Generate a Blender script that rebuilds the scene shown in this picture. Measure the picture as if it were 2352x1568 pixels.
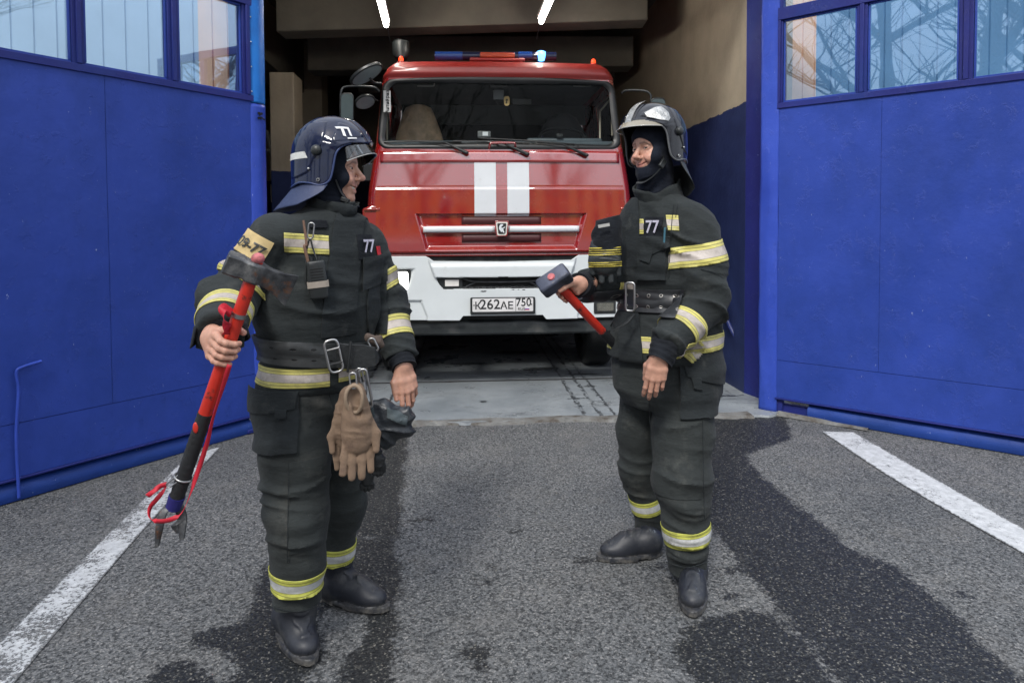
import bpy, bmesh, math, random
import numpy as np
from mathutils import Vector, Matrix
R = math.radians
for o in list(bpy.data.objects):
    bpy.data.objects.remove(o)
SC = bpy.context.scene
COL = SC.collection

# ------------------------------------------------------------------ camera
CAM_Z = 1.42
YAW, PITCH, ROLL = R(4.0), R(2.0), R(-0.3)
FPX, CX, CY = 1568.0, 1176.0, 580.0          # focal length and principal point, in the photograph's 2352 px width
cam_d = bpy.data.cameras.new('camera')
cam = bpy.data.objects.new('camera', cam_d)
COL.objects.link(cam)
CAMR = (Matrix.Rotation(-YAW, 3, 'Z') @ Matrix.Rotation(R(90) - PITCH, 3, 'X') @ Matrix.Rotation(ROLL, 3, 'Z'))
cam.matrix_world = Matrix.Translation((0, 0, CAM_Z)) @ CAMR.to_4x4()
cam_d.sensor_width = 36.0
cam_d.lens = 24.0
cam_d.shift_y = (CY - 784.0) / 2352.0
cam_d.clip_start = 0.05
cam_d.clip_end = 2000
SC.camera = cam

# ------------------------------------------------------------------ sky and sun
SUN_EL, SUN_ROT = R(48), R(205)
world = bpy.data.worlds.new('World')
SC.world = world
world.use_nodes = True
wn, wl = world.node_tree.nodes, world.node_tree.links
wn.clear()
wo = wn.new('ShaderNodeOutputWorld')
wb = wn.new('ShaderNodeBackground')
sky = wn.new('ShaderNodeTexSky')
sky.sky_type = 'NISHITA'
sky.sun_disc = False
sky.sun_elevation = SUN_EL
sky.sun_rotation = SUN_ROT
sky.dust_density = 3.0
sky.air_density = 1.0
wb.inputs['Strength'].default_value = 0.10
# an overcast: the clear sky veiled by grey cloud
wtc = wn.new('ShaderNodeTexCoord')
wno = wn.new('ShaderNodeTexNoise'); wno.inputs['Scale'].default_value = 2.2; wno.inputs['Detail'].default_value = 5
wl.new(wtc.outputs['Generated'], wno.inputs['Vector'])
wcr = wn.new('ShaderNodeValToRGB')
wcr.color_ramp.elements[0].position = 0.35; wcr.color_ramp.elements[0].color = (5.6, 6.0, 6.7, 1)
wcr.color_ramp.elements[1].position = 0.7; wcr.color_ramp.elements[1].color = (7.8, 8.1, 8.6, 1)
wl.new(wno.outputs['Fac'], wcr.inputs['Fac'])
wmx = wn.new('ShaderNodeMix'); wmx.data_type = 'RGBA'; wmx.inputs['Factor'].default_value = 0.78
wl.new(sky.outputs['Color'], wmx.inputs['A']); wl.new(wcr.outputs['Color'], wmx.inputs['B'])
# brighter overhead than at the horizon, as under real cloud
wsp = wn.new('ShaderNodeSeparateXYZ'); wl.new(wtc.outputs['Generated'], wsp.inputs[0])
wgr = wn.new('ShaderNodeMapRange'); wgr.inputs['From Min'].default_value = 0.0; wgr.inputs['From Max'].default_value = 0.9
wgr.inputs['To Min'].default_value = 0.62; wgr.inputs['To Max'].default_value = 1.5
wl.new(wsp.outputs['Z'], wgr.inputs['Value'])
wml = wn.new('ShaderNodeMix'); wml.data_type = 'RGBA'; wml.blend_type = 'MULTIPLY'; wml.inputs['Factor'].default_value = 1.0
wcb = wn.new('ShaderNodeCombineColor')
for q in range(3): wl.new(wgr.outputs[0], wcb.inputs[q])
wl.new(wmx.outputs['Result'], wml.inputs['A']); wl.new(wcb.outputs[0], wml.inputs['B'])
wl.new(wml.outputs['Result'], wb.inputs['Color'])
wl.new(wb.outputs['Background'], wo.inputs['Surface'])

sun_d = bpy.data.lights.new('sun', 'SUN')
sun = bpy.data.objects.new('sun', sun_d)
COL.objects.link(sun)
sun_d.energy = 1.5
sun_d.angle = R(12)
sun_d.color = (1.0, 0.97, 0.92)
# the sun stands behind the camera, to its left
sun_az = R(-158)       # compass-like: measured from +Y towards +X
sdir = Vector((math.sin(sun_az) * math.cos(SUN_EL), math.cos(sun_az) * math.cos(SUN_EL), math.sin(SUN_EL)))
sun.rotation_euler = sdir.to_track_quat('Z', 'Y').to_euler()
sky.sun_rotation = sun_az % (2 * math.pi)

SC.view_settings.view_transform = 'Standard'
SC.view_settings.look = 'None'
SC.view_settings.exposure = 0.85
SC.view_settings.gamma = 1.0
SC.view_settings.use_curve_mapping = False
SC.cycles.max_bounces = 8
SC.cycles.transparent_max_bounces = 12

# ------------------------------------------------------------------ measuring helpers
def ray(x, y):
    return CAMR @ Vector(((x - CX) / FPX, -(y - CY) / FPX, -1.0))
def G(x, y, z=0.0):
    """world point at height z seen at photo position (x, y)"""
    d = ray(x, y)
    t = (z - CAM_Z) / d.z
    return Vector((0, 0, CAM_Z)) + d * t
def at(x, y, Y):
    """world point on the plane world-Y = Y seen at photo position (x, y)"""
    d = ray(x, y)
    return Vector((0, 0, CAM_Z)) + d * (Y / d.y)

# ------------------------------------------------------------------ tagging
def tag(o, label=None, cat=None, group=None, kind=None):
    if label: o['label'] = label
    if cat: o['category'] = cat
    if group: o['group'] = group
    if kind: o['kind'] = kind
    return o
def empty(name, loc=(0, 0, 0)):
    o = bpy.data.objects.new(name, None)
    o.empty_display_size = 0.1
    COL.objects.link(o)
    o.location = loc
    return o

# ------------------------------------------------------------------ materials
def newmat(name):
    m = bpy.data.materials.new(name)
    m.use_nodes = True
    n, l = m.node_tree.nodes, m.node_tree.links
    p = n['Principled BSDF']
    return m, n, l, p
def lin(r, g, b):
    f = lambda c: (c / 255 / 12.92) if c / 255 <= 0.04045 else ((c / 255 + 0.055) / 1.055) ** 2.4
    return (f(r), f(g), f(b), 1)
def noise(n, l, scale, detail=3, rough=0.55, vec=None, mapping=None, coord='Object'):
    t = n.new('ShaderNodeTexNoise')
    t.inputs['Scale'].default_value = scale
    t.inputs['Detail'].default_value = detail
    t.inputs['Roughness'].default_value = rough
    if vec is None:
        tc = n.new('ShaderNodeTexCoord'); vec = tc.outputs[coord]
    if mapping:
        mp = n.new('ShaderNodeMapping'); mp.inputs['Scale'].default_value = mapping
        l.new(vec, mp.inputs['Vector']); vec = mp.outputs['Vector']
    l.new(vec, t.inputs['Vector'])
    return t.outputs['Fac']
def ramp(n, l, fac, stops):
    r = n.new('ShaderNodeValToRGB')
    e = r.color_ramp.elements
    while len(e) < len(stops): e.new(0.5)
    for i, (p, c) in enumerate(stops):
        e[i].position = p
        e[i].color = (c, c, c, 1) if isinstance(c, (int, float)) else (tuple(c) + (1,))[:4]
    l.new(fac, r.inputs['Fac'])
    return r.outputs['Color']
def mix(n, l, fac, a, b, mode='MIX'):
    m = n.new('ShaderNodeMix'); m.data_type = 'RGBA'; m.blend_type = mode
    for s, v in (('Factor', fac), ('A', a), ('B', b)):
        if isinstance(v, bpy.types.NodeSocket): l.new(v, m.inputs[s])
        elif s == 'Factor': m.inputs[s].default_value = v
        else: m.inputs[s].default_value = (tuple(v) + (1,))[:4]
    return m.outputs['Result']
def mth(n, l, op, a, b=None, c=None, clamp=False):
    m = n.new('ShaderNodeMath'); m.operation = op; m.use_clamp = clamp
    for i, v in enumerate((a, b, c)):
        if v is None: continue
        if isinstance(v, bpy.types.NodeSocket): l.new(v, m.inputs[i])
        else: m.inputs[i].default_value = v
    return m.outputs[0]
def bump(n, l, p, h, strength=0.3, dist=0.01, prev=None):
    b = n.new('ShaderNodeBump')
    b.inputs['Strength'].default_value = strength
    b.inputs['Distance'].default_value = dist
    l.new(h, b.inputs['Height'])
    if prev is not None: l.new(prev, b.inputs['Normal'])
    if p is not None: l.new(b.outputs['Normal'], p.inputs['Normal'])
    return b.outputs['Normal']
def attr(n, name):
    a = n.new('ShaderNodeAttribute'); a.attribute_name = name
    return a
_mc = {}
def mat(name, col, rough=0.5, metal=0.0, var=0.12, vs=8.0, bs=0.0, bscale=60.0, bd=0.002, coat=0.0, spec=0.5, dirt=None, dirt_scale=5.0, dirt_amt=(0.55, 0.75)):
    """plain painted / moulded surface with uneven colour, roughness and a little bump"""
    if name in _mc: return _mc[name]
    m, n, l, p = newmat(name)
    col = (tuple(col) + (1,))[:4]
    f = noise(n, l, vs, 4)
    d = tuple(c * (1 - var) for c in col[:3]) + (1,)
    u = tuple(min(1, c * (1 + var)) for c in col[:3]) + (1,)
    c = ramp(n, l, f, [(0.3, d), (0.7, u)])
    if dirt is not None:
        df = noise(n, l, dirt_scale, 6, 0.65)
        c = mix(n, l, ramp(n, l, df, [(dirt_amt[0], 0), (dirt_amt[1], 1)]), c, dirt)
    l.new(c, p.inputs['Base Color'])
    rr = n.new('ShaderNodeMapRange')
    rr.inputs['To Min'].default_value = max(0.02, rough - 0.08); rr.inputs['To Max'].default_value = min(1, rough + 0.1)
    l.new(noise(n, l, vs * 2.3, 4), rr.inputs['Value'])
    l.new(rr.outputs[0], p.inputs['Roughness'])
    p.inputs['Metallic'].default_value = metal
    p.inputs['Specular IOR Level'].default_value = spec
    p.inputs['Coat Weight'].default_value = coat
    p.inputs['Coat Roughness'].default_value = 0.06
    if bs: bump(n, l, p, noise(n, l, bscale, 4), bs, bd)
    _mc[name] = m
    return m
def emis(name, col, strength):
    if name in _mc: return _mc[name]
    m, n, l, p = newmat(name)
    p.inputs['Base Color'].default_value = (tuple(col) + (1,))[:4]
    p.inputs['Emission Color'].default_value = (tuple(col) + (1,))[:4]
    p.inputs['Emission Strength'].default_value = strength
    _mc[name] = m
    return m

# ------------------------------------------------------------------ mesh helpers
def link(name, me, material=None, parent=None, smooth=None, bevel=None, subsurf=0, solid=None):
    o = bpy.data.objects.new(name, me)
    COL.objects.link(o)
    if material is not None:
        for q in (material if isinstance(material, (list, tuple)) else [material]): me.materials.append(q)
    if parent is not None:
        o.parent = parent
        o.matrix_parent_inverse = Matrix.Translation(parent.location).inverted()
    if smooth is not None and len(me.polygons):
        me.polygons.foreach_set('use_smooth', [True] * len(me.polygons))
        if smooth < 179: me.set_sharp_from_angle(angle=R(smooth))
    if solid:
        s = o.modifiers.new('solid', 'SOLIDIFY'); s.thickness = solid; s.offset = 0
    if bevel:
        b = o.modifiers.new('bevel', 'BEVEL'); b.width = bevel; b.segments = 2; b.limit_method = 'ANGLE'; b.angle_limit = R(35)
        b.harden_normals = False
    if subsurf:
        s = o.modifiers.new('sub', 'SUBSURF'); s.levels = subsurf; s.render_levels = subsurf
    return o
class MB:
    def __init__(s): s.v = []; s.f = []
    def add(s, vs, fs):
        k = len(s.v)
        s.v += [tuple(v) for v in vs]
        s.f += [tuple(i + k for i in f) for f in fs]
        return s
    def box(s, c, size, rot=None):
        c = Vector(c); hx, hy, hz = size[0] / 2, size[1] / 2, size[2] / 2
        vs = [Vector((x * hx, y * hy, z * hz)) for z in (-1, 1) for y in (-1, 1) for x in (-1, 1)]
        if rot is not None: vs = [rot @ v for v in vs]
        return s.add([v + c for v in vs], [(0, 2, 3, 1), (4, 5, 7, 6), (0, 1, 5, 4), (2, 6, 7, 3), (0, 4, 6, 2), (1, 3, 7, 5)])
    def bx(s, x0, x1, y0, y1, z0, z1):
        return s.box(((x0 + x1) / 2, (y0 + y1) / 2, (z0 + z1) / 2), (abs(x1 - x0), abs(y1 - y0), abs(z1 - z0)))
    def cyl(s, a, b, r0, r1=None, n=16, caps=True):
        return s.tube([a, b], [r0, r0 if r1 is None else r1], n, caps)
    def tube(s, pts, r, n=10, caps=True, closed=False, flat=None, up=None):
        """sweep; flat=(ratio) squashes the section across its second axis"""
        pts = [Vector(p) for p in pts]
        m = len(pts)
        rs = [r] * m if isinstance(r, (int, float)) else list(r)
        tans = []
        for i in range(m):
            if closed: t = pts[(i + 1) % m] - pts[i - 1]
            else: t = pts[min(i + 1, m - 1)] - pts[max(i - 1, 0)]
            tans.append(t.normalized() if t.length > 1e-9 else Vector((0, 0, 1)))
        u = Vector(up) if up is not None else (Vector((0, 0, 1)) if abs(tans[0].z) < 0.9 else Vector((1, 0, 0)))
        vs = []
        for i, (p, t) in enumerate(zip(pts, tans)):
            u = (u - t * u.dot(t)).normalized()
            w = t.cross(u)
            for k in range(n):
                a = 2 * math.pi * k / n
                vs.append(p + (u * math.cos(a) * (flat or 1) + w * math.sin(a)) * rs[i])
        fs = []
        for i in range(m if closed else m - 1):
            j = (i + 1) % m
            for k in range(n):
                k2 = (k + 1) % n
                fs.append((i * n + k, i * n + k2, j * n + k2, j * n + k))
        if caps and not closed:
            fs.append(tuple(reversed(range(n)))); fs.append(tuple((m - 1) * n + k for k in range(n)))
        return s.add(vs, fs)
    def loft(s, rings, caps=True, closed=True):
        n = len(rings[0]); vs = [p for r_ in rings for p in r_]; fs = []
        for i in range(len(rings) - 1):
            for k in range(n if closed else n - 1):
                k2 = (k + 1) % n
                fs.append((i * n + k, i * n + k2, (i + 1) * n + k2, (i + 1) * n + k))
        if caps: fs.append(tuple(reversed(range(n)))); fs.append(tuple((len(rings) - 1) * n + k for k in range(n)))
        return s.add(vs, fs)
    def prism(s, poly, o, ux, uy, depth):
        """extrude a 2-D polygon placed at o with axes ux, uy along ux x uy by depth"""
        o, ux, uy = Vector(o), Vector(ux), Vector(uy)
        nrm = ux.cross(uy).normalized() * depth
        n = len(poly)
        a = [o + ux * p[0] + uy * p[1] for p in poly]
        return s.add(a + [p + nrm for p in a], [tuple(reversed(range(n))), tuple(range(n, 2 * n))] + [(k, (k + 1) % n, n + (k + 1) % n, n + k) for k in range(n)])
    def grid(s, f, nu, nv):
        vs = [f(i / nu, j / nv) for j in range(nv + 1) for i in range(nu + 1)]
        fs = [(j * (nu + 1) + i, j * (nu + 1) + i + 1, (j + 1) * (nu + 1) + i + 1, (j + 1) * (nu + 1) + i) for j in range(nv) for i in range(nu)]
        return s.add(vs, fs)
    def ball(s, c, r, n=16, m=10, rot=None):
        c = Vector(c); r = (r, r, r) if isinstance(r, (int, float)) else r
        rings = []
        for j in range(m + 1):
            a = math.pi * j / m
            ring = []
            for k in range(n):
                b = 2 * math.pi * k / n
                v = Vector((r[0] * math.sin(a) * math.cos(b), r[1] * math.sin(a) * math.sin(b), -r[2] * math.cos(a)))
                if rot is not None: v = rot @ v
                ring.append(c + v)
            rings.append(ring)
        return s.loft(rings, caps=False)
    def build(s, name, material, parent=None, smooth=40, **kw):
        me = bpy.data.meshes.new(name)
        me.from_pydata(s.v, [], s.f)
        me.validate(verbose=False)
        me.update()
        return link(name, me, material, parent, smooth, **kw)
def npmesh(name, v, f):
    me = bpy.data.meshes.new(name)
    me.from_pydata(v.tolist() if hasattr(v, 'tolist') else v, [], f.tolist() if hasattr(f, 'tolist') else f)
    me.update()
    return me
def setattr_f(me, name, vals):
    a = me.attributes.new(name, 'FLOAT', 'POINT')
    a.data.foreach_set('value', np.asarray(vals, dtype=np.float32))
def setattr_c(me, name, cols):
    a = me.attributes.new(name, 'FLOAT_COLOR', 'POINT')
    c = np.ones((len(cols), 4), dtype=np.float32); c[:, :3] = cols
    a.data.foreach_set('color', c.ravel())
def bez(pts, n=24):
    """Catmull-Rom through points"""
    P = [Vector(p) for p in pts]
    P = [P[0] * 2 - P[1]] + P + [P[-1] * 2 - P[-2]]
    out = []
    seg = len(P) - 3
    for i in range(n + 1):
        t = i / n * seg; k = min(int(t), seg - 1); u = t - k
        a, b, c, d = P[k:k + 4]
        out.append(0.5 * ((2 * b) + (c - a) * u + (2 * a - 5 * b + 4 * c - d) * u * u + (3 * b - a - 3 * c + d) * u ** 3))
    return out
def rrect(w, h, r, n=5, cx=0, cy=0):
    out = []
    for (sx, sy, a0) in ((1, 1, 0), (-1, 1, 90), (-1, -1, 180), (1, -1, 270)):
        for k in range(n + 1):
            a = R(a0 + 90 * k / n)
            out.append((cx + sx * (w / 2 - r) + r * math.cos(a), cy + sy * (h / 2 - r) + r * math.sin(a)))
    return out
def text(name, body, size, o, ux, uy, material, parent=None, extrude=0.0008, align='CENTER', stretch=1.0, shear=0, bold=0.0, conform=None):
    """lettering as a real mesh"""
    c = bpy.data.curves.new(name, 'FONT')
    c.body = body; c.size = size; c.align_x = align; c.align_y = 'CENTER'; c.extrude = extrude; c.offset = bold; c.shear = shear; c.resolution_u = 4
    t_ = bpy.data.objects.new(name + '_src', c); COL.objects.link(t_)
    bpy.context.view_layer.update()
    me = bpy.data.meshes.new_from_object(t_.evaluated_get(bpy.context.evaluated_depsgraph_get()))
    bpy.data.objects.remove(t_); bpy.data.curves.remove(c)
    me.name = name
    ux = Vector(ux).normalized(); uy = Vector(uy); uy = (uy - ux * uy.dot(ux)).normalized(); uz = ux.cross(uy)
    o = Vector(o)
    if conform is not None:
        bm = bmesh.new(); bm.from_mesh(me)
        bmesh.ops.triangulate(bm, faces=bm.faces)
        for _ in range(2): bmesh.ops.subdivide_edges(bm, edges=[e for e in bm.edges if e.calc_length() > size * .12], cuts=1)
        bm.to_mesh(me); bm.free()
    V = [o + ux * v.co.x * stretch + uy * v.co.y + uz * v.co.z for v in me.vertices]
    if conform is not None: V = conform(V, [v.co.z for v in me.vertices])
    for v, q in zip(me.vertices, V): v.co = q
    me.materials.clear(); me.update()
    return link(name, me, material, parent)
# value noise in numpy
_rs = np.random.RandomState(7)
_LAT = _rs.rand(64, 64, 64).astype(np.float32)
def vnoise(P):
    P = np.asarray(P, dtype=np.float64)
    i = np.floor(P).astype(np.int64); f = P - i
    f = f * f * (3 - 2 * f)
    i0 = i & 63; i1 = (i + 1) & 63
    x0, y0, z0 = i0[:, 0], i0[:, 1], i0[:, 2]; x1, y1, z1 = i1[:, 0], i1[:, 1], i1[:, 2]
    fx, fy, fz = f[:, 0], f[:, 1], f[:, 2]
    L = _LAT
    a = L[x0, y0, z0] * (1 - fx) + L[x1, y0, z0] * fx
    b = L[x0, y1, z0] * (1 - fx) + L[x1, y1, z0] * fx
    c = L[x0, y0, z1] * (1 - fx) + L[x1, y0, z1] * fx
    d = L[x0, y1, z1] * (1 - fx) + L[x1, y1, z1] * fx
    return (a * (1 - fy) + b * fy) * (1 - fz) + (c * (1 - fy) + d * fy) * fz
# ================================================================== GROUND
def pd(poly, X, Y):
    """signed distance (negative inside) of points to a polygon"""
    P = np.array([(p[0], p[1]) for p in poly]); n = len(P)
    d = np.full(X.shape, 1e9); inside = np.zeros(X.shape, bool)
    for i in range(n):
        a, b = P[i], P[(i + 1) % n]
        e = b - a; wx, wy = X - a[0], Y - a[1]
        t = np.clip((wx * e[0] + wy * e[1]) / (e @ e + 1e-12), 0, 1)
        d = np.minimum(d, np.hypot(wx - t * e[0], wy - t * e[1]))
        c = ((a[1] <= Y) & (b[1] > Y)) | ((b[1] <= Y) & (a[1] > Y))
        with np.errstate(divide='ignore', invalid='ignore'):
            xi = a[0] + (Y - a[1]) / (b[1] - a[1] + 1e-15) * (b[0] - a[0])
        inside ^= c & (X < xi)
    return np.where(inside, -d, d)
WET = [
    [(1620, 958), (1800, 950), (1822, 1006), (1712, 1042), (1760, 1100), (1870, 1180), (1960, 1258), (2060, 1300), (2160, 1372), (2240, 1455), (2360, 1562), (2480, 1680), (2000, 1690), (1862, 1478), (1765, 1372), (1700, 1290), (1632, 1215), (1600, 1150)],
    [(1545, 1490), (1562, 1432), (1622, 1412), (1700, 1396), (1762, 1402), (1812, 1440), (1866, 1480), (1990, 1690), (1700, 1690), (1600, 1568)],
    [(600, 1300), (560, 1425), (520, 1440), (450, 1440), (432, 1460), (440, 1480), (500, 1490), (522, 1508), (560, 1530), (520, 1560), (440, 1516), (380, 1520), (340, 1548), (290, 1700), (900, 1700), (905, 1480), (912, 1400), (925, 1300), (905, 1235), (790, 1230)],
    [(1045, 1485), (1090, 1474), (1128, 1480), (1140, 1498), (1118, 1510), (1128, 1530), (1108, 1540), (1088, 1528), (1090, 1512), (1040, 1505)],
]
DRY = [[(738, 1420), (800, 1360), (842, 1410), (836, 1470), (800, 1500), (740, 1620), (700, 1560), (745, 1500)]]
FAINT = [   # tyre tracks and splashes that only partly wet the stones
    ([(872, 985), (945, 985), (925, 1235), (800, 1235), (830, 1100)], 0.065),
    ([(945, 1184), (1000, 1184), (996, 1196), (930, 1197)], 0.05),
    ([(1085, 1325), (1140, 1322), (1130, 1345), (1082, 1340)], 0.03),
    ([(1110, 1298), (1142, 1296), (1150, 1308), (1116, 1308)], 0.05),
    ([(1172, 1214), (1215, 1212), (1210, 1230), (1170, 1226)], 0.03),
    ([(1230, 1222), (1262, 1216), (1256, 1230)], 0.03),
    ([(1300, 1280), (1480, 1274), (1470, 1292), (1330, 1292)], 0.01),
    ([(1610, 1300), (1700, 1296), (1720, 1322), (1630, 1330)], 0.02),
    ([(1655, 1360), (1700, 1356), (1705, 1372), (1660, 1374)], 0.04),
    ([(1430, 1480), (1530, 1480), (1520, 1510), (1440, 1505)], 0.01),
    ([(2160, 1352), (2240, 1352), (2230, 1374), (2180, 1374)], 0.02),
    ([(2060, 1310), (2105, 1308), (2100, 1318), (2064, 1318)], 0.06),
    ([(580, 1205), (612, 1200), (612, 1240), (590, 1240)], 0.05),
    ([(950, 975), (1420, 962), (1420, 985), (950, 996)], -0.01),
    ([(1440, 1290), (1560, 1286), (1560, 1310), (1450, 1310)], 0.02),
]
def ground_sheet():
    # one sheet to the horizon: fine cells in front of the camera, stretched ones beyond
    def axis(lo, hi, step, far):
        c = list(np.arange(lo, hi + 1e-6, step))
        g, x = step, hi
        out = []
        while x < far: g *= 1.5; x += g; out.append(x)
        g, x = step, lo
        neg = []
        while x > -far: g *= 1.5; x -= g; neg.append(x)
        return np.array(neg[::-1] + c + out)
    xs = axis(-3.6, 4.4, 0.035, 600); ys = axis(0.6, 5.6, 0.035, 600)
    X, Y = np.meshgrid(xs, ys)
    X, Y = X.ravel(), Y.ravel()
    w = np.full(X.shape, -0.3)
    for p in WET:
        w = np.maximum(w, np.minimum(-pd([G(*q) for q in p], X, Y), .095))
    for p in DRY:
        w = np.minimum(w, pd([G(*q) for q in p], X, Y))
    for p, lv in FAINT:
        s = -pd([G(*q) for q in p], X, Y)
        w = np.maximum(w, np.minimum(s, lv) - 0.012)
    Z = (vnoise(np.stack([X * 1.3, Y * 1.3, X * 0], 1)) - 0.5) * 0.006
    Z = np.where((Y > 4.6), Z * 0.3, Z)
    nx, ny = len(xs), len(ys)
    i, j = np.meshgrid(np.arange(nx - 1), np.arange(ny - 1))
    a = (j * nx + i).ravel()
    F = np.stack([a, a + 1, a + nx + 1, a + nx], 1)
    me = npmesh('ground', np.stack([X, Y, Z - 0.004], 1), F)
    setattr_f(me, 'wet', np.clip(w, -0.3, 0.3))
    return me
def asphalt_nodes(n, l, p, painted=None):
    tc = n.new('ShaderNodeTexCoord'); v = tc.outputs['Object']
    # aggregate: stones in dark binder
    vo = n.new('ShaderNodeTexVoronoi'); vo.inputs['Scale'].default_value = 165; l.new(v, vo.inputs['Vector'])
    vo2 = n.new('ShaderNodeTexVoronoi'); vo2.inputs['Scale'].default_value = 62; vo2.inputs['Randomness'].default_value = 1; l.new(v, vo2.inputs['Vector'])
    fine = noise(n, l, 240, 3, 0.6, v)
    mid = noise(n, l, 85, 4, 0.65, v)
    big = noise(n, l, 1.1, 4, 0.6, v)
    hue = n.new('ShaderNodeSeparateColor'); l.new(vo.outputs['Color'], hue.inputs[0])
    stone = ramp(n, l, hue.outputs[0], [(0.0, (.095, .098, .10)), (0.5, (.14, .144, .147)), (0.85, (.19, .192, .193)), (1.0, (.30, .29, .28))])
    pits = ramp(n, l, mid, [(0.36, 0.0), (0.5, 1.0)])
    c = mix(n, l, pits, (.028, .031, .034), stone)
    c = mix(n, l, ramp(n, l, fine, [(0.35, 0.45), (0.62, 0.0)]), c, (.03, .033, .036))
    c = mix(n, l, 1.0, c, ramp(n, l, big, [(0.3, (.86, .88, .90)), (0.7, (1.26, 1.25, 1.23))]), 'MULTIPLY')
    # dust and wear
    dust = ramp(n, l, noise(n, l, 3.2, 6, 0.7, v), [(0.5, 0.0), (0.78, 0.4)])
    c = mix(n, l, dust, c, (.2, .19, .175))
    rough = 0.82
    if painted is not None:
        f = noise(n, l, 60, 5, 0.75, v)
        f2 = noise(n, l, 5.5, 4, 0.6, v)
        k = mth(n, l, 'ADD', f, mth(n, l, 'MULTIPLY', mth(n, l, 'SUBTRACT', f2, 0.5), 0.7))
        k = ramp(n, l, k, [(painted - 0.045, 0.0), (painted + 0.025, 1.0)])
        # feather the side edges by the 'edge' attribute
        e = attr(n, 'edge').outputs['Fac']
        ek = mth(n, l, 'ADD', e, mth(n, l, 'MULTIPLY', mth(n, l, 'SUBTRACT', noise(n, l, 50, 4, 0.7, v), 0.5), 0.5))
        ek = ramp(n, l, ek, [(0.06, 0.0), (0.12, 1.0)])
        k = mth(n, l, 'MULTIPLY', k, ek)
        paint = ramp(n, l, noise(n, l, 22, 6, 0.75, v), [(0.3, (.34, .355, .365)), (0.7, (.62, .635, .645))])
        c = mix(n, l, k, c, paint)
        l.new(c, p.inputs['Base Color'])
        p.inputs['Roughness'].default_value = 0.75
        h = mth(n, l, 'ADD', mid, mth(n, l, 'MULTIPLY', k, 0.3))
        bump(n, l, p, h, 0.5, 0.006)
        return
    w = attr(n, 'wet').outputs['Fac']
    wn_ = mth(n, l, 'ADD', mth(n, l, 'MULTIPLY', mth(n, l, 'SUBTRACT', noise(n, l, 55, 6, 0.8, v), 0.5), 0.20),
              mth(n, l, 'MULTIPLY', mth(n, l, 'SUBTRACT', noise(n, l, 5, 4, 0.65, v), 0.5), 0.11))
    wf = mth(n, l, 'ADD', w, wn_)
    wm = ramp(n, l, mth(n, l, 'ADD', wf, 0.5), [(0.497, 0.0), (0.512, 1.0)])
    fleck = ramp(n, l, hue.outputs[1], [(0.70, (.018, .020, .022)), (0.88, (.055, .057, .055)), (1.0, (.20, .19, .165))])
    wetc = mix(n, l, pits, (.010, .011, .013), fleck)
    c = mix(n, l, wm, c, wetc)
    # light scuffs
    l.new(c, p.inputs['Base Color'])
    l.new(ramp(n, l, wm, [(0, 0.85), (1, 0.5)]), p.inputs['Roughness'])
    p.inputs['Specular IOR Level'].default_value = 0.35
    h = mth(n, l, 'ADD', mth(n, l, 'MULTIPLY', pits, 0.6), mth(n, l, 'MULTIPLY', vo2.outputs['Distance'], 0.8))
    bump(n, l, p, h, 0.75, 0.008)
m_asph, n, l, p = newmat('asphalt'); asphalt_nodes(n, l, p)
o = link('ground', ground_sheet(), m_asph, smooth=180)
tag(o, 'grey asphalt forecourt with dark wet patches and tyre tracks', kind='structure')

def marking(name, ea, eb, thr, label):
    """a painted line between two edges given as lists of ground points"""
    m, n, l, p = newmat('line_paint_' + str(int(thr * 100))); asphalt_nodes(n, l, p, painted=thr)
    N = 60; rows = 8; vs = []; ed = []
    A = bez(ea, N); B = bez(eb, N)
    for a, b in zip(A, B):
        for k in range(rows + 1):
            t = k / rows
            q = a.lerp(b, t); vs.append((q.x, q.y, (vnoise(np.array([[q.x * 1.3, q.y * 1.3, 0.]]))[0] - .5) * .006 * (.3 if q.y > 4.6 else 1) - .004 + .0042)); ed.append(min(t, 1 - t) * 2)
    fs = [(i * (rows + 1) + k, i * (rows + 1) + k + 1, (i + 1) * (rows + 1) + k + 1, (i + 1) * (rows + 1) + k) for i in range(N) for k in range(rows)]
    me = npmesh(name, vs, fs); setattr_f(me, 'edge', ed)
    o = link(name, me, m)
    return tag(o, label, kind='structure')
marking('road_marking', [G(430, 1046), G(210, 1262), G(0, 1471), G(-200, 1671)], [G(507, 1026), G(330, 1215), G(32, 1568), G(-60, 1680)], 0.49,
        'worn white painted line running out from the open gate behind the tool')
marking('road_marking', [G(1886, 990), G(2064, 1107), G(2352, 1271), G(2700, 1470)], [G(1963, 992), G(2130, 1087), G(2352, 1213), G(2740, 1434)], 0.37,
        'solid white painted line beyond the wet strip')

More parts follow.
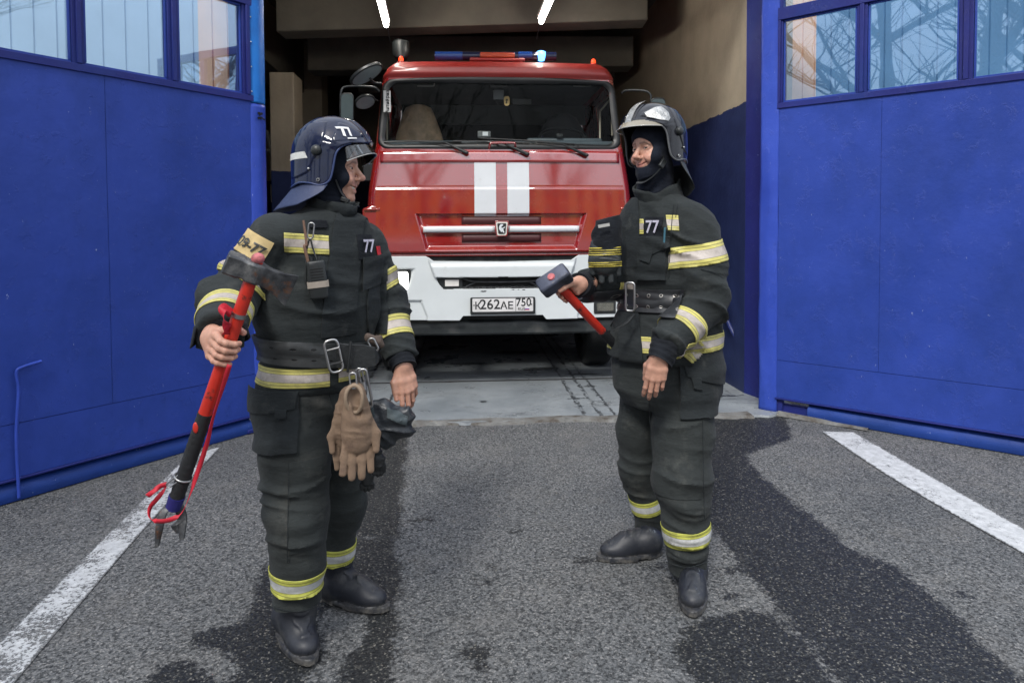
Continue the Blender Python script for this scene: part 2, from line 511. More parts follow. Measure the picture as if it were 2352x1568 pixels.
# concrete threshold slab and garage floor
Y_EDGE = G(1180, 968).y
def conc_nodes(n, l, p, wetlook=0.5):
    tc = n.new('ShaderNodeTexCoord'); v = tc.outputs['Object']
    f = noise(n, l, 1.6, 6, 0.6, v)
    c = ramp(n, l, f, [(0.3, (.19, .215, .235)), (0.7, (.31, .335, .35))])
    g = noise(n, l, 90, 4, 0.6, v)
    c = mix(n, l, ramp(n, l, g, [(0.3, 0.35), (0.6, 0.0)]), c, (.13, .14, .15))
    # tyre tracks run in and out of the garage
    w = attr(n, 'wet').outputs['Fac']
    k = mth(n, l, 'ADD', w, mth(n, l, 'MULTIPLY', mth(n, l, 'SUBTRACT', noise(n, l, 26, 5, 0.75, v, mapping=(1, 0.45, 1)), 0.5), 0.9))
    k = ramp(n, l, k, [(0.47, 0.0), (0.56, 1.0)])
    c = mix(n, l, k, c, (.045, .05, .055))
    stn = ramp(n, l, noise(n, l, 3.3, 7, 0.72, v, mapping=(.6, 1.5, 1)), [(0.56, 0.0), (0.66, 0.6)])
    c = mix(n, l, stn, c, (.07, .075, .08))
    crack = noise(n, l, 2.0, 8, 0.7, v)
    ck = ramp(n, l, crack, [(0.494, 0.0), (0.499, 0.85), (0.501, 0.85), (0.506, 0.0)])
    c = mix(n, l, mth(n, l, 'MULTIPLY', ck, ramp(n, l, f, [(0.55, 0), (0.6, 1)])), c, (.03, .03, .03))
    l.new(c, p.inputs['Base Color'])
    l.new(ramp(n, l, noise(n, l, 2.4, 4, 0.6, v), [(0.35, 0.22), (0.65, 0.6)]), p.inputs['Roughness'])
    bump(n, l, p, g, 0.25, 0.003)
m_conc, n, l, p = newmat('concrete'); conc_nodes(n, l, p)
def slab(name, x0, x1, y0, y1, z, label, edge_noise=0.0, tracks=True):
    nx, ny = int((x1 - x0) / 0.03), int((y1 - y0) / 0.03)
    xs = np.linspace(x0, x1, nx + 1); t = np.linspace(0, 1, ny + 1)
    X, T = np.meshgrid(xs, t)
    ed = (vnoise(np.stack([xs * 3.1, xs * 0, xs * 0], 1)) - 0.5) * edge_noise + (vnoise(np.stack([xs * 14.1, xs * 0 + 5, xs * 0], 1)) - 0.5) * edge_noise * 0.35
    Y = (y0 + ed[None, :]) * (1 - T) + y1 * T
    Z = np.full(X.shape, z)
    X, Y, Z = X.ravel(), Y.ravel(), Z.ravel()
    w = np.zeros(X.shape)
    if tracks:
        for cx in (-0.62, -0.5, -0.9, 1.02, 1.12, 0.9):
            w = np.maximum(w, 0.62 * np.exp(-((X - cx) / 0.035) ** 2))
        for (px, py, rx, ry) in ((1110, 925, .06, .05), (1325, 918, .16, .035), (1270, 938, .06, .02), (1340, 862, .3, .05), (1240, 850, .3, .12), (1080, 838, .35, .10), (1180, 812, .5, .14), (1660, 912, .3, .03), (1350, 890, .14, .035)):
            q = G(px, py)
            w = np.maximum(w, 0.75 * np.exp(-(((X - q.x) / rx) ** 2 + ((Y - q.y) / ry) ** 2)))
        w = np.maximum(w, 0.40 * ((X > 1.75) | (X < -0.8)))
    F = []
    i, j = np.meshgrid(np.arange(nx), np.arange(ny)); a = (j * (nx + 1) + i).ravel()
    F = np.stack([a, a + 1, a + nx + 2, a + nx + 1], 1).tolist()
    V = np.stack([X, Y, Z], 1).tolist(); W = w.tolist()
    # rim that goes down to the asphalt
    k = len(V)
    for q in range(nx + 1):
        V.append((V[q][0], V[q][1] - 0.012, -0.02)); W.append(0.2)
    F += [(q + 1, q, k + q, k + q + 1) for q in range(nx)]
    me = npmesh(name, V, F); setattr_f(me, 'wet', W)
    o = link(name, me, m_conc, smooth=30)
    return tag(o, label, kind='structure')
SEAM_Y = G(1180, 876).y
slab('threshold', -2.6, 2.6, Y_EDGE, SEAM_Y - 0.03, 0.012, 'pale concrete threshold slab across the gateway', 0.09)
slab('garage_floor', -6.0, 2.25, SEAM_Y + 0.03, 15.0, 0.014, 'damp concrete garage floor under the truck')
m_steel = mat('worn_steel', (.12, .125, .13), 0.4, 0.6, 0.3, 20, 0.2, 90, dirt=(.05, .04, .035))
b = MB().bx(-6.0, 2.25, SEAM_Y - 0.028, SEAM_Y - 0.010, -0.02, 0.010).bx(-6.0, 2.25, SEAM_Y + 0.008, SEAM_Y + 0.028, -0.02, 0.013)
tag(b.build('floor_channel', m_steel), 'rusty steel drain channel set in the concrete floor', kind='structure')
m_mort = mat('mortar', (.17, .172, .165), 0.9, 0, 0.4, 14, 0.8, 40, 0.01, dirt=(.07, .06, .05), dirt_scale=7, dirt_amt=(.45, .62))
# broken lip of light mortar where the slab meets the asphalt
rng = random.Random(3)
vs, fs = [], []
N = 160
for i in range(N + 1):
    x = -1.2 + 3.35 * i / N
    nz = lambda s, k: vnoise(np.array([[x * s, k, 0.3]]))[0] - 0.5
    yf = Y_EDGE - 0.045 + nz(3, 1) * 0.10 + nz(14, 2) * 0.05
    yb = Y_EDGE + 0.05 + nz(5, 7) * 0.06
    h = 0.012 + nz(9, 3) * 0.010
    vs += [(x, yf, -0.006), (x, yf + 0.012, h * 0.8), (x, (yf + yb) / 2, h + 0.002), (x, yb, 0.0165), (x, yb + 0.004, 0.008)]
for i in range(N):
    for k in range(4): fs.append((i * 5 + k, (i + 1) * 5 + k, (i + 1) * 5 + k + 1, i * 5 + k + 1))
tag(link('kerb_strip', npmesh('kerb_strip', vs, fs), m_mort, smooth=60), 'crumbling light mortar lip where concrete meets asphalt', kind='structure')
# ================================================================== GARAGE
m_cream, n, l, p = newmat('cream_plaster')
tc = n.new('ShaderNodeTexCoord'); sep = n.new('ShaderNodeSeparateXYZ'); l.new(tc.outputs['Object'], sep.inputs[0])
cf = noise(n, l, 3, 5, 0.6)
cc = ramp(n, l, cf, [(0.3, (.36, .30, .22)), (0.7, (.47, .40, .30))])
st = noise(n, l, 4.0, 5, 0.7, mapping=(1.5, 1.5, 0.25))
cc = mix(n, l, ramp(n, l, st, [(0.55, 0.0), (0.8, 0.35)]), cc, (.2, .17, .13))
bl = ramp(n, l, noise(n, l, 6, 4), [(0.3, (.012, .022, .085)), (0.7, (.02, .035, .12))])
edge = mth(n, l, 'ADD', sep.outputs['Z'], mth(n, l, 'MULTIPLY', mth(n, l, 'SUBTRACT', noise(n, l, 8, 4, 0.6), 0.5), 0.05))
k = mth(n, l, 'GREATER_THAN', edge, 2.47)
col = mix(n, l, k, bl, cc)
chips = ramp(n, l, noise(n, l, 14, 6, 0.75), [(0.70, 0.0), (0.72, 0.7)])
col = mix(n, l, chips, col, (.35, .34, .33))
l.new(col, p.inputs['Base Color']); p.inputs['Roughness'].default_value = 0.55
bump(n, l, p, noise(n, l, 22, 5, 0.6), 0.35, 0.01)
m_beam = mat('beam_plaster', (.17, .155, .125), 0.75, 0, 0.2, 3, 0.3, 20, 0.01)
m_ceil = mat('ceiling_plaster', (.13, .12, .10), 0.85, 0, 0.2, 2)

def st_(name, mb, m, label, **kw):
    return tag(mb.build(name, m, **kw), label, kind='structure')
XR = at(1712, 500, 5.62).x - 0.002
WR = G(1712, 880)     # where the right garage wall meets the gate
st_('garage_wall', MB().bx(XR, XR + 0.4, 5.62, 15.4, -0.1, 4.6), m_cream, 'right garage wall, cream above and dark blue below', smooth=20)
st_('garage_wall', MB().bx(-6.4, XR, 15.0, 15.4, -0.1, 4.6), m_cream, 'far back wall of the garage behind the truck', smooth=20)
st_('garage_wall', MB().bx(-6.4, -6.0, 5.62, 15.0, -0.1, 4.6), m_cream, 'left end wall deep inside the garage', smooth=20)
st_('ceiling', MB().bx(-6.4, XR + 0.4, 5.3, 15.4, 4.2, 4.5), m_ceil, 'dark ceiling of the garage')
# beams across the ceiling: each is set a little askew, as in the building
def beam(xl, yl, xr, yr, Yl, Yr, top, label, th=0.35, ext=0.0):
    a, b_ = at(xl, yl, Yl), at(xr, yr, Yr)
    d = (b_ - a); d.z = 0; u = d.normalized(); w = Vector((-u.y, u.x, 0)) * th
    a = a - u * ext
    z0 = (a.z + b_.z) / 2
    vs = [a, b_, b_ + w, a + w]
    V = [(q.x, q.y, (a.z, b_.z, b_.z, a.z)[i]) for i, q in enumerate(vs)] + [(q.x, q.y, top) for q in vs]
    mb = MB().add(V, [(0, 3, 2, 1), (4, 5, 6, 7), (0, 1, 5, 4), (1, 2, 6, 5), (2, 3, 7, 6), (3, 0, 4, 7)])
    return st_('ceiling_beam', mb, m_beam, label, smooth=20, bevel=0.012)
beam(634, 73, 1488, 46, 7.3, 7.0, 4.19, 'nearest concrete ceiling beam, just past the lamps', 0.3)
beam(706, 162, 1455, 152, 9.0, 8.8, 3.9, 'second concrete ceiling beam behind the blue light bar', 0.35)
beam(822, 214, 1560, 205, 10.8, 10.6, 4.19, 'third concrete ceiling beam, low behind the cab roof', 0.35)
# haunches and long girders along the left and right
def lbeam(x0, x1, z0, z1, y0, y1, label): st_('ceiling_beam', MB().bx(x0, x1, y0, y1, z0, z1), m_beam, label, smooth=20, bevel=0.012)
lbeam(-2.75, -2.35, 3.45, 4.2, 6.0, 15.0, 'long girder running back along the left of the bay')
# columns
def column(xl, xr, Yc, z0, z1, label, dep=0.45):
    a, b_ = at(xl, 400, Yc), at(xr, 400, Yc)
    st_('column', MB().bx(a.x, b_.x, Yc, Yc + dep, z0, z1), m_cream, label, smooth=20, bevel=0.01)
_mc2 = m_cream.copy(); _mc2.name = 'cream_plaster_low'
for q in _mc2.node_tree.nodes:
    if q.type == 'MATH' and q.operation == 'GREATER_THAN': q.inputs[1].default_value = 2.06
a_, b_ = at(622, 400, 7.6), at(678, 400, 7.6)
tag(MB().bx(a_.x, b_.x, 7.6, 8.0, 0, at(650, 166, 7.6).z).build('column', _mc2, smooth=20, bevel=.01), 'left cream column with blue foot seen beside the gate edge', kind='structure')
column(690, 742, 10.4, 0.0, 4.2, 'narrow cream column half hidden behind the mirror')
column(1452, 1520, 9.6, 0.0, 4.2, 'column against the right garage wall')
# slanted stair stringer and rail deep on the left
st_('stair_rail', MB().tube([at(612, 300, 11), at(640, 420, 11.2)], 0.03, 8).tube([at(608, 345, 11), at(650, 345, 11.2)], 0.025, 8), mat('grey_paint', (.4, .4, .38), .6), 'pale handrail deep in the dark left of the garage')
b = MB()
for k in range(2): b.box(at(626, 392 + 52 * k, 9.5), (0.045, 0.02, 0.24))
st_('wall_strip', b, mat('white_marks', (.6, .58, .5), .6), 'white marker strips on the dark wall left of the truck')
# lintel and piers that carry the gate, out of the picture at the top
m_facade_blue = mat('facade_blue', (.03, .06, .3), 0.6, 0, 0.15, 3, 0.2, 30, 0.004)
st_('lintel', MB().bx(-2.05, 2.3, 5.25, 5.62, 3.75, 4.6), m_cream, 'lintel over the gateway')
st_('pier', MB().bx(-2.6, -1.92, 5.30, 5.62, -0.05, 4.6), m_facade_blue, 'blue left gate pier behind the open leaf')
# garage clutter: a sloped cement heap and a blue pipe at the right wall
tag(MB().tube(bez([at(1652, 655, 6.0), at(1665, 720, 5.95), at(1690, 775, 5.85), at(1720, 812, 5.75)], 12), 0.02, 10).build('pipe', mat('navy_pipe', (.02, .03, .13), .35), smooth=60),
    'dark blue pipe running down the right garage wall to the floor', 'pipe')
def hump(u, v):
    x = 1.72 + 0.52 * u; y = 5.95 + 0.9 * v
    return Vector((x, y, 0.008 + 0.13 * max(0, u) ** 1.5 * math.sin(math.pi * min(1, v * 0.85 + 0.1)) ** 0.5))
st_('concrete_ramp', MB().grid(hump, 14, 14), m_conc, 'low cement fillet at the foot of the right garage wall', smooth=60)

# fluorescent tubes
m_tube = emis('lamp_glow', (1.0, 0.95, 0.86), 26.0)
m_white = mat('white_enamel', (.75, .75, .74), 0.35)
def batten(xe, ye, xn, yn, Ye, Yn, label):
    a, c_ = at(xe, ye, Ye), at(xn, yn, Yn)
    c_.z = a.z
    u = (c_ - a).normalized()
    root = empty('tube_lamp', a); tag(root, label, 'ceiling lamp', 'tube lamps on the garage ceiling')
    bpy.context.view_layer.update()
    MB().tube([a, c_], 0.024, 14).build('tube', m_tube, root, 60)
    mb = MB()
    side = u.cross(Vector((0, 0, 1))).normalized()
    L = (c_ - a).length
    rot = Matrix((side, u, Vector((0, 0, 1)))).transposed()
    mb.box((a + c_) / 2 + Vector((0, 0, 0.05)), (0.07, L + 0.04, 0.04), rot)
    mb.build('housing', m_white, root, 30, bevel=0.004)
    mb = MB()
    for q in (0.25, 0.75):
        pq = a.lerp(c_, q) + Vector((0, 0, 0.07)); MB().cyl(pq, (pq.x, pq.y, 4.2), 0.008, n=6).build('hanger', m_steel, root, 60)
    mb.cyl(a + Vector((0, 0, .05)), at(896, 98, 7.2) if xe < 1000 else at(1233, 90, 7.2), 0.006, n=6)
    mb.build('mount', m_steel, root, 60)
batten(887, 58, 868, -8, 6.6, 5.7, 'left tube lamp of the two glowing on the garage ceiling')
batten(1243, 50, 1272, -8, 6.6, 5.8, 'right tube lamp of the two glowing on the garage ceiling')

# ================================================================== GATE LEAVES
def blue_mat(name, c0, c1, rough=0.42, chips=True):
    m, n, l, p = newmat(name)
    tc = n.new('ShaderNodeTexCoord'); v = tc.outputs['Object']
    f = noise(n, l, 1.3, 5, 0.6, v)
    c = ramp(n, l, f, [(0.25, c0), (0.75, c1)])
    sp = ramp(n, l, noise(n, l, 38, 6, 0.8, v, mapping=(1, 1, 0.45)), [(0.672, 0.0), (0.69, 0.8)])
    c = mix(n, l, sp, c, (.45, .52, .72))
    dk = ramp(n, l, noise(n, l, 1.6, 7, 0.72, v, mapping=(1, 1, 0.6)), [(0.46, 0.0), (0.68, 0.6)])
    c = mix(n, l, dk, c, (.015, .04, .2))
    rust = ramp(n, l, noise(n, l, 21, 6, 0.75, v), [(0.70, 0.0), (0.715, 0.85)])
    c = mix(n, l, rust, c, (.03, .02, .03))
    l.new(c, p.inputs['Base Color'])
    l.new(ramp(n, l, noise(n, l, 7, 4, 0.6, v), [(0.3, rough - 0.06), (0.7, rough + 0.12)]), p.inputs['Roughness'])
    p.inputs['Specular IOR Level'].default_value = 0.25
    # sagging sheet, brush marks, paint runs
    b1 = bump(n, l, None, noise(n, l, 1.7, 3, 0.5, v), 0.30, 0.05)
    b2 = bump(n, l, None, noise(n, l, 26, 6, 0.7, v), 0.30, 0.006, b1)
    cr = noise(n, l, 9, 6, 0.75, v)
    bump(n, l, p, ramp(n, l, cr, [(0.58, 0.0), (0.61, 1.0)]), 0.35, 0.005, b2)
    return m
m_blue = blue_mat('gate_blue', (.020, .048, .26, 1), (.032, .070, .38, 1))
m_blue2 = blue_mat('gate_blue_edge', (.02, .05, .34, 1), (.05, .10, .52, 1), 0.35)
m_navy = blue_mat('gate_navy', (.016, .02, .13, 1), (.022, .03, .2, 1), 0.45)
m_azure = blue_mat('gate_azure', (.01, .13, .5, 1), (.02, .2, .62, 1), 0.4)
# clear old window glass: reflection over transparency
m_pane, n, l, p = newmat('window_glass')
n.remove(p)
out = [q for q in n if q.type == 'OUTPUT_MATERIAL'][0]
gl = n.new('ShaderNodeBsdfGlossy'); gl.inputs['Roughness'].default_value = 0.015; gl.inputs['Color'].default_value = (.70, .85, 1, 1)
tr = n.new('ShaderNodeBsdfTransparent'); tr.inputs['Color'].default_value = (.90, .94, .97, 1)
fr = n.new('ShaderNodeFresnel'); fr.inputs['IOR'].default_value = 1.6
nn = noise(n, l, 1.7, 2); bb = n.new('ShaderNodeBump'); bb.inputs['Strength'].default_value = 0.05; bb.inputs['Distance'].default_value = 0.03
l.new(nn, bb.inputs['Height']); l.new(bb.outputs[0], gl.inputs['Normal'])
mxs = n.new('ShaderNodeMixShader')
l.new(mth(n, l, 'ADD', mth(n, l, 'MULTIPLY', fr.outputs[0], 1.9), 0.05, clamp=True), mxs.inputs[0])
l.new(tr.outputs[0], mxs.inputs[1]); l.new(gl.outputs[0], mxs.inputs[2])
l.new(mxs.outputs[0], out.inputs['Surface'])

ZB, ZS, ZT = 0.125, 2.32, 2.97
def leaf(root_name, label, pb0, pb1, L, mull, sgn, vseams, kneeseam=0.41):
    A = G(pb0[0], pb0[1], ZB); B = G(pb1[0], pb1[1], ZB)
    A.z = 0; B.z = 0
    u = (B - A).normalized()                       # towards the free end
    w = Vector((u.y, -u.x, 0))                     # towards the camera side
    if w.dot(Vector((0, -1, 0))) < 0: w = -w
    rot = Matrix((u, w, Vector((0, 0, 1)))).transposed()
    root = empty(root_name, A); tag(root, label, 'gate', 'open leaves of the garage gate')
    bpy.context.view_layer.update()
    def P(s, h, o=0.0): return A + u * s + w * o + Vector((0, 0, h))
    def bar(mb, s0, s1, z0, z1, o0, o1): mb.box(P((s0 + s1) / 2, (z0 + z1) / 2, (o0 + o1) / 2), (abs(s1 - s0), abs(o1 - o0), abs(z1 - z0)), rot)
    def sat(x, h=300):
        """distance along the leaf of the photo column x at window sill height"""
        d = ray(x, h); dd = Vector((d.x, d.y))
        # solve A + u s = d t
        det = u.x * (-dd.y) + u.y * dd.x
        s = ((-A.x) * (-dd.y) - (-A.y) * (-dd.x)) / det
        return s
    # sheets: a slightly buckled skin over the frame
    def sheet(name, s0, s1, z0, z1, o, mtl, amp=0.003, nu=40, nv=40):
        def f(a, b_):
            s = s0 + (s1 - s0) * a; z = z0 + (z1 - z0) * b_
            q = vnoise(np.array([[s * 2.1 + 3 * sgn, z * 1.7, o * 50 + 4]]))[0] - 0.5
            q2 = vnoise(np.array([[s * 9, z * 7, 9.0]]))[0] - 0.5
            e = min(a, 1 - a, b_, 1 - b_) * 7
            return P(s, z, o + (q * amp * 1.5 + q2 * amp * 0.35))
        mb = MB(); mb.grid(f, nu, nv)
        ob = mb.build(name, mtl, root, 180)
        sm = ob.modifiers.new('s', 'SOLIDIFY'); sm.thickness = 0.004; sm.offset = 0; sm.use_rim = False
        return ob
    ss = [0.0] + [sat(x, 700) for x in vseams] + [L]
    ss = [0.012] + ss[1:-1] + [L]
    for a_, b_ in zip(ss[:-1], ss[1:]):
        sheet('sheet', a_ + 0.0012, b_ - 0.0012, kneeseam + 0.001, ZS, 0.030, m_blue)
    sheet('kick_sheet', 0.012, L, ZB, kneeseam - 0.002, 0.0325, m_blue, 0.002, 60, 8)
    # core of the leaf
    mb = MB(); bar(mb, 0.0, L, ZB, ZS - 0.01, -0.03, 0.024); mb.build('core', m_navy, root, 30, bevel=0.004)
    # drip rail under the sheets with weld beads
    mb = MB(); bar(mb, 0.0, L, ZB - 0.014, ZB - 0.002, -0.03, 0.045); mb.build('bottom_rail', m_navy, root, 30, bevel=0.003)
    # window frames
    mb = MB()
    bar(mb, 0.0, L, ZS - 0.008, ZS + 0.035, -0.03, 0.042)
    bar(mb, 0.0, L, ZT, ZT + 0.09, -0.03, 0.04)
    bar(mb, 0.0, L, 3.66, 3.76, -0.03, 0.04)
    edges = []
    for (xa, xb) in mull:
        s0, s1 = sorted((sat(xa, 150), sat(xb, 150)))
        bar(mb, s0, s1, ZS + 0.037, ZT - 0.002, -0.03, 0.028)
        bar(mb, s0 + (s1 - s0) * 0.3, s1 - (s1 - s0) * 0.3, ZS + 0.037, ZT - 0.002, 0.03, 0.044)
        bar(mb, s0, s1, ZT + 0.092, 3.658, -0.03, 0.03)
        edges.append((s0, s1))
    bar(mb, L - 0.06, L, ZS + 0.037, ZT - 0.002, -0.03, 0.04)
    bar(mb, L - 0.06, L, ZT + 0.092, 3.658, -0.03, 0.04)
    mb.build('window_frame', m_navy, root, 30, bevel=0.003)
    # beads round each pane
    edges.sort()
    spans = [(e0[1], e1[0]) for e0, e1 in zip(edges, edges[1:] + [(L - 0.06, L)])]
    for (a_, b_) in spans:
        if b_ - a_ < 0.05: continue
        for (z0, z1) in ((ZS + 0.036, ZT), (ZT + 0.09, 3.66)):
            mb = MB(); bar(mb, a_ + .001, b_ - .001, z0, z1, -0.002, 0.002)
            pn = mb.build('window_pane', m_pane, root, 30)
            if z0 < 2.5:
                mb = MB()
                bar(mb, a_ + .002, b_ - .002, z0 + .001, z0 + 0.014, 0.004, 0.018)
                bar(mb, a_ + .002, b_ - .002, z1 - 0.014, z1 - .001, 0.004, 0.018)
                bar(mb, a_ + .002, a_ + 0.014, z0 + 0.016, z1 - 0.016, 0.004, 0.018)
                bar(mb, b_ - 0.014, b_ - .002, z0 + 0.016, z1 - 0.016, 0.004, 0.018)
                gb = mb.build('glazing_bead', m_blue, root, 30, bevel=0.002)
                gb.parent = pn; gb.matrix_parent_inverse = Matrix()
    return root, A, u, w, P, bar, sat, rot

# left leaf
rt, A, u, w, P, bar, sat, rot = leaf('gate_leaf', 'blue left gate leaf swung open beside the man with the axe', (588, 947), (0, 1101), 2.05,
     [(552, 573), (381, 406), (161, 190), (-40, -10)], 1, [247])
def strip(P, s0, s1, z0, z1, o, amp, mtl, root, name='edge_strip', seed=0, curl=0.02):
    def f(a, b_):
        s = s0 + (s1 - s0) * a; z = z0 + (z1 - z0) * b_
        k = vnoise(np.array([[seed + z * 3.2, a * 2, 1.0]]))[0] - 0.5
        k2 = vnoise(np.array([[seed + z * 9, a * 5, 4.0]]))[0] - 0.5
        return P(s + k * amp * (1 - a) * 1.2, z, o + curl * math.sin(a * math.pi) + k * amp + k2 * amp * 0.4)
    mb = MB().grid(f, 8, 90)
    ob = mb.build(name, mtl, root, 180)
    sm = ob.modifiers.new('s', 'SOLIDIFY'); sm.thickness = 0.003; sm.offset = 0
    return ob
strip(P, -0.10, 0.03, 0.10, 2.30, 0.028, 0.010, m_blue2, rt, seed=1)
strip(P, -0.10, 0.03, 2.305, 3.75, 0.028, 0.008, m_azure, rt, seed=5)
mb = MB(); bar(mb, -0.095, -0.002, 0.05, 3.75, -0.045, 0.02); mb.build('hinge_stile', m_navy, rt, 30, bevel=0.006)
# torn sheet and nail heads on the strip
mb = MB()
rng = random.Random(5)
for k in range(7):
    c = P(-0.045 + rng.uniform(-.02, .02), 2.22 + rng.uniform(-.02, .02), 0.06)
    mb.box(c, (rng.uniform(.012, .035), 0.006, rng.uniform(.006, .016)), rot @ Matrix.Rotation(rng.uniform(-1, 1), 3, 'Y'))
mb.build('torn_latch', mat('black_iron', (.012, .014, .02), .5, .4), rt, 30)
for z in np.arange(2.38, 3.1, 0.17): MB().ball(P(0.018, z, 0.045), 0.005, 8, 5).build('nail_head', mat('bright_steel', (.6, .6, .6), .3, 1.0), rt, 60)
# cane bolt: bent rod on the lower left of the leaf
s0 = sat(28, 950); s1 = sat(85, 850)
mb = MB()
mb.tube(bez([P(s0, 0.02, 0.052), P(s0 + .004, 0.35, 0.054), P(s0 - .012, 0.58, 0.055), P(s0 - 0.005, 0.68, 0.055), P(s0 - 0.03, 0.705, 0.057), P(s1, 0.722, 0.056)], 24), 0.0085, 8)
mb.build('cane_bolt', m_blue2, rt, 60)
# plinth beam on the ground under the leaf
mb = MB()
def skirt(mb, P, s0, s1, h=0.108, o0=-0.09, o1=0.03, seed=0.0):
    rings = []
    for i in range(61):
        s = s0 + (s1 - s0) * i / 60
        k = (vnoise(np.array([[seed + s * 4, 1.0, 2.0]]))[0] - 0.5) * 0.012
        k2 = (vnoise(np.array([[seed + s * 13, 6.0, 2.0]]))[0] - 0.5) * 0.006
        rings.append([P(s, -0.01, o0), P(s, 0.0, o1 + k), P(s, 0.03, o1 + 0.008 + k), P(s, 0.07 + k2, o1 + k + k2), P(s, h - 0.01, o1 - 0.03), P(s, h, o0)])
    mb.loft(rings)
skirt(mb, P, 0.06, 2.05)
ob = mb.build('plinth', blue_mat('plinth_blue', (.010, .035, .16, 1), (.02, .06, .30, 1), 0.5), rt, 60)
mb = MB()
bar(mb, -0.03, 0.02, 0.0, 0.16, -0.02, 0.03); bar(mb, -0.06, 0.1, 0.0, 0.03, -0.05, 0.05)
mb.build('foot_bracket', m_navy, rt, 30, bevel=0.006)

# right leaf
rt2, A2, u2, w2, P2, bar2, sat2, rot2 = leaf('gate_leaf', 'blue right gate leaf swung open beside the man with the sledgehammer', (1784, 909), (2352, 998), 2.05,
     [(1787, 1801), (1970, 1994), (2204, 2237), (2420, 2450)], 2, [2022])
strip(P2, -0.13, 0.012, 0.0, 3.75, 0.03, 0.014, m_blue2, rt2, seed=11, curl=0.012)
mb = MB(); bar2(mb, -0.12, -0.002, 0.05, 3.75, -0.04, 0.02); mb.build('hinge_stile', m_navy, rt2, 30, bevel=0.006)
mb = MB()
skirt(mb, P2, 0.24, 2.05, seed=20)
mb.build('plinth', bpy.data.materials['plinth_blue'], rt2, 60)
mb = MB()
bar2(mb, 0.0, 0.30, -0.005, 0.07, -0.05, 0.0); bar2(mb, 0.0, 0.05, 0.0, 0.11, -0.03, 0.02)
mb.build('foot_bracket', m_navy, rt2, 30, bevel=0.008)
# mortar bed under the right leaf
def bedf(a, b_):
    s = 0.04 + 0.62 * a
    k = vnoise(np.array([[s * 9, b_ * 3, 3.3]]))[0] - 0.5
    return P2(s, max(-0.01, 0.028 * math.sin(b_ * math.pi) ** .6 * (1 - a * .6) + k * 0.012), 0.02 + 0.09 * b_ * (1 - 0.3 * a) + k * 0.02)
tag(MB().grid(bedf, 40, 6).build('mortar_bed', m_mort, smooth=60), 'rough mortar bed under the right gate leaf', kind='structure')
# jamb on the right of the gateway
J0, J1 = at(1712, 500, 5.62), at(1756, 500, 5.40)
mb = MB().add([(J0.x, 5.62, 0.0), (J1.x, 5.36, 0.0), (J1.x + 0.25, 5.62, 0.0), (J0.x, 5.62, 4.0), (J1.x, 5.36, 4.0), (J1.x + 0.25, 5.62, 4.0)], [(0, 1, 4, 3), (1, 2, 5, 4), (0, 2, 1), (3, 4, 5), (0, 3, 5, 2)])
st_('gate_jamb', mb, m_navy, 'dark navy right jamb of the gateway, scratched to bare metal', smooth=30)

# facade that shows through the panes: peach corner panels, then pale corrugated siding
def siding(name, x0, x1, y, z0, z1, pitch, m, label, dep=0.012):
    vs, fs = [], []
    xs = []
    x = x0
    while x < x1 - 1e-6:
        for dx, dy in ((0, 0), (pitch * .88, 0), (pitch * .91, dep), (pitch * .97, dep)):
            if x + dx <= x1: xs.append((x + dx, dy))
        x += pitch
    xs.append((x1, 0))
    for (x, d) in xs: vs += [(x, y + d, z0), (x, y + d, z1)]
    for i in range(len(xs) - 1): fs.append((2 * i, 2 * i + 2, 2 * i + 3, 2 * i + 1))
    me = npmesh(name, vs, fs)
    o = link(name, me, m); s = o.modifiers.new('s', 'SOLIDIFY'); s.thickness = 0.01; s.offset = -1
    return tag(o, label, kind='structure')
m_peach = mat('peach_panel', (.80, .50, .33), 0.5, 0, 0.1, 4)
m_pale = mat('pale_siding', (.31, .45, .58), 0.45, 0, 0.08, 3)
m_mid = mat('blue_siding', (.12, .27, .46), 0.45, 0, 0.08, 3)
YFL, YFR = 5.2, 5.72
xl = lambda px: at(px, 150, YFL).x
xr = lambda px: at(px, 150, YFR).x
st_('facade_trim', MB().bx(xl(527), xl(575), 5.19, 5.3, 0, 4.6), mat('facade_dark', (.03, .045, .11), .5), 'dark strip of wall beside the gateway behind the left leaf')
siding('facade_panel', xl(457), xl(527), YFL, 0, 4.6, (xl(527) - xl(457)) / 2, m_peach, 'peach panel of the facade seen through the left gate window')
siding('facade_wall', -9.0, xl(457), YFL + .02, 0, 4.6, 0.16, m_pale, 'pale blue grooved facade seen through the left gate window')
siding('facade_panel', xr(1818), xr(1872), YFR, 0, 4.6, (xr(1872) - xr(1818)) / 2, m_peach, 'peach panel of the facade seen through the right gate window')
siding('facade_wall', xr(1872), 10.0, YFR + .02, 0, 4.6, 0.16, m_mid, 'mid blue grooved facade seen through the right gate window')
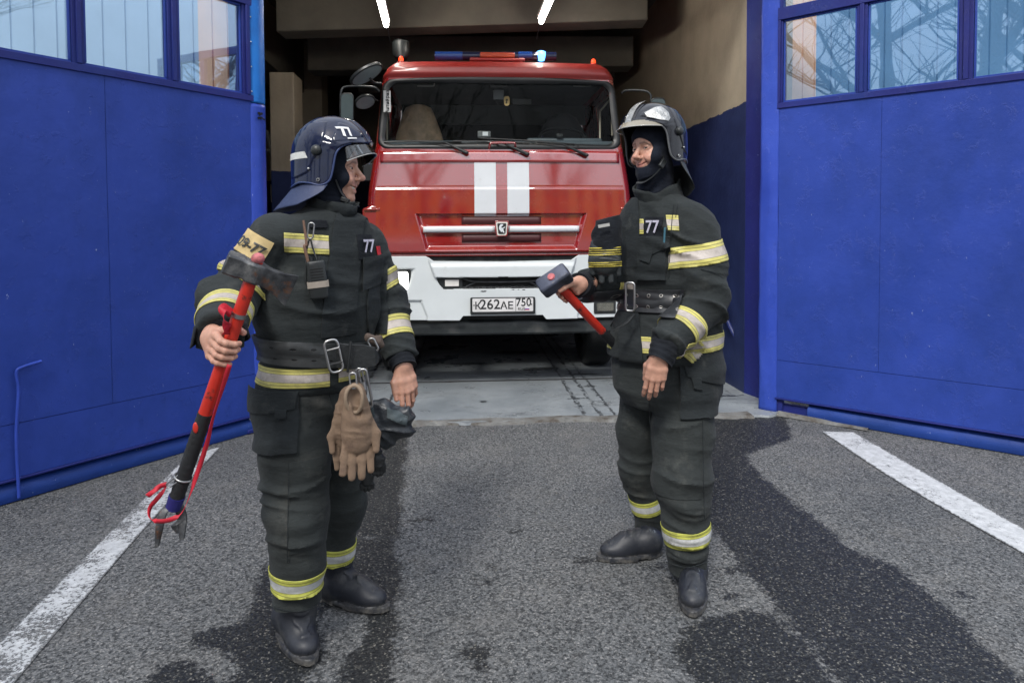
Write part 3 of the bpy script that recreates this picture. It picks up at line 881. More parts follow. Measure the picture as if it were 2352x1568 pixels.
# ================================================================== FIRE TRUCK
YT = 5.95
TC = at(1153, 500, YT).x                      # centre line of the truck
def TX(px, dy=0.0): return at(px, 500, YT + dy).x - TC
def TZ(py, dy=0.0): return at(1153, py, YT + dy).z
truck = empty('fire_truck', (TC, YT + 1.0, 0.0))
tag(truck, 'red and white cab-over fire engine parked nose out in the garage', 'fire truck')
bpy.context.view_layer.update()
def car_paint(name, col, rough=0.22, coat=0.8, specks=True):
    m, n, l, p = newmat(name)
    f = noise(n, l, 2, 3)
    c = ramp(n, l, f, [(0.3, tuple(x * .92 for x in col)), (0.7, tuple(min(1, x * 1.06) for x in col))])
    if specks:
        sp = ramp(n, l, noise(n, l, 70, 4, 0.7), [(0.74, 0.0), (0.76, 0.6)])
        c = mix(n, l, sp, c, (.06, .02, .02))
        du = ramp(n, l, noise(n, l, 5, 6, 0.7), [(0.5, 0.0), (0.85, 0.28)])
        c = mix(n, l, du, c, (.16, .10, .09))
    l.new(c, p.inputs['Base Color'])
    l.new(ramp(n, l, noise(n, l, 9, 4), [(0.3, rough - 0.05), (0.75, rough + 0.14)]), p.inputs['Roughness'])
    p.inputs['Coat Weight'].default_value = coat; p.inputs['Coat Roughness'].default_value = 0.07; p.inputs['Coat IOR'].default_value = 2.7
    bump(n, l, p, noise(n, l, 3, 2), 0.12, 0.02)
    return m
m_red = car_paint('red_paint', (.33, .011, .009), 0.2, 1.0)
m_redflat = car_paint('red_primer', (.30, .02, .016), 0.45, 0.1)
m_wht = mat('white_plastic', (.63, .67, .675), 0.38, 0, 0.06, 3, 0.1, 40, 0.002, dirt=(.3, .29, .26), dirt_scale=7, dirt_amt=(0.62, 0.95))
m_stripe = mat('white_decal', (.68, .71, .73), 0.42, 0, 0.05, 4, dirt=(.4, .4, .38), dirt_scale=9, dirt_amt=(0.62, 0.9))
m_rub = mat('black_rubber', (.007, .008, .009), 0.42, 0, 0.25, 10, 0.1, 50)
m_blk = mat('black_plastic', (.018, .021, .022), 0.38, 0, 0.25, 10, 0.15, 70)
m_dkmet = mat('worn_black_metal', (.028, .034, .036), 0.42, 0.2, 0.4, 4, 0.3, 25, 0.004, dirt=(.10, .10, .095), dirt_scale=4, dirt_amt=(0.5, 0.72))
m_int = mat('cab_lining', (.05, .062, .06), 0.8, 0, 0.15, 5)
m_dash = mat('dash_plastic', (.05, .068, .08), 0.5, 0, 0.2, 6)
m_chrome = mat('mirror_chrome', (.8, .82, .84), 0.06, 1.0, 0.02, 3)
m_clearl, n, l, p = newmat('lamp_lens')
p.inputs['Base Color'].default_value = (.95, .97, .97, 1); p.inputs['Roughness'].default_value = 0.08; p.inputs['Transmission Weight'].default_value = 1.0; p.inputs['IOR'].default_value = 1.25
wv = n.new('ShaderNodeTexWave'); wv.inputs['Scale'].default_value = 26; tc = n.new('ShaderNodeTexCoord'); l.new(tc.outputs['Object'], wv.inputs['Vector']); bump(n, l, p, wv.outputs['Fac'], 0.5, 0.004)
m_glass, n, l, p = newmat('windscreen_glass')
n.remove(p); out = [q for q in n if q.type == 'OUTPUT_MATERIAL'][0]
gl = n.new('ShaderNodeBsdfGlossy'); gl.inputs['Roughness'].default_value = 0.02
tr = n.new('ShaderNodeBsdfTransparent'); tr.inputs['Color'].default_value = (.90, .93, .92, 1)
fr = n.new('ShaderNodeFresnel'); fr.inputs['IOR'].default_value = 1.2
mxs = n.new('ShaderNodeMixShader'); l.new(fr.outputs[0], mxs.inputs[0]); l.new(tr.outputs[0], mxs.inputs[1]); l.new(gl.outputs[0], mxs.inputs[2]); l.new(mxs.outputs[0], out.inputs['Surface'])

ZW1, ZW0 = TZ(180, .12), TZ(337, .03)          # windscreen opening top and bottom
ZR = TZ(141, .2)
def hw(z):    # half width of the cab by height
    return float(np.interp(z, [1.15, 1.5, 1.75, 1.95, 2.15, 2.5, 2.78, 2.86, 2.93], [1.205, 1.19, 1.17, 1.14, 1.105, 1.075, 1.045, 1.0, .93]))
def f0(z):    # front face by height (behind YT)
    return float(np.interp(z, [1.1, 1.3, 1.8, 2.12, 2.2, 2.5, 2.76, 2.80, 2.86, 2.91, 2.94], [.06, .05, .045, .06, .075, .13, .175, .155, .17, .23, .36]))
def SY(x, z):
    w = hw(z)
    a = min(1.0, abs(x) / w)
    return YT + f0(z) + 0.05 * a ** 2.4 + max(0, a - 0.93) ** 2 * 14 * .16
CABR = 0.13
def cab_ring(z, n_front=150):
    w = hw(z); pts = []
    xs = np.linspace(-w + CABR * 0.6, w - CABR * 0.6, n_front)
    L = []
    back = YT + 2.0
    for y in np.linspace(back, SY(-w, z) + CABR, 46): L.append((-w, y))
    for k in range(1, 10):
        a = R(90 * k / 10); L.append((-w + CABR * .6 * (1 - math.cos(a)), SY(-w + CABR * .6, z) + CABR * (1 - math.sin(a))))
    for x in xs: L.append((x, SY(x, z)))
    for k in range(9, 0, -1):
        a = R(90 * k / 10); L.append((w - CABR * .6 * (1 - math.cos(a)), SY(w - CABR * .6, z) + CABR * (1 - math.sin(a))))
    for y in np.linspace(SY(w, z) + CABR, back, 46): L.append((w, y))
    return L
zs = list(np.linspace(1.18, 2.94, 150))
rings = [cab_ring(z) for z in zs]
V, F = [], []
for z, r_ in zip(zs, rings):
    for (x, y) in r_: V.append((TC + x, y, z))
nr = len(rings[0])
wsx = lambda z: float(np.interp(z, [ZW0, ZW1], [TX(1429, .05), TX(1413, .15)])) - 0.012
for j in range(len(zs) - 1):
    zc = (zs[j] + zs[j + 1]) / 2
    for k in range(nr - 1):
        x = (rings[j][k][0] + rings[j][k + 1][0]) / 2; y = (rings[j][k][1] + rings[j][k + 1][1]) / 2 - YT
        fr_ = abs(x) < hw(zc) - CABR * .5
        if fr_ and y < .6 and ZW0 + .012 < zc < ZW1 - .012 and abs(x) < wsx(zc): continue
        if fr_ and y < .6 and TZ(581) < zc < TZ(384) and abs(x) < hw(zc) - .14: continue
        if abs(x) > hw(zc) - 0.01 and 0.42 < y < 1.15 and 2.2 < zc < 2.68: continue
        F.append((j * nr + k, j * nr + k + 1, (j + 1) * nr + k + 1, (j + 1) * nr + k))
# roof cap
top = [(TC + x * .93 / .93, y, 2.94) for (x, y) in rings[-1]]
k0 = len(V)
ztop = 2.955
for (x, y) in rings[-1]: V.append((TC + x * .9, min(y + 0.12, YT + 2.0), ztop))
j = len(zs) - 1
for k in range(nr - 1): F.append((j * nr + k, j * nr + k + 1, k0 + k + 1, k0 + k))
for k in range(nr // 2):
    a, b_ = k0 + k, k0 + nr - 1 - k
    if b_ - a > 2: F.append((a, a + 1, b_ - 1, b_))
cab_me = npmesh('cab', V, F)
cab = link('cab', cab_me, [m_red, m_redflat], truck, 35, solid=0.012)
for q in cab_me.polygons:
    if q.center.z > TZ(179, .15): q.material_index = 1

# interior
mb = MB()
mb.bx(TC - 1.0, TC + 1.0, YT + 1.9, YT + 1.93, 1.3, 2.9)
mb.bx(TC - 1.02, TC + 1.02, YT + .45, YT + 1.9, 2.80, 2.82)
mb.bx(TC - 1.1, TC + 1.1, YT + .2, YT + 1.9, 1.3, 1.34)
mb.build('lining', m_int, truck, 30)
mb = MB().bx(TC - .97, TC + .97, YT + 1.3, YT + 1.32, 2.52, 2.72)
mb.build('partition_band', m_int, truck, 30)
mb = MB(); mb.bx(TC - 1.04, TC + 1.04, YT + .16, YT + .55, 1.9, 2.205); mb.bx(TC + .25, TC + .95, YT + .3, YT + .6, 2.2, 2.25)
mb.build('dashboard', m_dash, truck, 30, bevel=0.02)
m_seat = mat('seat_cover', (.70, .50, .32), 0.45, 0, 0.3, 10, 0.9, 18, 0.02)
m_seatd = mat('dark_seat', (.03, .034, .036), 0.7, 0, 0.2, 6)
def seat(cx, z1, m, w=.25):
    prof = [(w, 1.6), (w * 1.05, 2.0), (w * 1.02, 2.22), (w * .9, 2.36), (w * .62, z1 - .08), (w * .5, z1 - .02), (w * .3, z1)]
    rings = []
    for (ww, z) in prof:
        rings.append([Vector((TC + cx + ww * math.cos(a) * (1 + .03 * math.sin(5 * a + z * 9)), YT + .95 + .09 * math.sin(a), z)) for a in np.linspace(0, 2 * math.pi, 24, endpoint=False)])
    return MB().loft(rings).build('seat', m, truck, 60)
seat(TX(965, 1.0), TZ(245, .95), m_seat)
seat(TX(1290, 1.0), TZ(265, .95), m_seatd, .28)
# steering wheel
c0 = Vector((TC + TX(1292, .55), YT + .52, TZ(318, .5)))
mb = MB(); ax = Matrix.Rotation(R(35), 3, 'X')
mb.tube([c0 + ax @ Vector((.22 * math.cos(a), .22 * math.sin(a), 0)) for a in np.linspace(0, 2 * math.pi, 40, endpoint=False)], .014, 8, closed=True)
mb.cyl(c0, c0 + ax @ Vector((0, 0, -.2)), .03)
mb.build('steering_wheel', m_blk, truck, 60)
# camera on the dash and the air freshener
mb = MB(); q = at(1112, 309, YT + .32); mb.box(q, (.12, .05, .055)); mb.build('dash_camera', mat('grey_plastic', (.12, .13, .13), .4), truck, 30, bevel=.005)
mb = MB(); mb.box(q + Vector((.01, -.027, .002)), (.05, .004, .035)); mb.build('dash_label', m_stripe, truck, 30)
q = at(1285, 312, YT + .3); MB().box(q, (.06, .05, .03)).build('dash_switch', m_blk, truck, 30, bevel=.004)
q = at(1267, 258, YT + .3)
q = at(1164, 232, YT + .30); mb = MB(); mb.prism(rrect(.052, .088, .024), q, (1, 0, 0), (0, 0, 1), -.006); fob = mb.build('hanging_tag', mat('pale_wood', (.62, .42, .16), .6), truck, 30)
mb = MB(); mb.prism([(-.012, -.02), (-.004, -.026), (.006, -.018), (.002, -.004), (.012, .004), (.008, .016), (-.004, .02), (-.012, .008), (-.006, -.006)], q + Vector((0, -.002, 0)), (1, 0, 0), (0, 0, 1), .001)
ob = mb.build('tag_print', mat('tag_ink', (.08, .06, .03), .7), truck, 30); ob.parent = fob; ob.matrix_parent_inverse = Matrix()
mb = MB(); a0 = at(1130, 195, YT + .28); a1 = at(1164, 192, YT + .28)
mb.tube(bez([a0, at(1146, 215, YT + .30), q + Vector((0, 0, .044)), at(1172, 205, YT + .28), a1], 24), .003, 6)
mb.tube(bez([at(1112, 180, YT + .26), at(1125, 200, YT + .28), at(1140, 235, YT + .3), at(1150, 246, YT + .3)], 12), .002, 5)
mb.build('cord', m_blk, truck, 60)
mb = MB(); q = at(1145, 196, YT + .24); mb.box(q, (.15, .04, .05)); mb.box(q + Vector((0, .03, -.08)), (.10, .01, .09)); mb.build('interior_mirror_mount', m_blk, truck, 30, bevel=.008)
for (xa, xb) in ((1041, 1088), (1400, 1448)):
    a_, b_ = at(xa - 83, 210 - 12, YT + .35), at(xb - 91, 210 - 12, YT + .35)
    mb = MB(); mb.tube(bez([a_, a_.lerp(b_, .9), b_ + Vector((0, 0, .012)), b_ + Vector((.01, 0, .06))], 12), .005, 6); mb.build('grab_handle', mat('pale_handle', (.4, .4, .37), .5), truck, 60)
mb = MB(); q = at(1199, 234, YT + 1.28); mb.box(q, (.20, .01, .06)); mb.build('lining_label', mat('pale_label', (.28, .29, .27), .5), truck, 30)
# right-hand window frame seen from the inside
for (xa, ya, xb, yb) in ((1378, 256, 1402, 228), (1378, 256, 1378, 322), (1404, 228, 1406, 312)):
    a_ = at(xa, ya, YT + .5); b_ = at(xb, yb, YT + .4)
    MB().tube([a_, b_], .009, 8).build('door_frame', mat('cream_paint', (.42, .38, .3), .5), truck, 60)
mb = MB(); mb.tube([at(888, 240, YT + .35), at(889, 328, YT + .35)], .009, 8); mb.build('door_frame', mat('cream_paint', (.42, .38, .3), .5), truck, 60)

# windscreen + gasket
def wpt(u, v, off=0.0):
    z = ZW0 + (ZW1 - ZW0) * v
    x = wsx(min(max(z, ZW0), ZW1)) * u
    z += -0.022 * (abs(u) ** 2.5) * v + 0.006 * v
    return Vector((TC + x, SY(x, z) + off, z))
mb = MB().grid(lambda a, b_: wpt(2 * a - 1, b_, 0.012), 40, 16)
mb.build('windscreen', m_glass, truck, 180)
path = []
NC = 8; rc = 0.10
def corner(cu, cv, a0):
    return [(cu, cv, a0 + 90 * k / NC) for k in range(NC + 1)]
Wm, Hm = wsx((ZW0 + ZW1) / 2), (ZW1 - ZW0)
ru, rv = 0.085 / Wm, 0.085 / Hm
for (su, sv, a0) in ((1, 1, 0), (-1, 1, 90), (-1, -1, 180), (1, -1, 270)):
    for k in range(NC + 1):
        a = R(a0 + 90 * k / NC)
        path.append((su * (1 - ru) + ru * math.cos(a), 0.5 + 0.5 * (sv * (1 - 2 * rv)) + rv * math.sin(a)))
full = []
for i in range(len(path)):
    a_, b_ = path[i], path[(i + 1) % len(path)]
    m_ = 1 if (i + 1) % (NC + 1) else 26
    for q in range(m_): full.append((a_[0] + (b_[0] - a_[0]) * q / m_, a_[1] + (b_[1] - a_[1]) * q / m_))
mb = MB()
rings = []
cu_, cv_ = 0, .5
for (u_, v_) in full:
    c_ = wpt(u_, v_, -0.004)
    inn = (wpt(u_ * .97, .5 + (v_ - .5) * .93, -0.004) - c_).normalized()
    ring = []
    for (di, dy) in ((-.026, .016), (-.020, -.006), (-.004, -.012), (.022, -.008), (.046, .006), (.046, .02)):
        ring.append(c_ + inn * di + Vector((0, dy, 0)))
    rings.append(ring)
rings.append(rings[0])
mb.loft(rings, caps=False)
mb.build('windscreen_gasket', m_rub, truck, 60)
# antifreeze sticker behind the glass
a_ = at(889, 233, YT + .10)
stk = MB().box(a_, (.062, .003, .185)).build('sticker', mat('sticker_white', (.62, .62, .6), .5), truck, 30)
tx = text('sticker_text', 'Антифриз', .042, a_ + Vector((.004, -.004, -.004)), (0, 0, 1), (-1, 0, 0), m_blk, truck, 0.0005, bold=0.0008)
tx.parent = stk; tx.matrix_parent_inverse = Matrix()

# ---- hood (front flap) as its own panel with the grille recess
HZ1, HZ0 = TZ(376), TZ(583)
def trap(x, z, x_top, x_bot, z1, z0, e):
    """signed distance inside a trapezoid, roughly"""
    t = (z - z0) / (z1 - z0)
    w = x_bot + (x_top - x_bot) * t
    return min((w - abs(x)) * .93, z1 - z, z - z0)
ss = lambda a, b_, x: (lambda t: t * t * (3 - 2 * t))(min(1, max(0, (x - a) / (b_ - a))))
GX1, GX0 = TX(1349), TX(1327)
GZ1, GZ0 = TZ(493), TZ(566)
cz = TZ(433)
def hood_y(x, z):
    y = SY(x, z) - 0.030
    y -= 0.010 * ss(cz - .012, cz - .002, z) * 0 + 0
    y += 0.012 * ss(cz - 0.004, cz + 0.012, z)                 # crease: the upper half sits back
    d = trap(x, z, GX1, GX0, GZ1 + 0.012, GZ0 - 0.035, 0)
    # deep at the top edge, long sloping sill at the bottom
    t = (z - (GZ0 - .035))
    e = 0.040 if t < 0.06 and d >= t - .001 else (0.014 if (GZ1 + .012 - z) < d + .001 else 0.03)
    dep = min(1, max(0, d / e))
    y += 0.036 * dep
    y += 0.02 * max(0, (HZ0 + .03 - z) / .03) ** 2            # rolled lower edge
    return y
nx, nz = 380, 190
xw = lambda z: hw(z) - 0.075 - 0.02 * ss(1.75, 1.5, z)
V, F = [], []
for j in range(nz + 1):
    z = HZ0 + (HZ1 - HZ0) * j / nz
    for i in range(nx + 1):
        x = (-1 + 2 * i / nx) * xw(z)
        y = hood_y(x, z)
        V.append((TC + x, y, z))
for j in range(nz):
    for i in range(nx): F.append((j * (nx + 1) + i, j * (nx + 1) + i + 1, (j + 1) * (nx + 1) + i + 1, (j + 1) * (nx + 1) + i))
# returned rim
rim = [i for i in range(nx + 1)] + [(j) * (nx + 1) + nx for j in range(1, nz + 1)] + [nz * (nx + 1) + i for i in range(nx - 1, -1, -1)] + [j * (nx + 1) for j in range(nz - 1, 0, -1)]
k0 = len(V)
for q in rim: V.append((V[q][0], V[q][1] + 0.04, V[q][2]))
for i in range(len(rim)):
    F.append((rim[(i + 1) % len(rim)], rim[i], k0 + i, k0 + (i + 1) % len(rim)))
hood = link('hood_panel', npmesh('hood_panel', V, F), m_red, truck, 40)
def hp(px, py, off=0.0, Yg=0.03):
    x, z = TX(px, Yg), TZ(py, Yg)
    return Vector((TC + x, hood_y(x, z) + off, z))
def decal(name, x0, x1, y0, y1, m, off=-0.002, nu=8, nv=60, parent=truck, fy=None):
    mb = MB()
    def f(a, b_):
        return hp(x0 + (x1 - x0) * a, y1 + (y0 - y1) * b_, off)
    mb.grid(f, nu, nv)
    return mb.build(name, m, parent, 40)
decal('white_stripe', 1090, 1139.5, 371, 496.5, m_stripe)
decal('white_stripe', 1165.5, 1215.5, 371, 496.5, m_stripe)
# the ledge panel below the windscreen
def ledge(a, b_):
    z = TZ(372) + (TZ(345) - TZ(372)) * b_; x = (-1 + 2 * a) * TX(1427)
    return Vector((TC + x, SY(x, z) - 0.012 - 0.012 * (1 - b_), z))
mb = MB().grid(ledge, 60, 4)
ob = mb.build('cowl_panel', m_red, truck, 60); sm = ob.modifiers.new('s', 'SOLIDIFY'); sm.thickness = .018; sm.offset = -1
# grille meshes, white bar
m_mesh, n, l, p = newmat('grille_mesh')
tc = n.new('ShaderNodeTexCoord')
vo = n.new('ShaderNodeTexVoronoi'); vo.inputs['Scale'].default_value = 110; vo.inputs['Randomness'].default_value = 0.0
mp = n.new('ShaderNodeMapping'); mp.inputs['Rotation'].default_value = (0, R(45), 0); mp.inputs['Scale'].default_value = (1, .01, 1); l.new(tc.outputs['Object'], mp.inputs['Vector']); l.new(mp.outputs[0], vo.inputs['Vector'])
l.new(ramp(n, l, vo.outputs['Distance'], [(0.3, (.006, .003, .003)), (0.42, (.07, .016, .018))]), p.inputs['Base Color'])
p.inputs['Roughness'].default_value = 0.5
def plate_(name, x0, x1, y0, y1, dep, m, th=0.006, bev=0.002):
    xa, xb, z0, z1 = TX(x0), TX(x1), TZ(y1), TZ(y0)
    xm = max(abs(xa), abs(xb))
    mb = MB()
    def f(a, b_):
        x = xa + (xb - xa) * a; z = z0 + (z1 - z0) * b_
        return Vector((TC + x, SY(x, (GZ0 + GZ1) / 2) - .030 + dep, z))
    mb.grid(f, 24, 2)
    ob = mb.build(name, m, truck, 40); s = ob.modifiers.new('s', 'SOLIDIFY'); s.thickness = th; s.offset = -1
    return ob
plate_('grille_mesh', 1060, 1244, 497, 515, 0.026, m_mesh, .01)
plate_('grille_mesh', 1060, 1244, 537, 556, 0.026, m_mesh, .01)
plate_('grille_bar', 966, 1338, 516, 536, 0.012, m_red, .03)
plate_('white_stripe', 971, 1136, 519.5, 533, 0.008, m_stripe, .003)
plate_('white_stripe', 1169, 1332, 519.5, 533, 0.008, m_stripe, .003)
# emblem
EC = at(1152.5, 525, YT); ey = SY(0, EC.z) - .030
def shield(w, h, k=.8):
    return [(w / 2, h / 2), (w / 2 - .006, h / 2 + .006), (-w / 2 + .006, h / 2 + .006), (-w / 2, h / 2), (-w / 2 * k, -h / 2), (-w / 2 * k + .01, -h / 2 - .008), (w / 2 * k - .01, -h / 2 - .008), (w / 2 * k, -h / 2)]
o3 = Vector((EC.x, ey - .006, EC.z))
emb = MB().prism(shield(.122, .122), o3, (1, 0, 0), (0, 0, 1), .02).build('emblem', m_red, truck, 30, bevel=.003)
def sub(ob, par):
    ob.parent = par; ob.matrix_parent_inverse = Matrix(); return ob
emb.data.flip_normals() if False else None
for nm, w_, h_, d_, mm in (('emblem_rim', .102, .102, .0185, mat('emblem_white', (.7, .68, .62), .35)), ('emblem_field', .078, .080, .0205, m_blk)):
    sub(MB().prism(shield(w_, h_), o3 + Vector((0, -d_ + .002, 0)), (1, 0, 0), (0, 0, 1), .004).build(nm, mm, truck, 30), emb)
hs = [(800, 330), (822, 326), (838, 336), (826, 350), (812, 362), (816, 380), (836, 372), (862, 358), (860, 372), (836, 386), (840, 402), (852, 436), (838, 440), (824, 420), (812, 432), (792, 408), (780, 384), (786, 352)]
sc_ = 1 / 5.226 * 0.9187 * .003827
sub(MB().prism([((x - 818) * sc_, (385 - y) * sc_) for x, y in hs], o3 + Vector((0, -.0225, 0)), (1, 0, 0), (0, 0, 1), .002).build('emblem_figure', m_stripe, truck, 30), emb)
# wheel-arch flares with their recessed steps
for s in (-1, 1):
    mb = MB()
    P0 = [(1.215, HZ0 - .005), (1.215, TZ(478)), (1.13, TZ(470)), (1.06, TZ(472)), (1.035, TZ(480)), (.90, TZ(570)), (.90, HZ0 - .005)]
    poly = [(s * a, b_) for a, b_ in P0]
    if s > 0: poly = poly[::-1]
    mb.prism(poly, (TC, YT + .165, 0), (1, 0, 0), (0, 0, 1), .09 * 1.0)
    ob = mb.build('arch_flare', m_red, truck, 30, bevel=.012)
    mb = MB()
    P1 = [(1.19, TZ(552)), (1.19, TZ(487)), (1.08, TZ(485)), (.965, TZ(548)), (.955, TZ(556))]
    poly = [(s * a, b_) for a, b_ in P1]
    if s > 0: poly = poly[::-1]
    mb.prism(poly, (TC, YT + .068, 0), (1, 0, 0), (0, 0, 1), .006)
    mb.build('arch_step', m_redflat, truck, 30, bevel=.002)
    mb = MB()
    mb.bx(TC + s * 1.20, TC + s * 1.06, YT + .045, YT + .08, TZ(482), TZ(477)); mb.build('arch_lip', m_red, truck, 30, bevel=.004)

# ---- black gap and bumper
mb = MB().bx(TC - 1.1, TC + 1.1, YT + .08, YT + .3, TZ(606), TZ(583) - .004)
mb.build('radiator_gap', m_dkmet, truck, 30)
BZ0, BZ1 = TZ(732), TZ(585)
def b_top(ax):
    return float(np.interp(ax, [0, TX(1307) , TX(1325), 1.3], [TZ(599), TZ(597), TZ(586), TZ(586)]))
def b_bot(ax):
    return float(np.interp(ax, [0, TX(1243), TX(1251), 1.3], [TZ(721), TZ(721), TZ(731), TZ(729)]))
BW = 1.235
def b_y(x, z):
    a = abs(x) / BW
    y = YT - 0.10 + 0.06 * a ** 2.2 + max(0, a - .86) ** 2 * 9
    ax = abs(x)
    mid = ss(TX(1322) - .02 + (z - TZ(600)) * .35, TX(1322) - .045 + (z - TZ(600)) * .35, ax) if False else 0
    # proud upper beam between the lamps
    xe = float(np.interp(z, [TZ(634), TZ(598)], [TX(1305), TX(1318)]))
    up = ss(xe + .008, xe - .012, ax) * ss(TZ(636), TZ(632), z)
    y -= .035 * up * (0.55 + .45 * ss(TZ(600), TZ(612), z))
    y += .018 * ss(TZ(604), TZ(598), z) * up * 0
    # lower middle pushes out less; corner pods stand proud round the fog lamps
    xl = float(np.interp(z, [TZ(722), TZ(690)], [TX(1322), TX(1334)]))
    y += .022 * ss(xl - .006, xl + .012, ax) * ss(TZ(683), TZ(688), z)
    # recess round the headlamp
    hx0, hx1 = TX(1352), 1.19
    hl = ss(hx0 - .02 + (TZ(616) - z) * .3, hx0 + .02 + (TZ(616) - z) * .3, ax) * ss(TZ(672), TZ(664), z) * ss(TZ(612), TZ(617), z)
    y += .03 * hl
    return y
SX, SZ1, SZ0 = TX(1302), TZ(632.5), TZ(661)
def slot_d(x, z):
    """positive inside the slot"""
    ax = abs(x)
    t = (z - SZ0) / (SZ1 - SZ0)
    w = SX - 0.06 * (1 - t) ** 2
    return min(w - ax, SZ1 - z, z - SZ0)
nx, nz = 460, 120
V, F, K = [], [], []
for j in range(nz + 1):
    for i in range(nx + 1):
        x = (-1 + 2 * i / nx) * BW; ax = abs(x)
        z0, z1 = b_bot(ax), b_top(ax)
        z = z0 + (z1 - z0) * j / nz
        V.append((TC + x, b_y(x, z), z)); K.append(slot_d(x, z) > 0)
for j in range(nz):
    for i in range(nx):
        q = (j * (nx + 1) + i, j * (nx + 1) + i + 1, (j + 1) * (nx + 1) + i + 1, (j + 1) * (nx + 1) + i)
        if all(K[k] for k in q): continue
        F.append(q)
bump_me = npmesh('bumper', V, F)
bumper = link('bumper', bump_me, m_wht, truck, 40, solid=0.012)
# slot lining, lamps in its ends, rods and chain
mb = MB().bx(TC - SX - .02, TC + SX + .02, YT + .02, YT + .03, SZ0 - .03, SZ1 + .03)
mb.bx(TC - SX, TC + SX, YT - .09, YT + .02, SZ0 - .012, SZ0 - .006); mb.bx(TC - SX, TC + SX, YT - .09, YT + .02, SZ1 + .006, SZ1 + .012)
mb.build('slot_lining', m_dkmet, truck, 30)
mb = MB()
mb.tube(bez([(TC - .35, YT - .04, SZ1 - .02), (TC - .2, YT - .05, SZ1 - .05), (TC + .2, YT - .05, SZ1 - .05), (TC + .4, YT - .04, SZ1 - .03)], 20), .012, 8)
mb.tube([(TC - .32, YT - .05, SZ0 + .02), (TC - .22, YT - .05, SZ0 + .06)], .008, 6); mb.tube([(TC + .30, YT - .05, SZ0 + .02), (TC + .22, YT - .05, SZ0 + .06)], .008, 6)
mb.build('slot_rod', m_steel, truck, 60)
mb = MB()
for k in range(26):
    x = TC - .36 + k * .028
    rr = .011
    pts = [Vector((x + 1.5 * rr * math.cos(a), YT - .085 + (0 if k % 2 else rr * .6 * math.sin(a)), SZ0 + .012 + (rr * .6 * math.sin(a) if k % 2 else 0))) for a in np.linspace(0, 2 * math.pi, 10, endpoint=False)]
    mb.tube(pts, .003, 5, closed=True)
mb.build('chain', m_steel, truck, 60)
for s in (-1, 1):
    x0, x1 = s * (SX - .004), s * TX(1244)
    poly = [(x0, SZ1), (x1, SZ1), (x1, SZ0 + .003), (s * (SX - .075), SZ0 + .003), (s * (SX - .03), SZ0 + .035)]
    if s < 0: poly = poly[::-1]
    yy = b_y(x1, SZ0) + .004
    ps = MB().prism(poly, (TC, yy + .03, 0), (1, 0, 0), (0, 0, 1), .03 if s > 0 else .03)
    hb = ps.build('marker_housing', m_blk, truck, 30, bevel=.004)
    xm = s * TX(1267.5)
    sub(MB().prism(rrect(.118, .056, .004), (TC + xm, yy - .004, TZ(646.5)), (1, 0, 0), (0, 0, 1), .006).build('marker_lens', mat('marker_white', (.72, .70, .66), .35), truck, 30), hb)
# headlamps: bucket, bright reflector, lens
m_head = emis('headlamp_glow', (1.0, .97, .90), 2.4)
def lampset(nm, xc, zc, w_, h_, fr_w, r_, refl, fwd):
    pa, pb = b_y(xc - w_ * .45, zc), b_y(xc + w_ * .45, zc)
    ux = Vector((w_ * .9, pb - pa, 0)).normalized(); nn = ux.cross(Vector((0, 0, 1)))
    c_ = Vector((TC + xc, (pa + pb) / 2, zc)) + nn * fwd
    P_ = lambda w, h, r, o, d: MB().prism(rrect(w, h, r), c_ + nn * o, ux, (0, 0, 1), d)
    hd = P_(w_ + fr_w, h_ + fr_w, r_ + .006, -.02, .028).build(nm, m_blk, truck, 30, bevel=.004)
    sub(P_(w_, h_, r_, .0085, .003).build('reflector', refl, truck, 30), hd)
    sub(P_(w_, h_, r_, .013, .004).build('lens', m_clearl, truck, 30), hd)
for s in (-1, 1):
    lampset('headlight', s * TX(1394), TZ(641), .235, .155, .045, .02, m_head, .012)
    lampset('fog_light', s * TX(1386), TZ(706), .148, .070, .050, .008, mat('dim_reflector', (.42, .40, .34), .2, .7), .006)
# chips of missing white paint under the slot
mb = MB()
for (px, py, w_, h_, sd) in ((1109, 666, .068, .012, 1), (1176, 663, .03, .006, 2), (1200, 663.5, .032, .008, 3), (1188, 663, .018, .006, 4)):
    x, z = TX(px), TZ(py); rg = random.Random(sd)
    poly = []
    for k in range(16):
        a = 2 * math.pi * k / 16; q = rg.uniform(.55, 1.1)
        poly.append((w_ / 2 * math.cos(a) * q, h_ / 2 * math.sin(a) * rg.uniform(.7, 1.5)))
    mb.prism(poly, (TC + x, b_y(x, z) - .0064, z), (1, 0, 0), (0, 0, 1), .0006)
mb.build('paint_chips', m_blk, truck, 30)
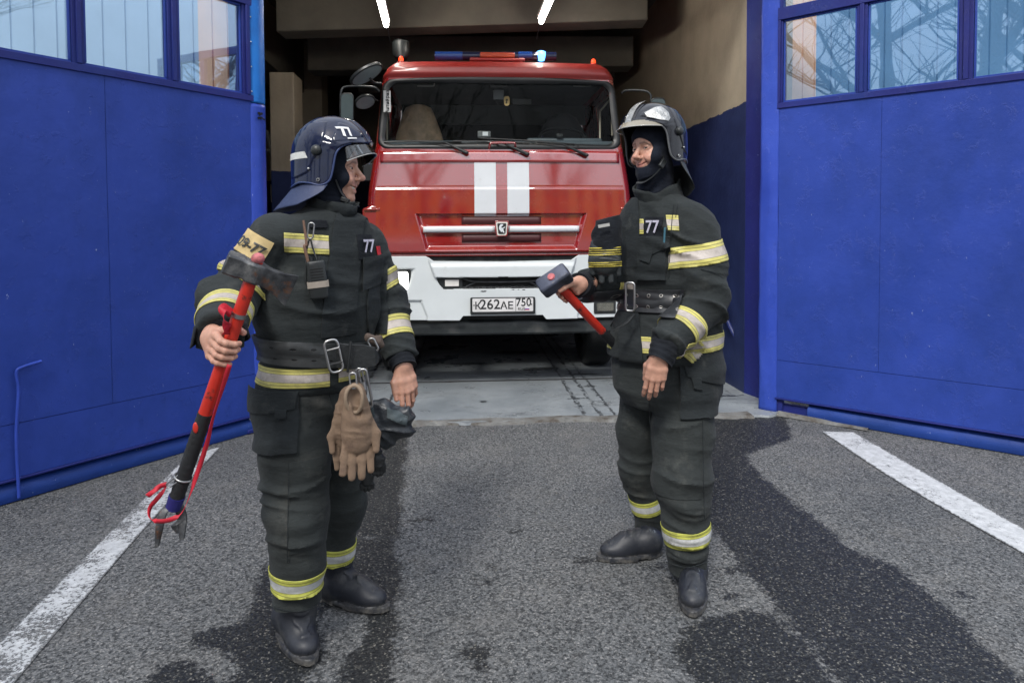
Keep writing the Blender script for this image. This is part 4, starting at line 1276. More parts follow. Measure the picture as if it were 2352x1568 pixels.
# number plate
PZ = TZ(697.5); py_ = b_y(0, PZ) - .012
PX = TC + TX(1152)
npf = MB().prism(rrect(.558, .148, .012), (PX, py_, PZ - .004), (1, 0, 0), (0, 0, 1), .012).build('plate_frame', m_blk, truck, 30, bevel=.002)
npl = sub(MB().prism(rrect(.522, .114, .008), (PX, py_ - .0125, PZ + .004), (1, 0, 0), (0, 0, 1), .002).build('number_plate', mat('plate_white', (.66, .65, .64), .4), truck, 30), npf)
mb = MB(); yb = py_ - .0155
mb.box((PX + .111, yb, PZ + .004), (.0035, .001, .112))
for sx in (-1, 1): mb.cyl((PX + sx * .247, yb + .001, PZ + (.004 if sx < 0 else .006)), (PX + sx * .247, yb - .002, PZ + (.004 if sx < 0 else .006)), .006, n=10)
sub(mb.build('plate_marks', m_blk, truck, 30), npf)
for body, sz, dx, dz, st in (('К', .088, -.213, -.004, 1.0), ('262', .118, -.110, .006, 1.0), ('АЕ', .088, .035, -.004, 1.03), ('750', .098, .178, .022, .92), ('RUS', .033, .160, -.033, 1.1)):
    t_ = text('plate_text', body, sz, (PX + dx, yb - .0006, PZ + dz), (1, 0, 0), (0, 0, 1), m_blk, truck, .0004, stretch=st, bold=.0012 if sz > .05 else .0003)
    sub(t_, npf)
for k, cc in enumerate(((.7, .7, .7), (.02, .05, .4), (.6, .02, .02))):
    sub(MB().box((PX + .209, yb - .0006, PZ - .026 - k * .0062), (.036, .001, .006)).build('plate_flag', mat('flag%d' % k, cc, .4), truck, 30), npf)

# lower black beam
rings = []
for i in range(61):
    x = (-1 + 2 * i / 60) * 1.2
    z1, z0 = TZ(735), TZ(768)
    k = (vnoise(np.array([[x * 6, 3., 1.]]))[0] - .5) * .006
    c_ = YT - .03 + .07 * (abs(x) / 1.2) ** 3
    rings.append([Vector((TC + x, c_ + .16, z1)), Vector((TC + x, c_ + .02, z1 + .002)), Vector((TC + x, c_ + k, z1 - .02)), Vector((TC + x, c_ + .002 + k, (z0 + z1) / 2)), Vector((TC + x, c_ + k, z0 + .02)), Vector((TC + x, c_ + .03, z0)), Vector((TC + x, c_ + .16, z0))])
MB().loft(rings).build('under_bar', m_dkmet, truck, 50)
mb = MB().bx(TC - .4, TC + .4, YT + .05, YT + .12, TZ(735) - .002, TZ(722)); mb.build('under_tray', m_dkmet, truck, 30)
# chassis, wheels, body behind the cab
mb = MB()
mb.bx(TC - .42, TC - .34, YT + .3, YT + 7.2, .55, .85); mb.bx(TC + .34, TC + .42, YT + .3, YT + 7.2, .55, .85)
mb.bx(TC - .95, TC + .95, YT + .5, YT + 1.7, 1.0, 1.25)
mb.cyl((TC - .9, YT + 1.1, .52), (TC + .9, YT + 1.1, .52), .07)
mb.cyl((TC - .9, YT + 5.2, .52), (TC + .9, YT + 5.2, .52), .09)
mb.build('chassis', m_dkmet, truck, 30)
def wheel(x, y):
    s = 1 if x > 0 else -1
    prof = [(.30, .0), (.46, .0), (.51, .02), (.525, .06), (.525, .22), (.51, .26), (.46, .28), (.30, .28)]
    rings = []
    for a in np.linspace(0, 2 * math.pi, 48, endpoint=False):
        g = .008 if int(a / (2 * math.pi) * 48) % 2 else 0
        rings.append([Vector((TC + x - s * q[1], y + (q[0] - (g if q[0] > .5 else 0)) * math.cos(a), .525 + (q[0] - (g if q[0] > .5 else 0)) * math.sin(a))) for q in prof])
    rings.append(rings[0])
    wh = MB().loft(rings, caps=False).build('wheel', m_rub, truck, 50)
    mb = MB(); mb.cyl((TC + x - s * .24, y, .525), (TC + x - s * .05, y, .525), .305, n=32); mb.cyl((TC + x - s * .05, y, .525), (TC + x - s * .0, y, .525), .11, n=20)
    sub(mb.build('rim', m_dkmet, truck, 40), wh)
for yy in (YT + 1.1, YT + 5.2):
    wheel(1.15, yy); wheel(-1.15, yy)
mb = MB().bx(TC - 1.2, TC + 1.2, YT + 2.15, YT + 7.3, .95, 2.9)
mb.build('rear_body', m_red, truck, 30, bevel=.03)
for s in (-1, 1):
    mb = MB()
    for k in range(4): mb.bx(TC + s * 1.2, TC + s * 1.215, YT + 2.3 + k * 1.22, YT + 3.4 + k * 1.22, 1.15, 2.6)
    ob = mb.build('locker_shutters', m_stripe, truck, 30, bevel=.01)
    MB().bx(TC + s * 1.075, TC + s * 1.08, YT + .42, YT + 1.15, 2.2, 2.68).build('side_window', m_glass, truck, 30)

# light bar, rotating lamp, markers
lbY = YT + .55
LB = lambda px, py: at(px, py, lbY)
m_dblue = mat('dark_blue_lens', (.008, .014, .05), 0.1, 0, 0.1, 3, coat=1.0)
m_orange = mat('orange_plastic', (.36, .05, .015), 0.3, 0, 0.1, 3)
a_, b_ = LB(998, 129), LB(1277, 130)
lb = MB().tube(bez([a_, a_.lerp(b_, .5), b_], 10), .040, 20, flat=1.0).build('light_bar', m_dblue, truck, 40)
q = LB(1142, 130)
c1 = MB().box(q + Vector((0, -.0, .002)), (.33, .10, .05)).build('light_bar_base', m_orange, truck, 30, bevel=.012)
mb = MB(); mb.box(q + Vector((0, -.01, -.04)), (.52, .09, .03)); sub(mb.build('light_bar_foot', m_redflat, truck, 30, bevel=.01), c1)
for (pa, pb) in ((1000, 1062), (1190, 1222)):
    sub(MB().cyl(LB(pa, 129), LB(pb, 129), .0415, n=20).build('end_section', mat('blue_lens_%d' % pa, (.012, .05, .22), .08, coat=1.0), truck, 50), lb)
m_beacon = emis('beacon_glow', (.07, .33, 1.0), 4.0)
sub(MB().ball(LB(1243, 129), (.060, .050, .050), 20, 12).build('beacon', m_beacon, truck, 60), lb)
m_mark = emis('marker_glow', (1.0, .045, .01), 1.6)
for (px, py) in ((921, 139), (1363, 145)):
    q = at(px, py, YT + .38)
    bs = MB().cyl(q + Vector((0, 0, -.05)), q + Vector((0, 0, -.01)), .04, .032, 16).build('marker_lamp', m_redflat, truck, 40)
    sub(MB().ball(q + Vector((0, 0, .008)), (.022, .022, .03), 14, 8).build('marker_dome', m_mark, truck, 60), bs)
# search lamp on the roof
q = at(921, 116, YT + .75)
mb = MB(); mb.loft([[q + Vector((rx * math.cos(a), .08 * math.sin(a), z)) for a in np.linspace(0, 2 * math.pi, 24, endpoint=False)] for (rx, z) in ((.05, -.085), (.078, -.06), (.083, 0), (.082, .07), (.075, .082))])
sl = mb.build('search_lamp', m_blk, truck, 50, bevel=.004)
mb = MB(); mb.tube([q + Vector((-.083, -.03, .07)), q + Vector((-.02, -.09, .085)), q + Vector((.075, -.04, .075))], .004, 5); mb.cyl(q + Vector((0, 0, -.15)), q + Vector((0, 0, -.08)), .02); sub(mb.build('lamp_stalk', m_blk, truck, 60), sl)
# mirrors on the left side of the picture
def slab_mirror(name, pts, Y, th, backm, frontm):
    P_ = [at(px, py, Y + dy) for px, py, dy in pts]
    nrm = (P_[1] - P_[0]).cross(P_[2] - P_[0]).normalized()
    if nrm.y > 0: nrm = -nrm
    n_ = len(P_)
    mb = MB(); mb.loft([[p_ for p_ in P_], [p_ - nrm * th for p_ in P_]])
    ob = mb.build(name, backm, truck, 50, bevel=.006)
    c_ = sum(P_, Vector()) / n_
    mb = MB(); mb.add([c_ + (p_ - c_) * .9 + nrm * .002 for p_ in P_], [tuple(range(n_))])
    sub(mb.build('mirror_glass', frontm, truck, 30), ob)
    return ob
def oval(cx, cy, a, b, ang, n=24, dyk=0.0):
    out = []
    for k in range(n):
        t = 2 * math.pi * k / n; x, y = a * math.cos(t), b * math.sin(t)
        out.append((cx + x * math.cos(ang) - y * math.sin(ang), cy + x * math.sin(ang) + y * math.cos(ang), dyk * y / b))
    return out
slab_mirror('mirror', oval(843, 173, 42, 15, R(-30), dyk=.1), YT - .05, .03, m_blk, mat('mirror_back', (.30, .36, .36), .3, .3))
slab_mirror('mirror', oval(839, 236, 24, 15, R(-16), dyk=.06), YT + .15, .03, m_blk, mat('mirror_back', (0, 0, 0)))
mm = [(px + 797, py + 249, 0) for px, py in rrect(30, 72, 10)]
slab_mirror('mirror', mm, YT + .05, .03, m_blk, mat('mirror_grey', (.10, .13, .13), .15, .6))
slab_mirror('mirror', [(px + 845, py + 395, 0) for px, py in rrect(22, 42, 5)], YT + .25, .04, m_blk, m_blk)
mb = MB(); mb.tube(bez([at(870, 210, YT + .2), at(855, 200, YT + .15), at(800, 199, YT + .1), at(785, 207, YT + .08), at(783, 230, YT + .08), at(783, 268, YT + .08)], 30), .011, 8)
mb.tube(bez([at(876, 192, YT + .15), at(860, 190, YT + .1), at(850, 180, YT)], 8), .01, 8)
mb.tube(bez([at(868, 232, YT + .25), at(852, 226, YT + .2), at(840, 232, YT + .16)], 8), .008, 8)
mb.build('mirror_arm', m_dkmet, truck, 60)
mb = MB(); mb.tube(bez([at(1428, 214, YT + .2), at(1440, 208, YT + .15), at(1480, 209, YT + .1), at(1494, 218, YT + .08), at(1495, 232, YT + .08)], 30), .010, 8)
mb.build('mirror_arm', m_dkmet, truck, 60)
slab_mirror('mirror', [(px + 1512, py + 262, 0) for px, py in rrect(34, 76, 10)], YT + .05, .03, m_blk, mat('mirror_grey', (.10, .13, .13), .15, .6))
# wipers
def wiper(p0, p1, tipl, tipr, nm='wiper'):
    base = at(p0[0], p0[1], YT - .05)
    x, z = base.x - TC, base.z
    def on(px, py, o=0.03):
        q = at(px, py, YT + .05); return Vector((q.x, SY(q.x - TC, q.z) - o, q.z))
    b0 = on(*p0, .045); j = on(*p1, .045)
    mb = MB(); mb.ball(b0, (.022, .018, .016), 12, 8); mb.tube(bez([b0, b0.lerp(j, .5), j], 10), [.017 - .011 * k / 10 for k in range(11)], 8)
    t_ = on(*tipl, .02); e_ = on(*tipr, .02)
    mb.tube([j, t_.lerp(e_, .45)], .005, 6)
    arm = mb.build(nm, m_blk, truck, 60)
    mb = MB(); mb.tube([t_, t_.lerp(e_, .5) + Vector((0, 0, .006)), e_], .006, 6); sub(mb.build('wiper_blade', m_rub, truck, 60), arm)
wiper((1071, 352), (1022, 328), (880, 325), (1060, 327))
wiper((1210, 355), (1155, 330), (1040, 324), (1215, 328))
wiper((1346, 357), (1290, 332), (1100, 317), (1320, 331))
mb = MB(); q = lambda px, py, o: Vector((at(px, py, YT).x, SY(at(px, py, YT).x - TC, at(px, py, YT).z) - o, at(px, py, YT).z))
mb.tube(bez([q(1124, 341, .0), q(1126, 331, .05), q(1134, 328, .055), q(1176, 328, .055), q(1183, 331, .05), q(1185, 341, .0)], 30), .010, 8)
mb.build('front_handle', m_red, truck, 60)
# washer jets
mb = MB()
for px in (1037, 1143, 1330): mb.ball(q(px, 331, .03), (.009, .009, .008), 8, 6)
ob = mb.build('washer_jets', m_blk, truck, 60)
# ================================================================== IMPLICIT SURFACES (clothes, bodies, helmets, hands)
A_ = lambda v: np.array([v[0], v[1], v[2]], dtype=np.float64)
def smin(a, b, k):
    if k <= 0: return np.minimum(a, b)
    h = np.maximum(k - np.abs(a - b), 0) / k
    return np.minimum(a, b) - h * h * k * 0.25
def smax(a, b, k): return -smin(-a, -b, k)
def s_cone(P, a, b, r0, r1):
    a, b = A_(a), A_(b); e = b - a
    t = np.clip(((P - a) @ e) / (e @ e + 1e-12), 0, 1)
    return np.linalg.norm(P - a - t[:, None] * e, axis=1) - (r0 + (r1 - r0) * t)
def s_ell(P, c, r, M=None):
    q = P - A_(c)
    if M is not None: q = q @ M            # columns of M are the ellipsoid's axes
    r = np.array(r, dtype=np.float64)
    k0 = np.linalg.norm(q / r, axis=1); k1 = np.linalg.norm(q / (r * r), axis=1) + 1e-9
    return k0 * (k0 - 1) / k1
def s_chain(P, pts, rs, k=0.02):
    d = None
    for i in range(len(pts) - 1):
        e = s_cone(P, pts[i], pts[i + 1], rs[i], rs[i + 1])
        d = e if d is None else smin(d, e, k)
    return d
def s_plane(P, c, n):
    n = A_(n); n = n / np.linalg.norm(n)
    return (P - A_(c)) @ n
def s_loft(P, secs, X, Y, ex=2.3):
    """upright body: secs = (z, cx, cy, rx, ry); X, Y = horizontal axes of the section"""
    S = np.array(secs); S = S[np.argsort(S[:, 0])]
    z = P[:, 2]
    f = lambda i: np.interp(z, S[:, 0], S[:, i])
    dx, dy = P[:, 0] - f(1), P[:, 1] - f(2)
    u = dx * X[0] + dy * X[1]; v = dx * Y[0] + dy * Y[1]
    rx, ry = f(3), f(4)
    k = (np.abs(u / rx) ** ex + np.abs(v / ry) ** ex) ** (1 / ex)
    d = (k - 1) * np.minimum(rx, ry)
    return smax(smax(d, z - S[-1, 0], 0.02), S[0, 0] - z, 0.01)
def s_poly(Y, Z, poly):
    """2-D polygon distance, for cutting a profile"""
    return pd(poly, Y, Z)
def mesh_sdf(f, lo, hi, h, project=2):
    lo, hi = A_(lo), A_(hi)
    n = np.ceil((hi - lo) / (4 * h)).astype(int) * 4 + 1
    cx = [lo[i] + np.arange(0, n[i], 4) * h for i in range(3)]
    Cg = np.stack(np.meshgrid(*cx, indexing='ij'), -1)
    cs = Cg.shape[:3]
    cd = f(Cg.reshape(-1, 3)).reshape(cs)
    thr = 4 * h * 1.75 + 0.012
    near = np.abs(cd) < thr
    # dilate to cells
    cell = np.zeros(tuple(c - 1 for c in cs), bool)
    for i in (0, 1):
        for j in (0, 1):
            for k in (0, 1):
                cell |= near[i:cs[0] - 1 + i, j:cs[1] - 1 + j, k:cs[2] - 1 + k]
    base = np.where(cd < 0, -1.0, 1.0)
    S = np.repeat(np.repeat(np.repeat(base, 4, 0), 4, 1), 4, 2)[:n[0], :n[1], :n[2]].copy()
    m = np.zeros(tuple(n), bool)
    ci = np.argwhere(cell)
    off = np.stack(np.meshgrid(range(5), range(5), range(5), indexing='ij'), -1).reshape(-1, 3)
    idx = (ci[:, None, :] * 4 + off[None]).reshape(-1, 3)
    m[idx[:, 0], idx[:, 1], idx[:, 2]] = True
    ii = np.argwhere(m)
    S[m] = f(lo + ii * h)
    ins = S < 0
    a = np.zeros(tuple(x - 1 for x in n), np.int8)
    for i in (0, 1):
        for j in (0, 1):
            for k in (0, 1):
                a += ins[i:n[0] - 1 + i, j:n[1] - 1 + j, k:n[2] - 1 + k]
    act = np.argwhere((a > 0) & (a < 8))
    acc = np.zeros((len(act), 3)); cnt = np.zeros(len(act))
    cor = [(0, 0, 0), (1, 0, 0), (0, 1, 0), (1, 1, 0), (0, 0, 1), (1, 0, 1), (0, 1, 1), (1, 1, 1)]
    vals = [S[act[:, 0] + c[0], act[:, 1] + c[1], act[:, 2] + c[2]] for c in cor]
    for p, q in ((0, 1), (2, 3), (4, 5), (6, 7), (0, 2), (1, 3), (4, 6), (5, 7), (0, 4), (1, 5), (2, 6), (3, 7)):
        u, v = vals[p], vals[q]
        x = (u < 0) != (v < 0)
        t = np.where(x, u / (u - v + 1e-12), 0)
        pc, qc = np.array(cor[p]), np.array(cor[q])
        acc += np.where(x[:, None], pc + t[:, None] * (qc - pc), 0); cnt += x
    V = lo + h * (act + acc / cnt[:, None])
    id_ = -np.ones(tuple(x - 1 for x in n), np.int64)
    id_[act[:, 0], act[:, 1], act[:, 2]] = np.arange(len(act))
    F = []
    for ax in range(3):
        b, c = [q for q in range(3) if q != ax]
        sl0 = [slice(None)] * 3; sl1 = [slice(None)] * 3
        sl0[ax] = slice(0, n[ax] - 1); sl1[ax] = slice(1, n[ax])
        s0, s1 = ins[tuple(sl0)], ins[tuple(sl1)]
        e = np.argwhere(s0 != s1)
        e = e[(e[:, b] > 0) & (e[:, c] > 0) & (e[:, b] < n[b] - 1) & (e[:, c] < n[c] - 1)]
        def g(db, dc):
            q = e.copy(); q[:, b] -= db; q[:, c] -= dc
            return id_[q[:, 0], q[:, 1], q[:, 2]]
        quad = np.stack([g(1, 1), g(0, 1), g(0, 0), g(1, 0)], 1)
        fl = s0[e[:, 0], e[:, 1], e[:, 2]]
        if ax == 1: fl = ~fl
        quad[~fl] = quad[~fl][:, ::-1]
        F.append(quad)
    F = np.concatenate(F)
    F = F[(F >= 0).all(1)]
    for _ in range(project):
        g, d = grad(f, V)
        V = V - np.clip(d, -h, h)[:, None] * g * 0.9
    return V, F
def grad(f, V, e=0.0008):
    d = f(V)
    g = np.stack([f(V + np.eye(3)[i] * e) - f(V - np.eye(3)[i] * e) for i in range(3)], 1)
    g /= (np.linalg.norm(g, axis=1, keepdims=True) + 1e-9)
    return g, d
def relax(V, F, it=1, lam=0.5):
    for _ in range(it):
        s = np.zeros_like(V); c = np.zeros(len(V))
        for a in range(4):
            b = (a + 1) % 4
            np.add.at(s, F[:, a], V[F[:, b]]); np.add.at(s, F[:, b], V[F[:, a]])
            np.add.at(c, F[:, a], 1); np.add.at(c, F[:, b], 1)
        V = V + lam * (s / np.maximum(c, 1)[:, None] - V)
    return V
def folds(V, N, specs, base=0.0035, seed=0.0):
    """cloth: each spec = (centre, axis the folds run across, reach, height, folds per metre)"""
    D = (vnoise(V * 7 + seed) - 0.5) * 2.4 * base + ((1 - np.abs(2 * vnoise(V @ np.array([[5., 2, 1], [-2, 5, 2], [3, -3, 11]]).T + seed + 3) - 1)) ** 3 - .25) * base * 1.5
    for i, (c, ax, rad, amp, fr) in enumerate(specs):
        c, ax = A_(c), A_(ax); ax = ax / np.linalg.norm(ax)
        q = V - c
        w = np.exp(-(np.linalg.norm(q, axis=1) / rad) ** 2 * 1.6)
        s = q @ ax
        lat = q - s[:, None] * ax
        warp = (vnoise(V * 7 + 11 * i + seed) - 0.5) * 0.06
        P = np.stack([(s + warp) * fr, lat @ np.array([1.0, .3, .2]) * fr * .22 + i * 7, lat @ np.array([-.2, 1, .4]) * fr * .22], 1)
        n_ = vnoise(P + seed)
        r = 1 - np.abs(2 * n_ - 1)
        D += w * amp * 1.9 * (r ** 2.4 - 0.25)
    return V + N * D[:, None]
class Garment:
    def __init__(s, f, lo, hi, h, specs=(), base=0.003, seed=0.0, smooth_it=0):
        s.f = f
        V, F = mesh_sdf(f, lo, hi, h)
        if smooth_it: V = relax(V, F, smooth_it)
        N, _ = grad(f, V, 0.003)
        V = folds(V, N, specs, base, seed) if (specs or base) else V
        s.V, s.F = V, F
        s.N = s.vn(V, F)
    @staticmethod
    def vn(V, F):
        n = np.cross(V[F[:, 2]] - V[F[:, 0]], V[F[:, 3]] - V[F[:, 1]])
        N = np.zeros_like(V)
        for k in range(4): np.add.at(N, F[:, k], n)
        return N / (np.linalg.norm(N, axis=1, keepdims=True) + 1e-12)
    def build(s, name, m, parent, flip=False):
        return link(name, npmesh(name, s.V, s.F), m, parent, 180)
    def patch(s, name, m, parent, centre, reach, planes, off=0.001, th=0.003, attrs=None, facing=None, bevel=None, smooth=60):
        """a piece of the cloth's own surface, cut by planes (point, normal: the side the normal points to is dropped), raised and given thickness"""
        c = A_(centre)
        keepv = np.linalg.norm(s.V - c, axis=1) < reach
        if facing is not None: keepv &= (s.N @ A_(facing)) > -0.15
        Fm = s.F[keepv[s.F].all(1)]
        used = np.unique(Fm); mp = -np.ones(len(s.V), np.int64); mp[used] = np.arange(len(used))
        me = npmesh(name, s.V[used] + s.N[used] * off, mp[Fm])
        bm = bmesh.new(); bm.from_mesh(me)
        for (p_, n_) in planes:
            bmesh.ops.bisect_plane(bm, geom=bm.verts[:] + bm.edges[:] + bm.faces[:], plane_co=Vector(A_(p_)), plane_no=Vector(A_(n_)).normalized(), clear_outer=True, dist=1e-5)
        # the island nearest to the centre
        bm.faces.ensure_lookup_table()
        if not len(bm.faces):
            bm.free(); print('EMPTY PATCH', name, tuple(c)); return None
        start = min(bm.faces, key=lambda q: (q.calc_center_median() - Vector(c)).length)
        seen = {start}; st = [start]
        while st:
            q = st.pop()
            for e in q.edges:
                for g in e.link_faces:
                    if g not in seen: seen.add(g); st.append(g)
        bmesh.ops.delete(bm, geom=[q for q in bm.faces if q not in seen], context='FACES')
        bm.to_mesh(me); bm.free()
        if attrs:
            P = np.array([v.co for v in me.vertices])
            for k, fn in attrs.items(): setattr_f(me, k, fn(P))
        o = link(name, me, m, parent, smooth)
        sm = o.modifiers.new('thick', 'SOLIDIFY'); sm.thickness = th; sm.offset = 1
        if bevel:
            b = o.modifiers.new('bev', 'BEVEL'); b.width = bevel; b.segments = 2; b.limit_method = 'ANGLE'; b.angle_limit = R(50)
        return o
    def band(s, name, m, parent, c, axis, width, reach, tilt=None, off=0.0012, th=0.0022, extra=()):
        a = Vector(axis).normalized()
        c = Vector(c)
        pl = [(c + a * width / 2, a), (c - a * width / 2, -a)] + list(extra)
        return s.patch(name, m, parent, c, reach, pl, off, th, {'band': lambda P: (P - A_(c)) @ A_(a) / width + 0.5})
    def surf(s, p, d):
        """first surface point from p (outside) along direction d"""
        p, d = A_(p), A_(d); d = d / np.linalg.norm(d)
        q = s.V - p
        t = q @ d; r = np.linalg.norm(q - t[:, None] * d, axis=1)
        m = (r < 0.012) & ((s.N @ d) < 0)
        if not m.any(): m = r < 0.03
        i = np.argmin(np.where(m, t, 1e9))
        return Vector(p + d * t[i]), Vector(s.N[i])

# ---- cloth, skin and tape materials
def cloth_mat(name, col, dust=(.20, .20, .18), dust_amt=0.5, rough=0.85, stain_z=None, wr=0.35):
    m, n, l, p = newmat(name)
    tc = n.new('ShaderNodeTexCoord'); v = tc.outputs['Object']
    f = noise(n, l, 7, 5, 0.6, v)
    c = ramp(n, l, f, [(0.3, tuple(x * .78 for x in col)), (0.7, tuple(x * 1.25 for x in col))])
    d = ramp(n, l, noise(n, l, 9, 7, 0.7, v), [(0.56, 0.0), (0.82, dust_amt)])
    c = mix(n, l, d, c, dust)
    sp = ramp(n, l, noise(n, l, 120, 3, 0.6, v), [(0.76, 0.0), (0.78, 0.5)])
    c = mix(n, l, sp, c, (.3, .3, .28))
    if stain_z is not None:
        a_ = attr(n, 'stain').outputs['Fac']
        k = mth(n, l, 'MULTIPLY', a_, ramp(n, l, noise(n, l, 26, 6, 0.75, v), [(0.35, 0.0), (0.75, 0.9)]))
        c = mix(n, l, k, c, (.19, .18, .155))
    l.new(c, p.inputs['Base Color'])
    p.inputs['Roughness'].default_value = rough
    p.inputs['Specular IOR Level'].default_value = 0.22
    p.inputs['Sheen Weight'].default_value = 0.04
    p.inputs['Sheen Roughness'].default_value = 0.5
    b1 = bump(n, l, None, noise(n, l, 12, 4, 0.6, v, mapping=(1, 1, 2.2)), wr * .7, 0.03)
    b2 = bump(n, l, None, noise(n, l, 40, 3, 0.5, v, mapping=(1, 1, 1.7)), 0.22, 0.006, b1)
    bump(n, l, p, noise(n, l, 420, 2, 0.5, v), 0.2, 0.0012, b2)
    return m
m_cloth = cloth_mat('turnout_cloth', (.023, .0275, .0285), dust_amt=.22)
m_cloth2 = cloth_mat('turnout_cloth_worn', (.028, .0325, .0325), dust_amt=.30, stain_z=True)
m_patchc = cloth_mat('pocket_cloth', (.018, .022, .024), dust_amt=.25)
m_knit = cloth_mat('black_knit', (.008, .010, .014), dust_amt=.05, wr=.5)
m_bala = cloth_mat('balaclava_knit', (.008, .011, .020), dust_amt=.04, wr=.25)
def tape_mat(name, silver=(.47, .42, .38), yellow=(.58, .53, .15), edge=True):
    m, n, l, p = newmat(name)
    t = attr(n, 'band').outputs['Fac']
    st = ramp(n, l, t, [(0.0, yellow), (0.28, yellow), (0.285, (.05, .05, .03)), (0.30, silver), (0.70, silver), (0.705, (.05, .05, .03)), (0.72, yellow)])
    r = [q for q in n if q.type == 'VALTORGB'][-1]; r.color_ramp.interpolation = 'CONSTANT'
    # dark stitch line through each yellow stripe
    s1 = mth(n, l, 'ABSOLUTE', mth(n, l, 'SUBTRACT', mth(n, l, 'ABSOLUTE', mth(n, l, 'SUBTRACT', t, 0.5)), 0.36))
    ln = mth(n, l, 'LESS_THAN', s1, 0.018)
    c = mix(n, l, mth(n, l, 'MULTIPLY', ln, 0.75), st, (.10, .09, .03))
    g = ramp(n, l, noise(n, l, 16, 6, 0.7), [(0.45, 0.0), (0.8, 0.65)])
    c = mix(n, l, g, c, (.10, .09, .07))
    l.new(c, p.inputs['Base Color'])
    p.inputs['Roughness'].default_value = 0.5
    b1 = bump(n, l, None, noise(n, l, 26, 3), 0.4, 0.008)
    bump(n, l, p, s1, 0.3, 0.002, b1)
    return m
m_tape = tape_mat('reflective_tape')
m_tapew = tape_mat('reflective_tape_leg', (.56, .57, .56), (.52, .53, .10))
m_skin, n, l, p = newmat('skin')
ca = attr(n, 'Col').outputs['Color']
nz = noise(n, l, 60, 5, 0.6)
c = mix(n, l, 1.0, ca, ramp(n, l, nz, [(0.3, (.86, .84, .84)), (0.7, (1.1, 1.08, 1.06))]), 'MULTIPLY')
l.new(c, p.inputs['Base Color'])
p.inputs['Roughness'].default_value = 0.48
p.inputs['Subsurface Weight'].default_value = 0.12
p.inputs['Subsurface Radius'].default_value = (.012, .005, .003)
p.inputs['Subsurface Scale'].default_value = 0.5
bump(n, l, p, noise(n, l, 170, 4, 0.6), 0.18, 0.0015)
m_eye = mat('eye_white', (.62, .58, .54), .12, 0, .03, 5)
m_iris = mat('iris', (.03, .025, .02), .08, 0, .1, 5)
m_teeth = mat('teeth', (.68, .64, .55), .2, 0, .04, 30)
m_mouth = mat('mouth_inside', (.08, .015, .015), .6)
m_leather = mat('black_leather', (.016, .018, .019), .42, 0, .3, 12, .5, 60, .004, dirt=(.09, .085, .075), dirt_scale=14, dirt_amt=(.6, .85))
m_iron = mat('dull_steel', (.42, .42, .42), .32, 1.0, .15, 12, dirt=(.1, .08, .06), dirt_scale=20)
# ================================================================== FIGURE PARTS
def axes(yaw_deg, pitch_deg=0.0, roll_deg=0.0):
    """yaw 0 faces the camera (-Y); positive turns towards the picture's right. Returns right-hand, forward, up as numpy columns"""
    y = R(yaw_deg)
    Fv = Vector((math.sin(y), -math.cos(y), 0)); Lv = Vector((math.cos(y), math.sin(y), 0)); U = Vector((0, 0, 1))
    Rt = -Lv
    Fv = Matrix.Rotation(R(pitch_deg), 3, Rt) @ Fv; U = Matrix.Rotation(R(pitch_deg), 3, Rt) @ U
    if roll_deg:
        m_ = Matrix.Rotation(R(roll_deg), 3, Fv); Rt, U = m_ @ Rt, m_ @ U
    return Rt, Fv, U
class Frame:
    def __init__(s, o, Rt, Fv, U):
        s.o = Vector(o); s.R, s.F, s.U = Rt, Fv, U
        s.M = np.stack([A_(Rt), A_(Fv), A_(U)], 1)
    def w(s, x, y, z): return s.o + s.R * x + s.F * y + s.U * z
    def loc(s, P): return (P - A_(s.o)) @ s.M
    def dirn(s, x, y, z): return (s.R * x + s.F * y + s.U * z)

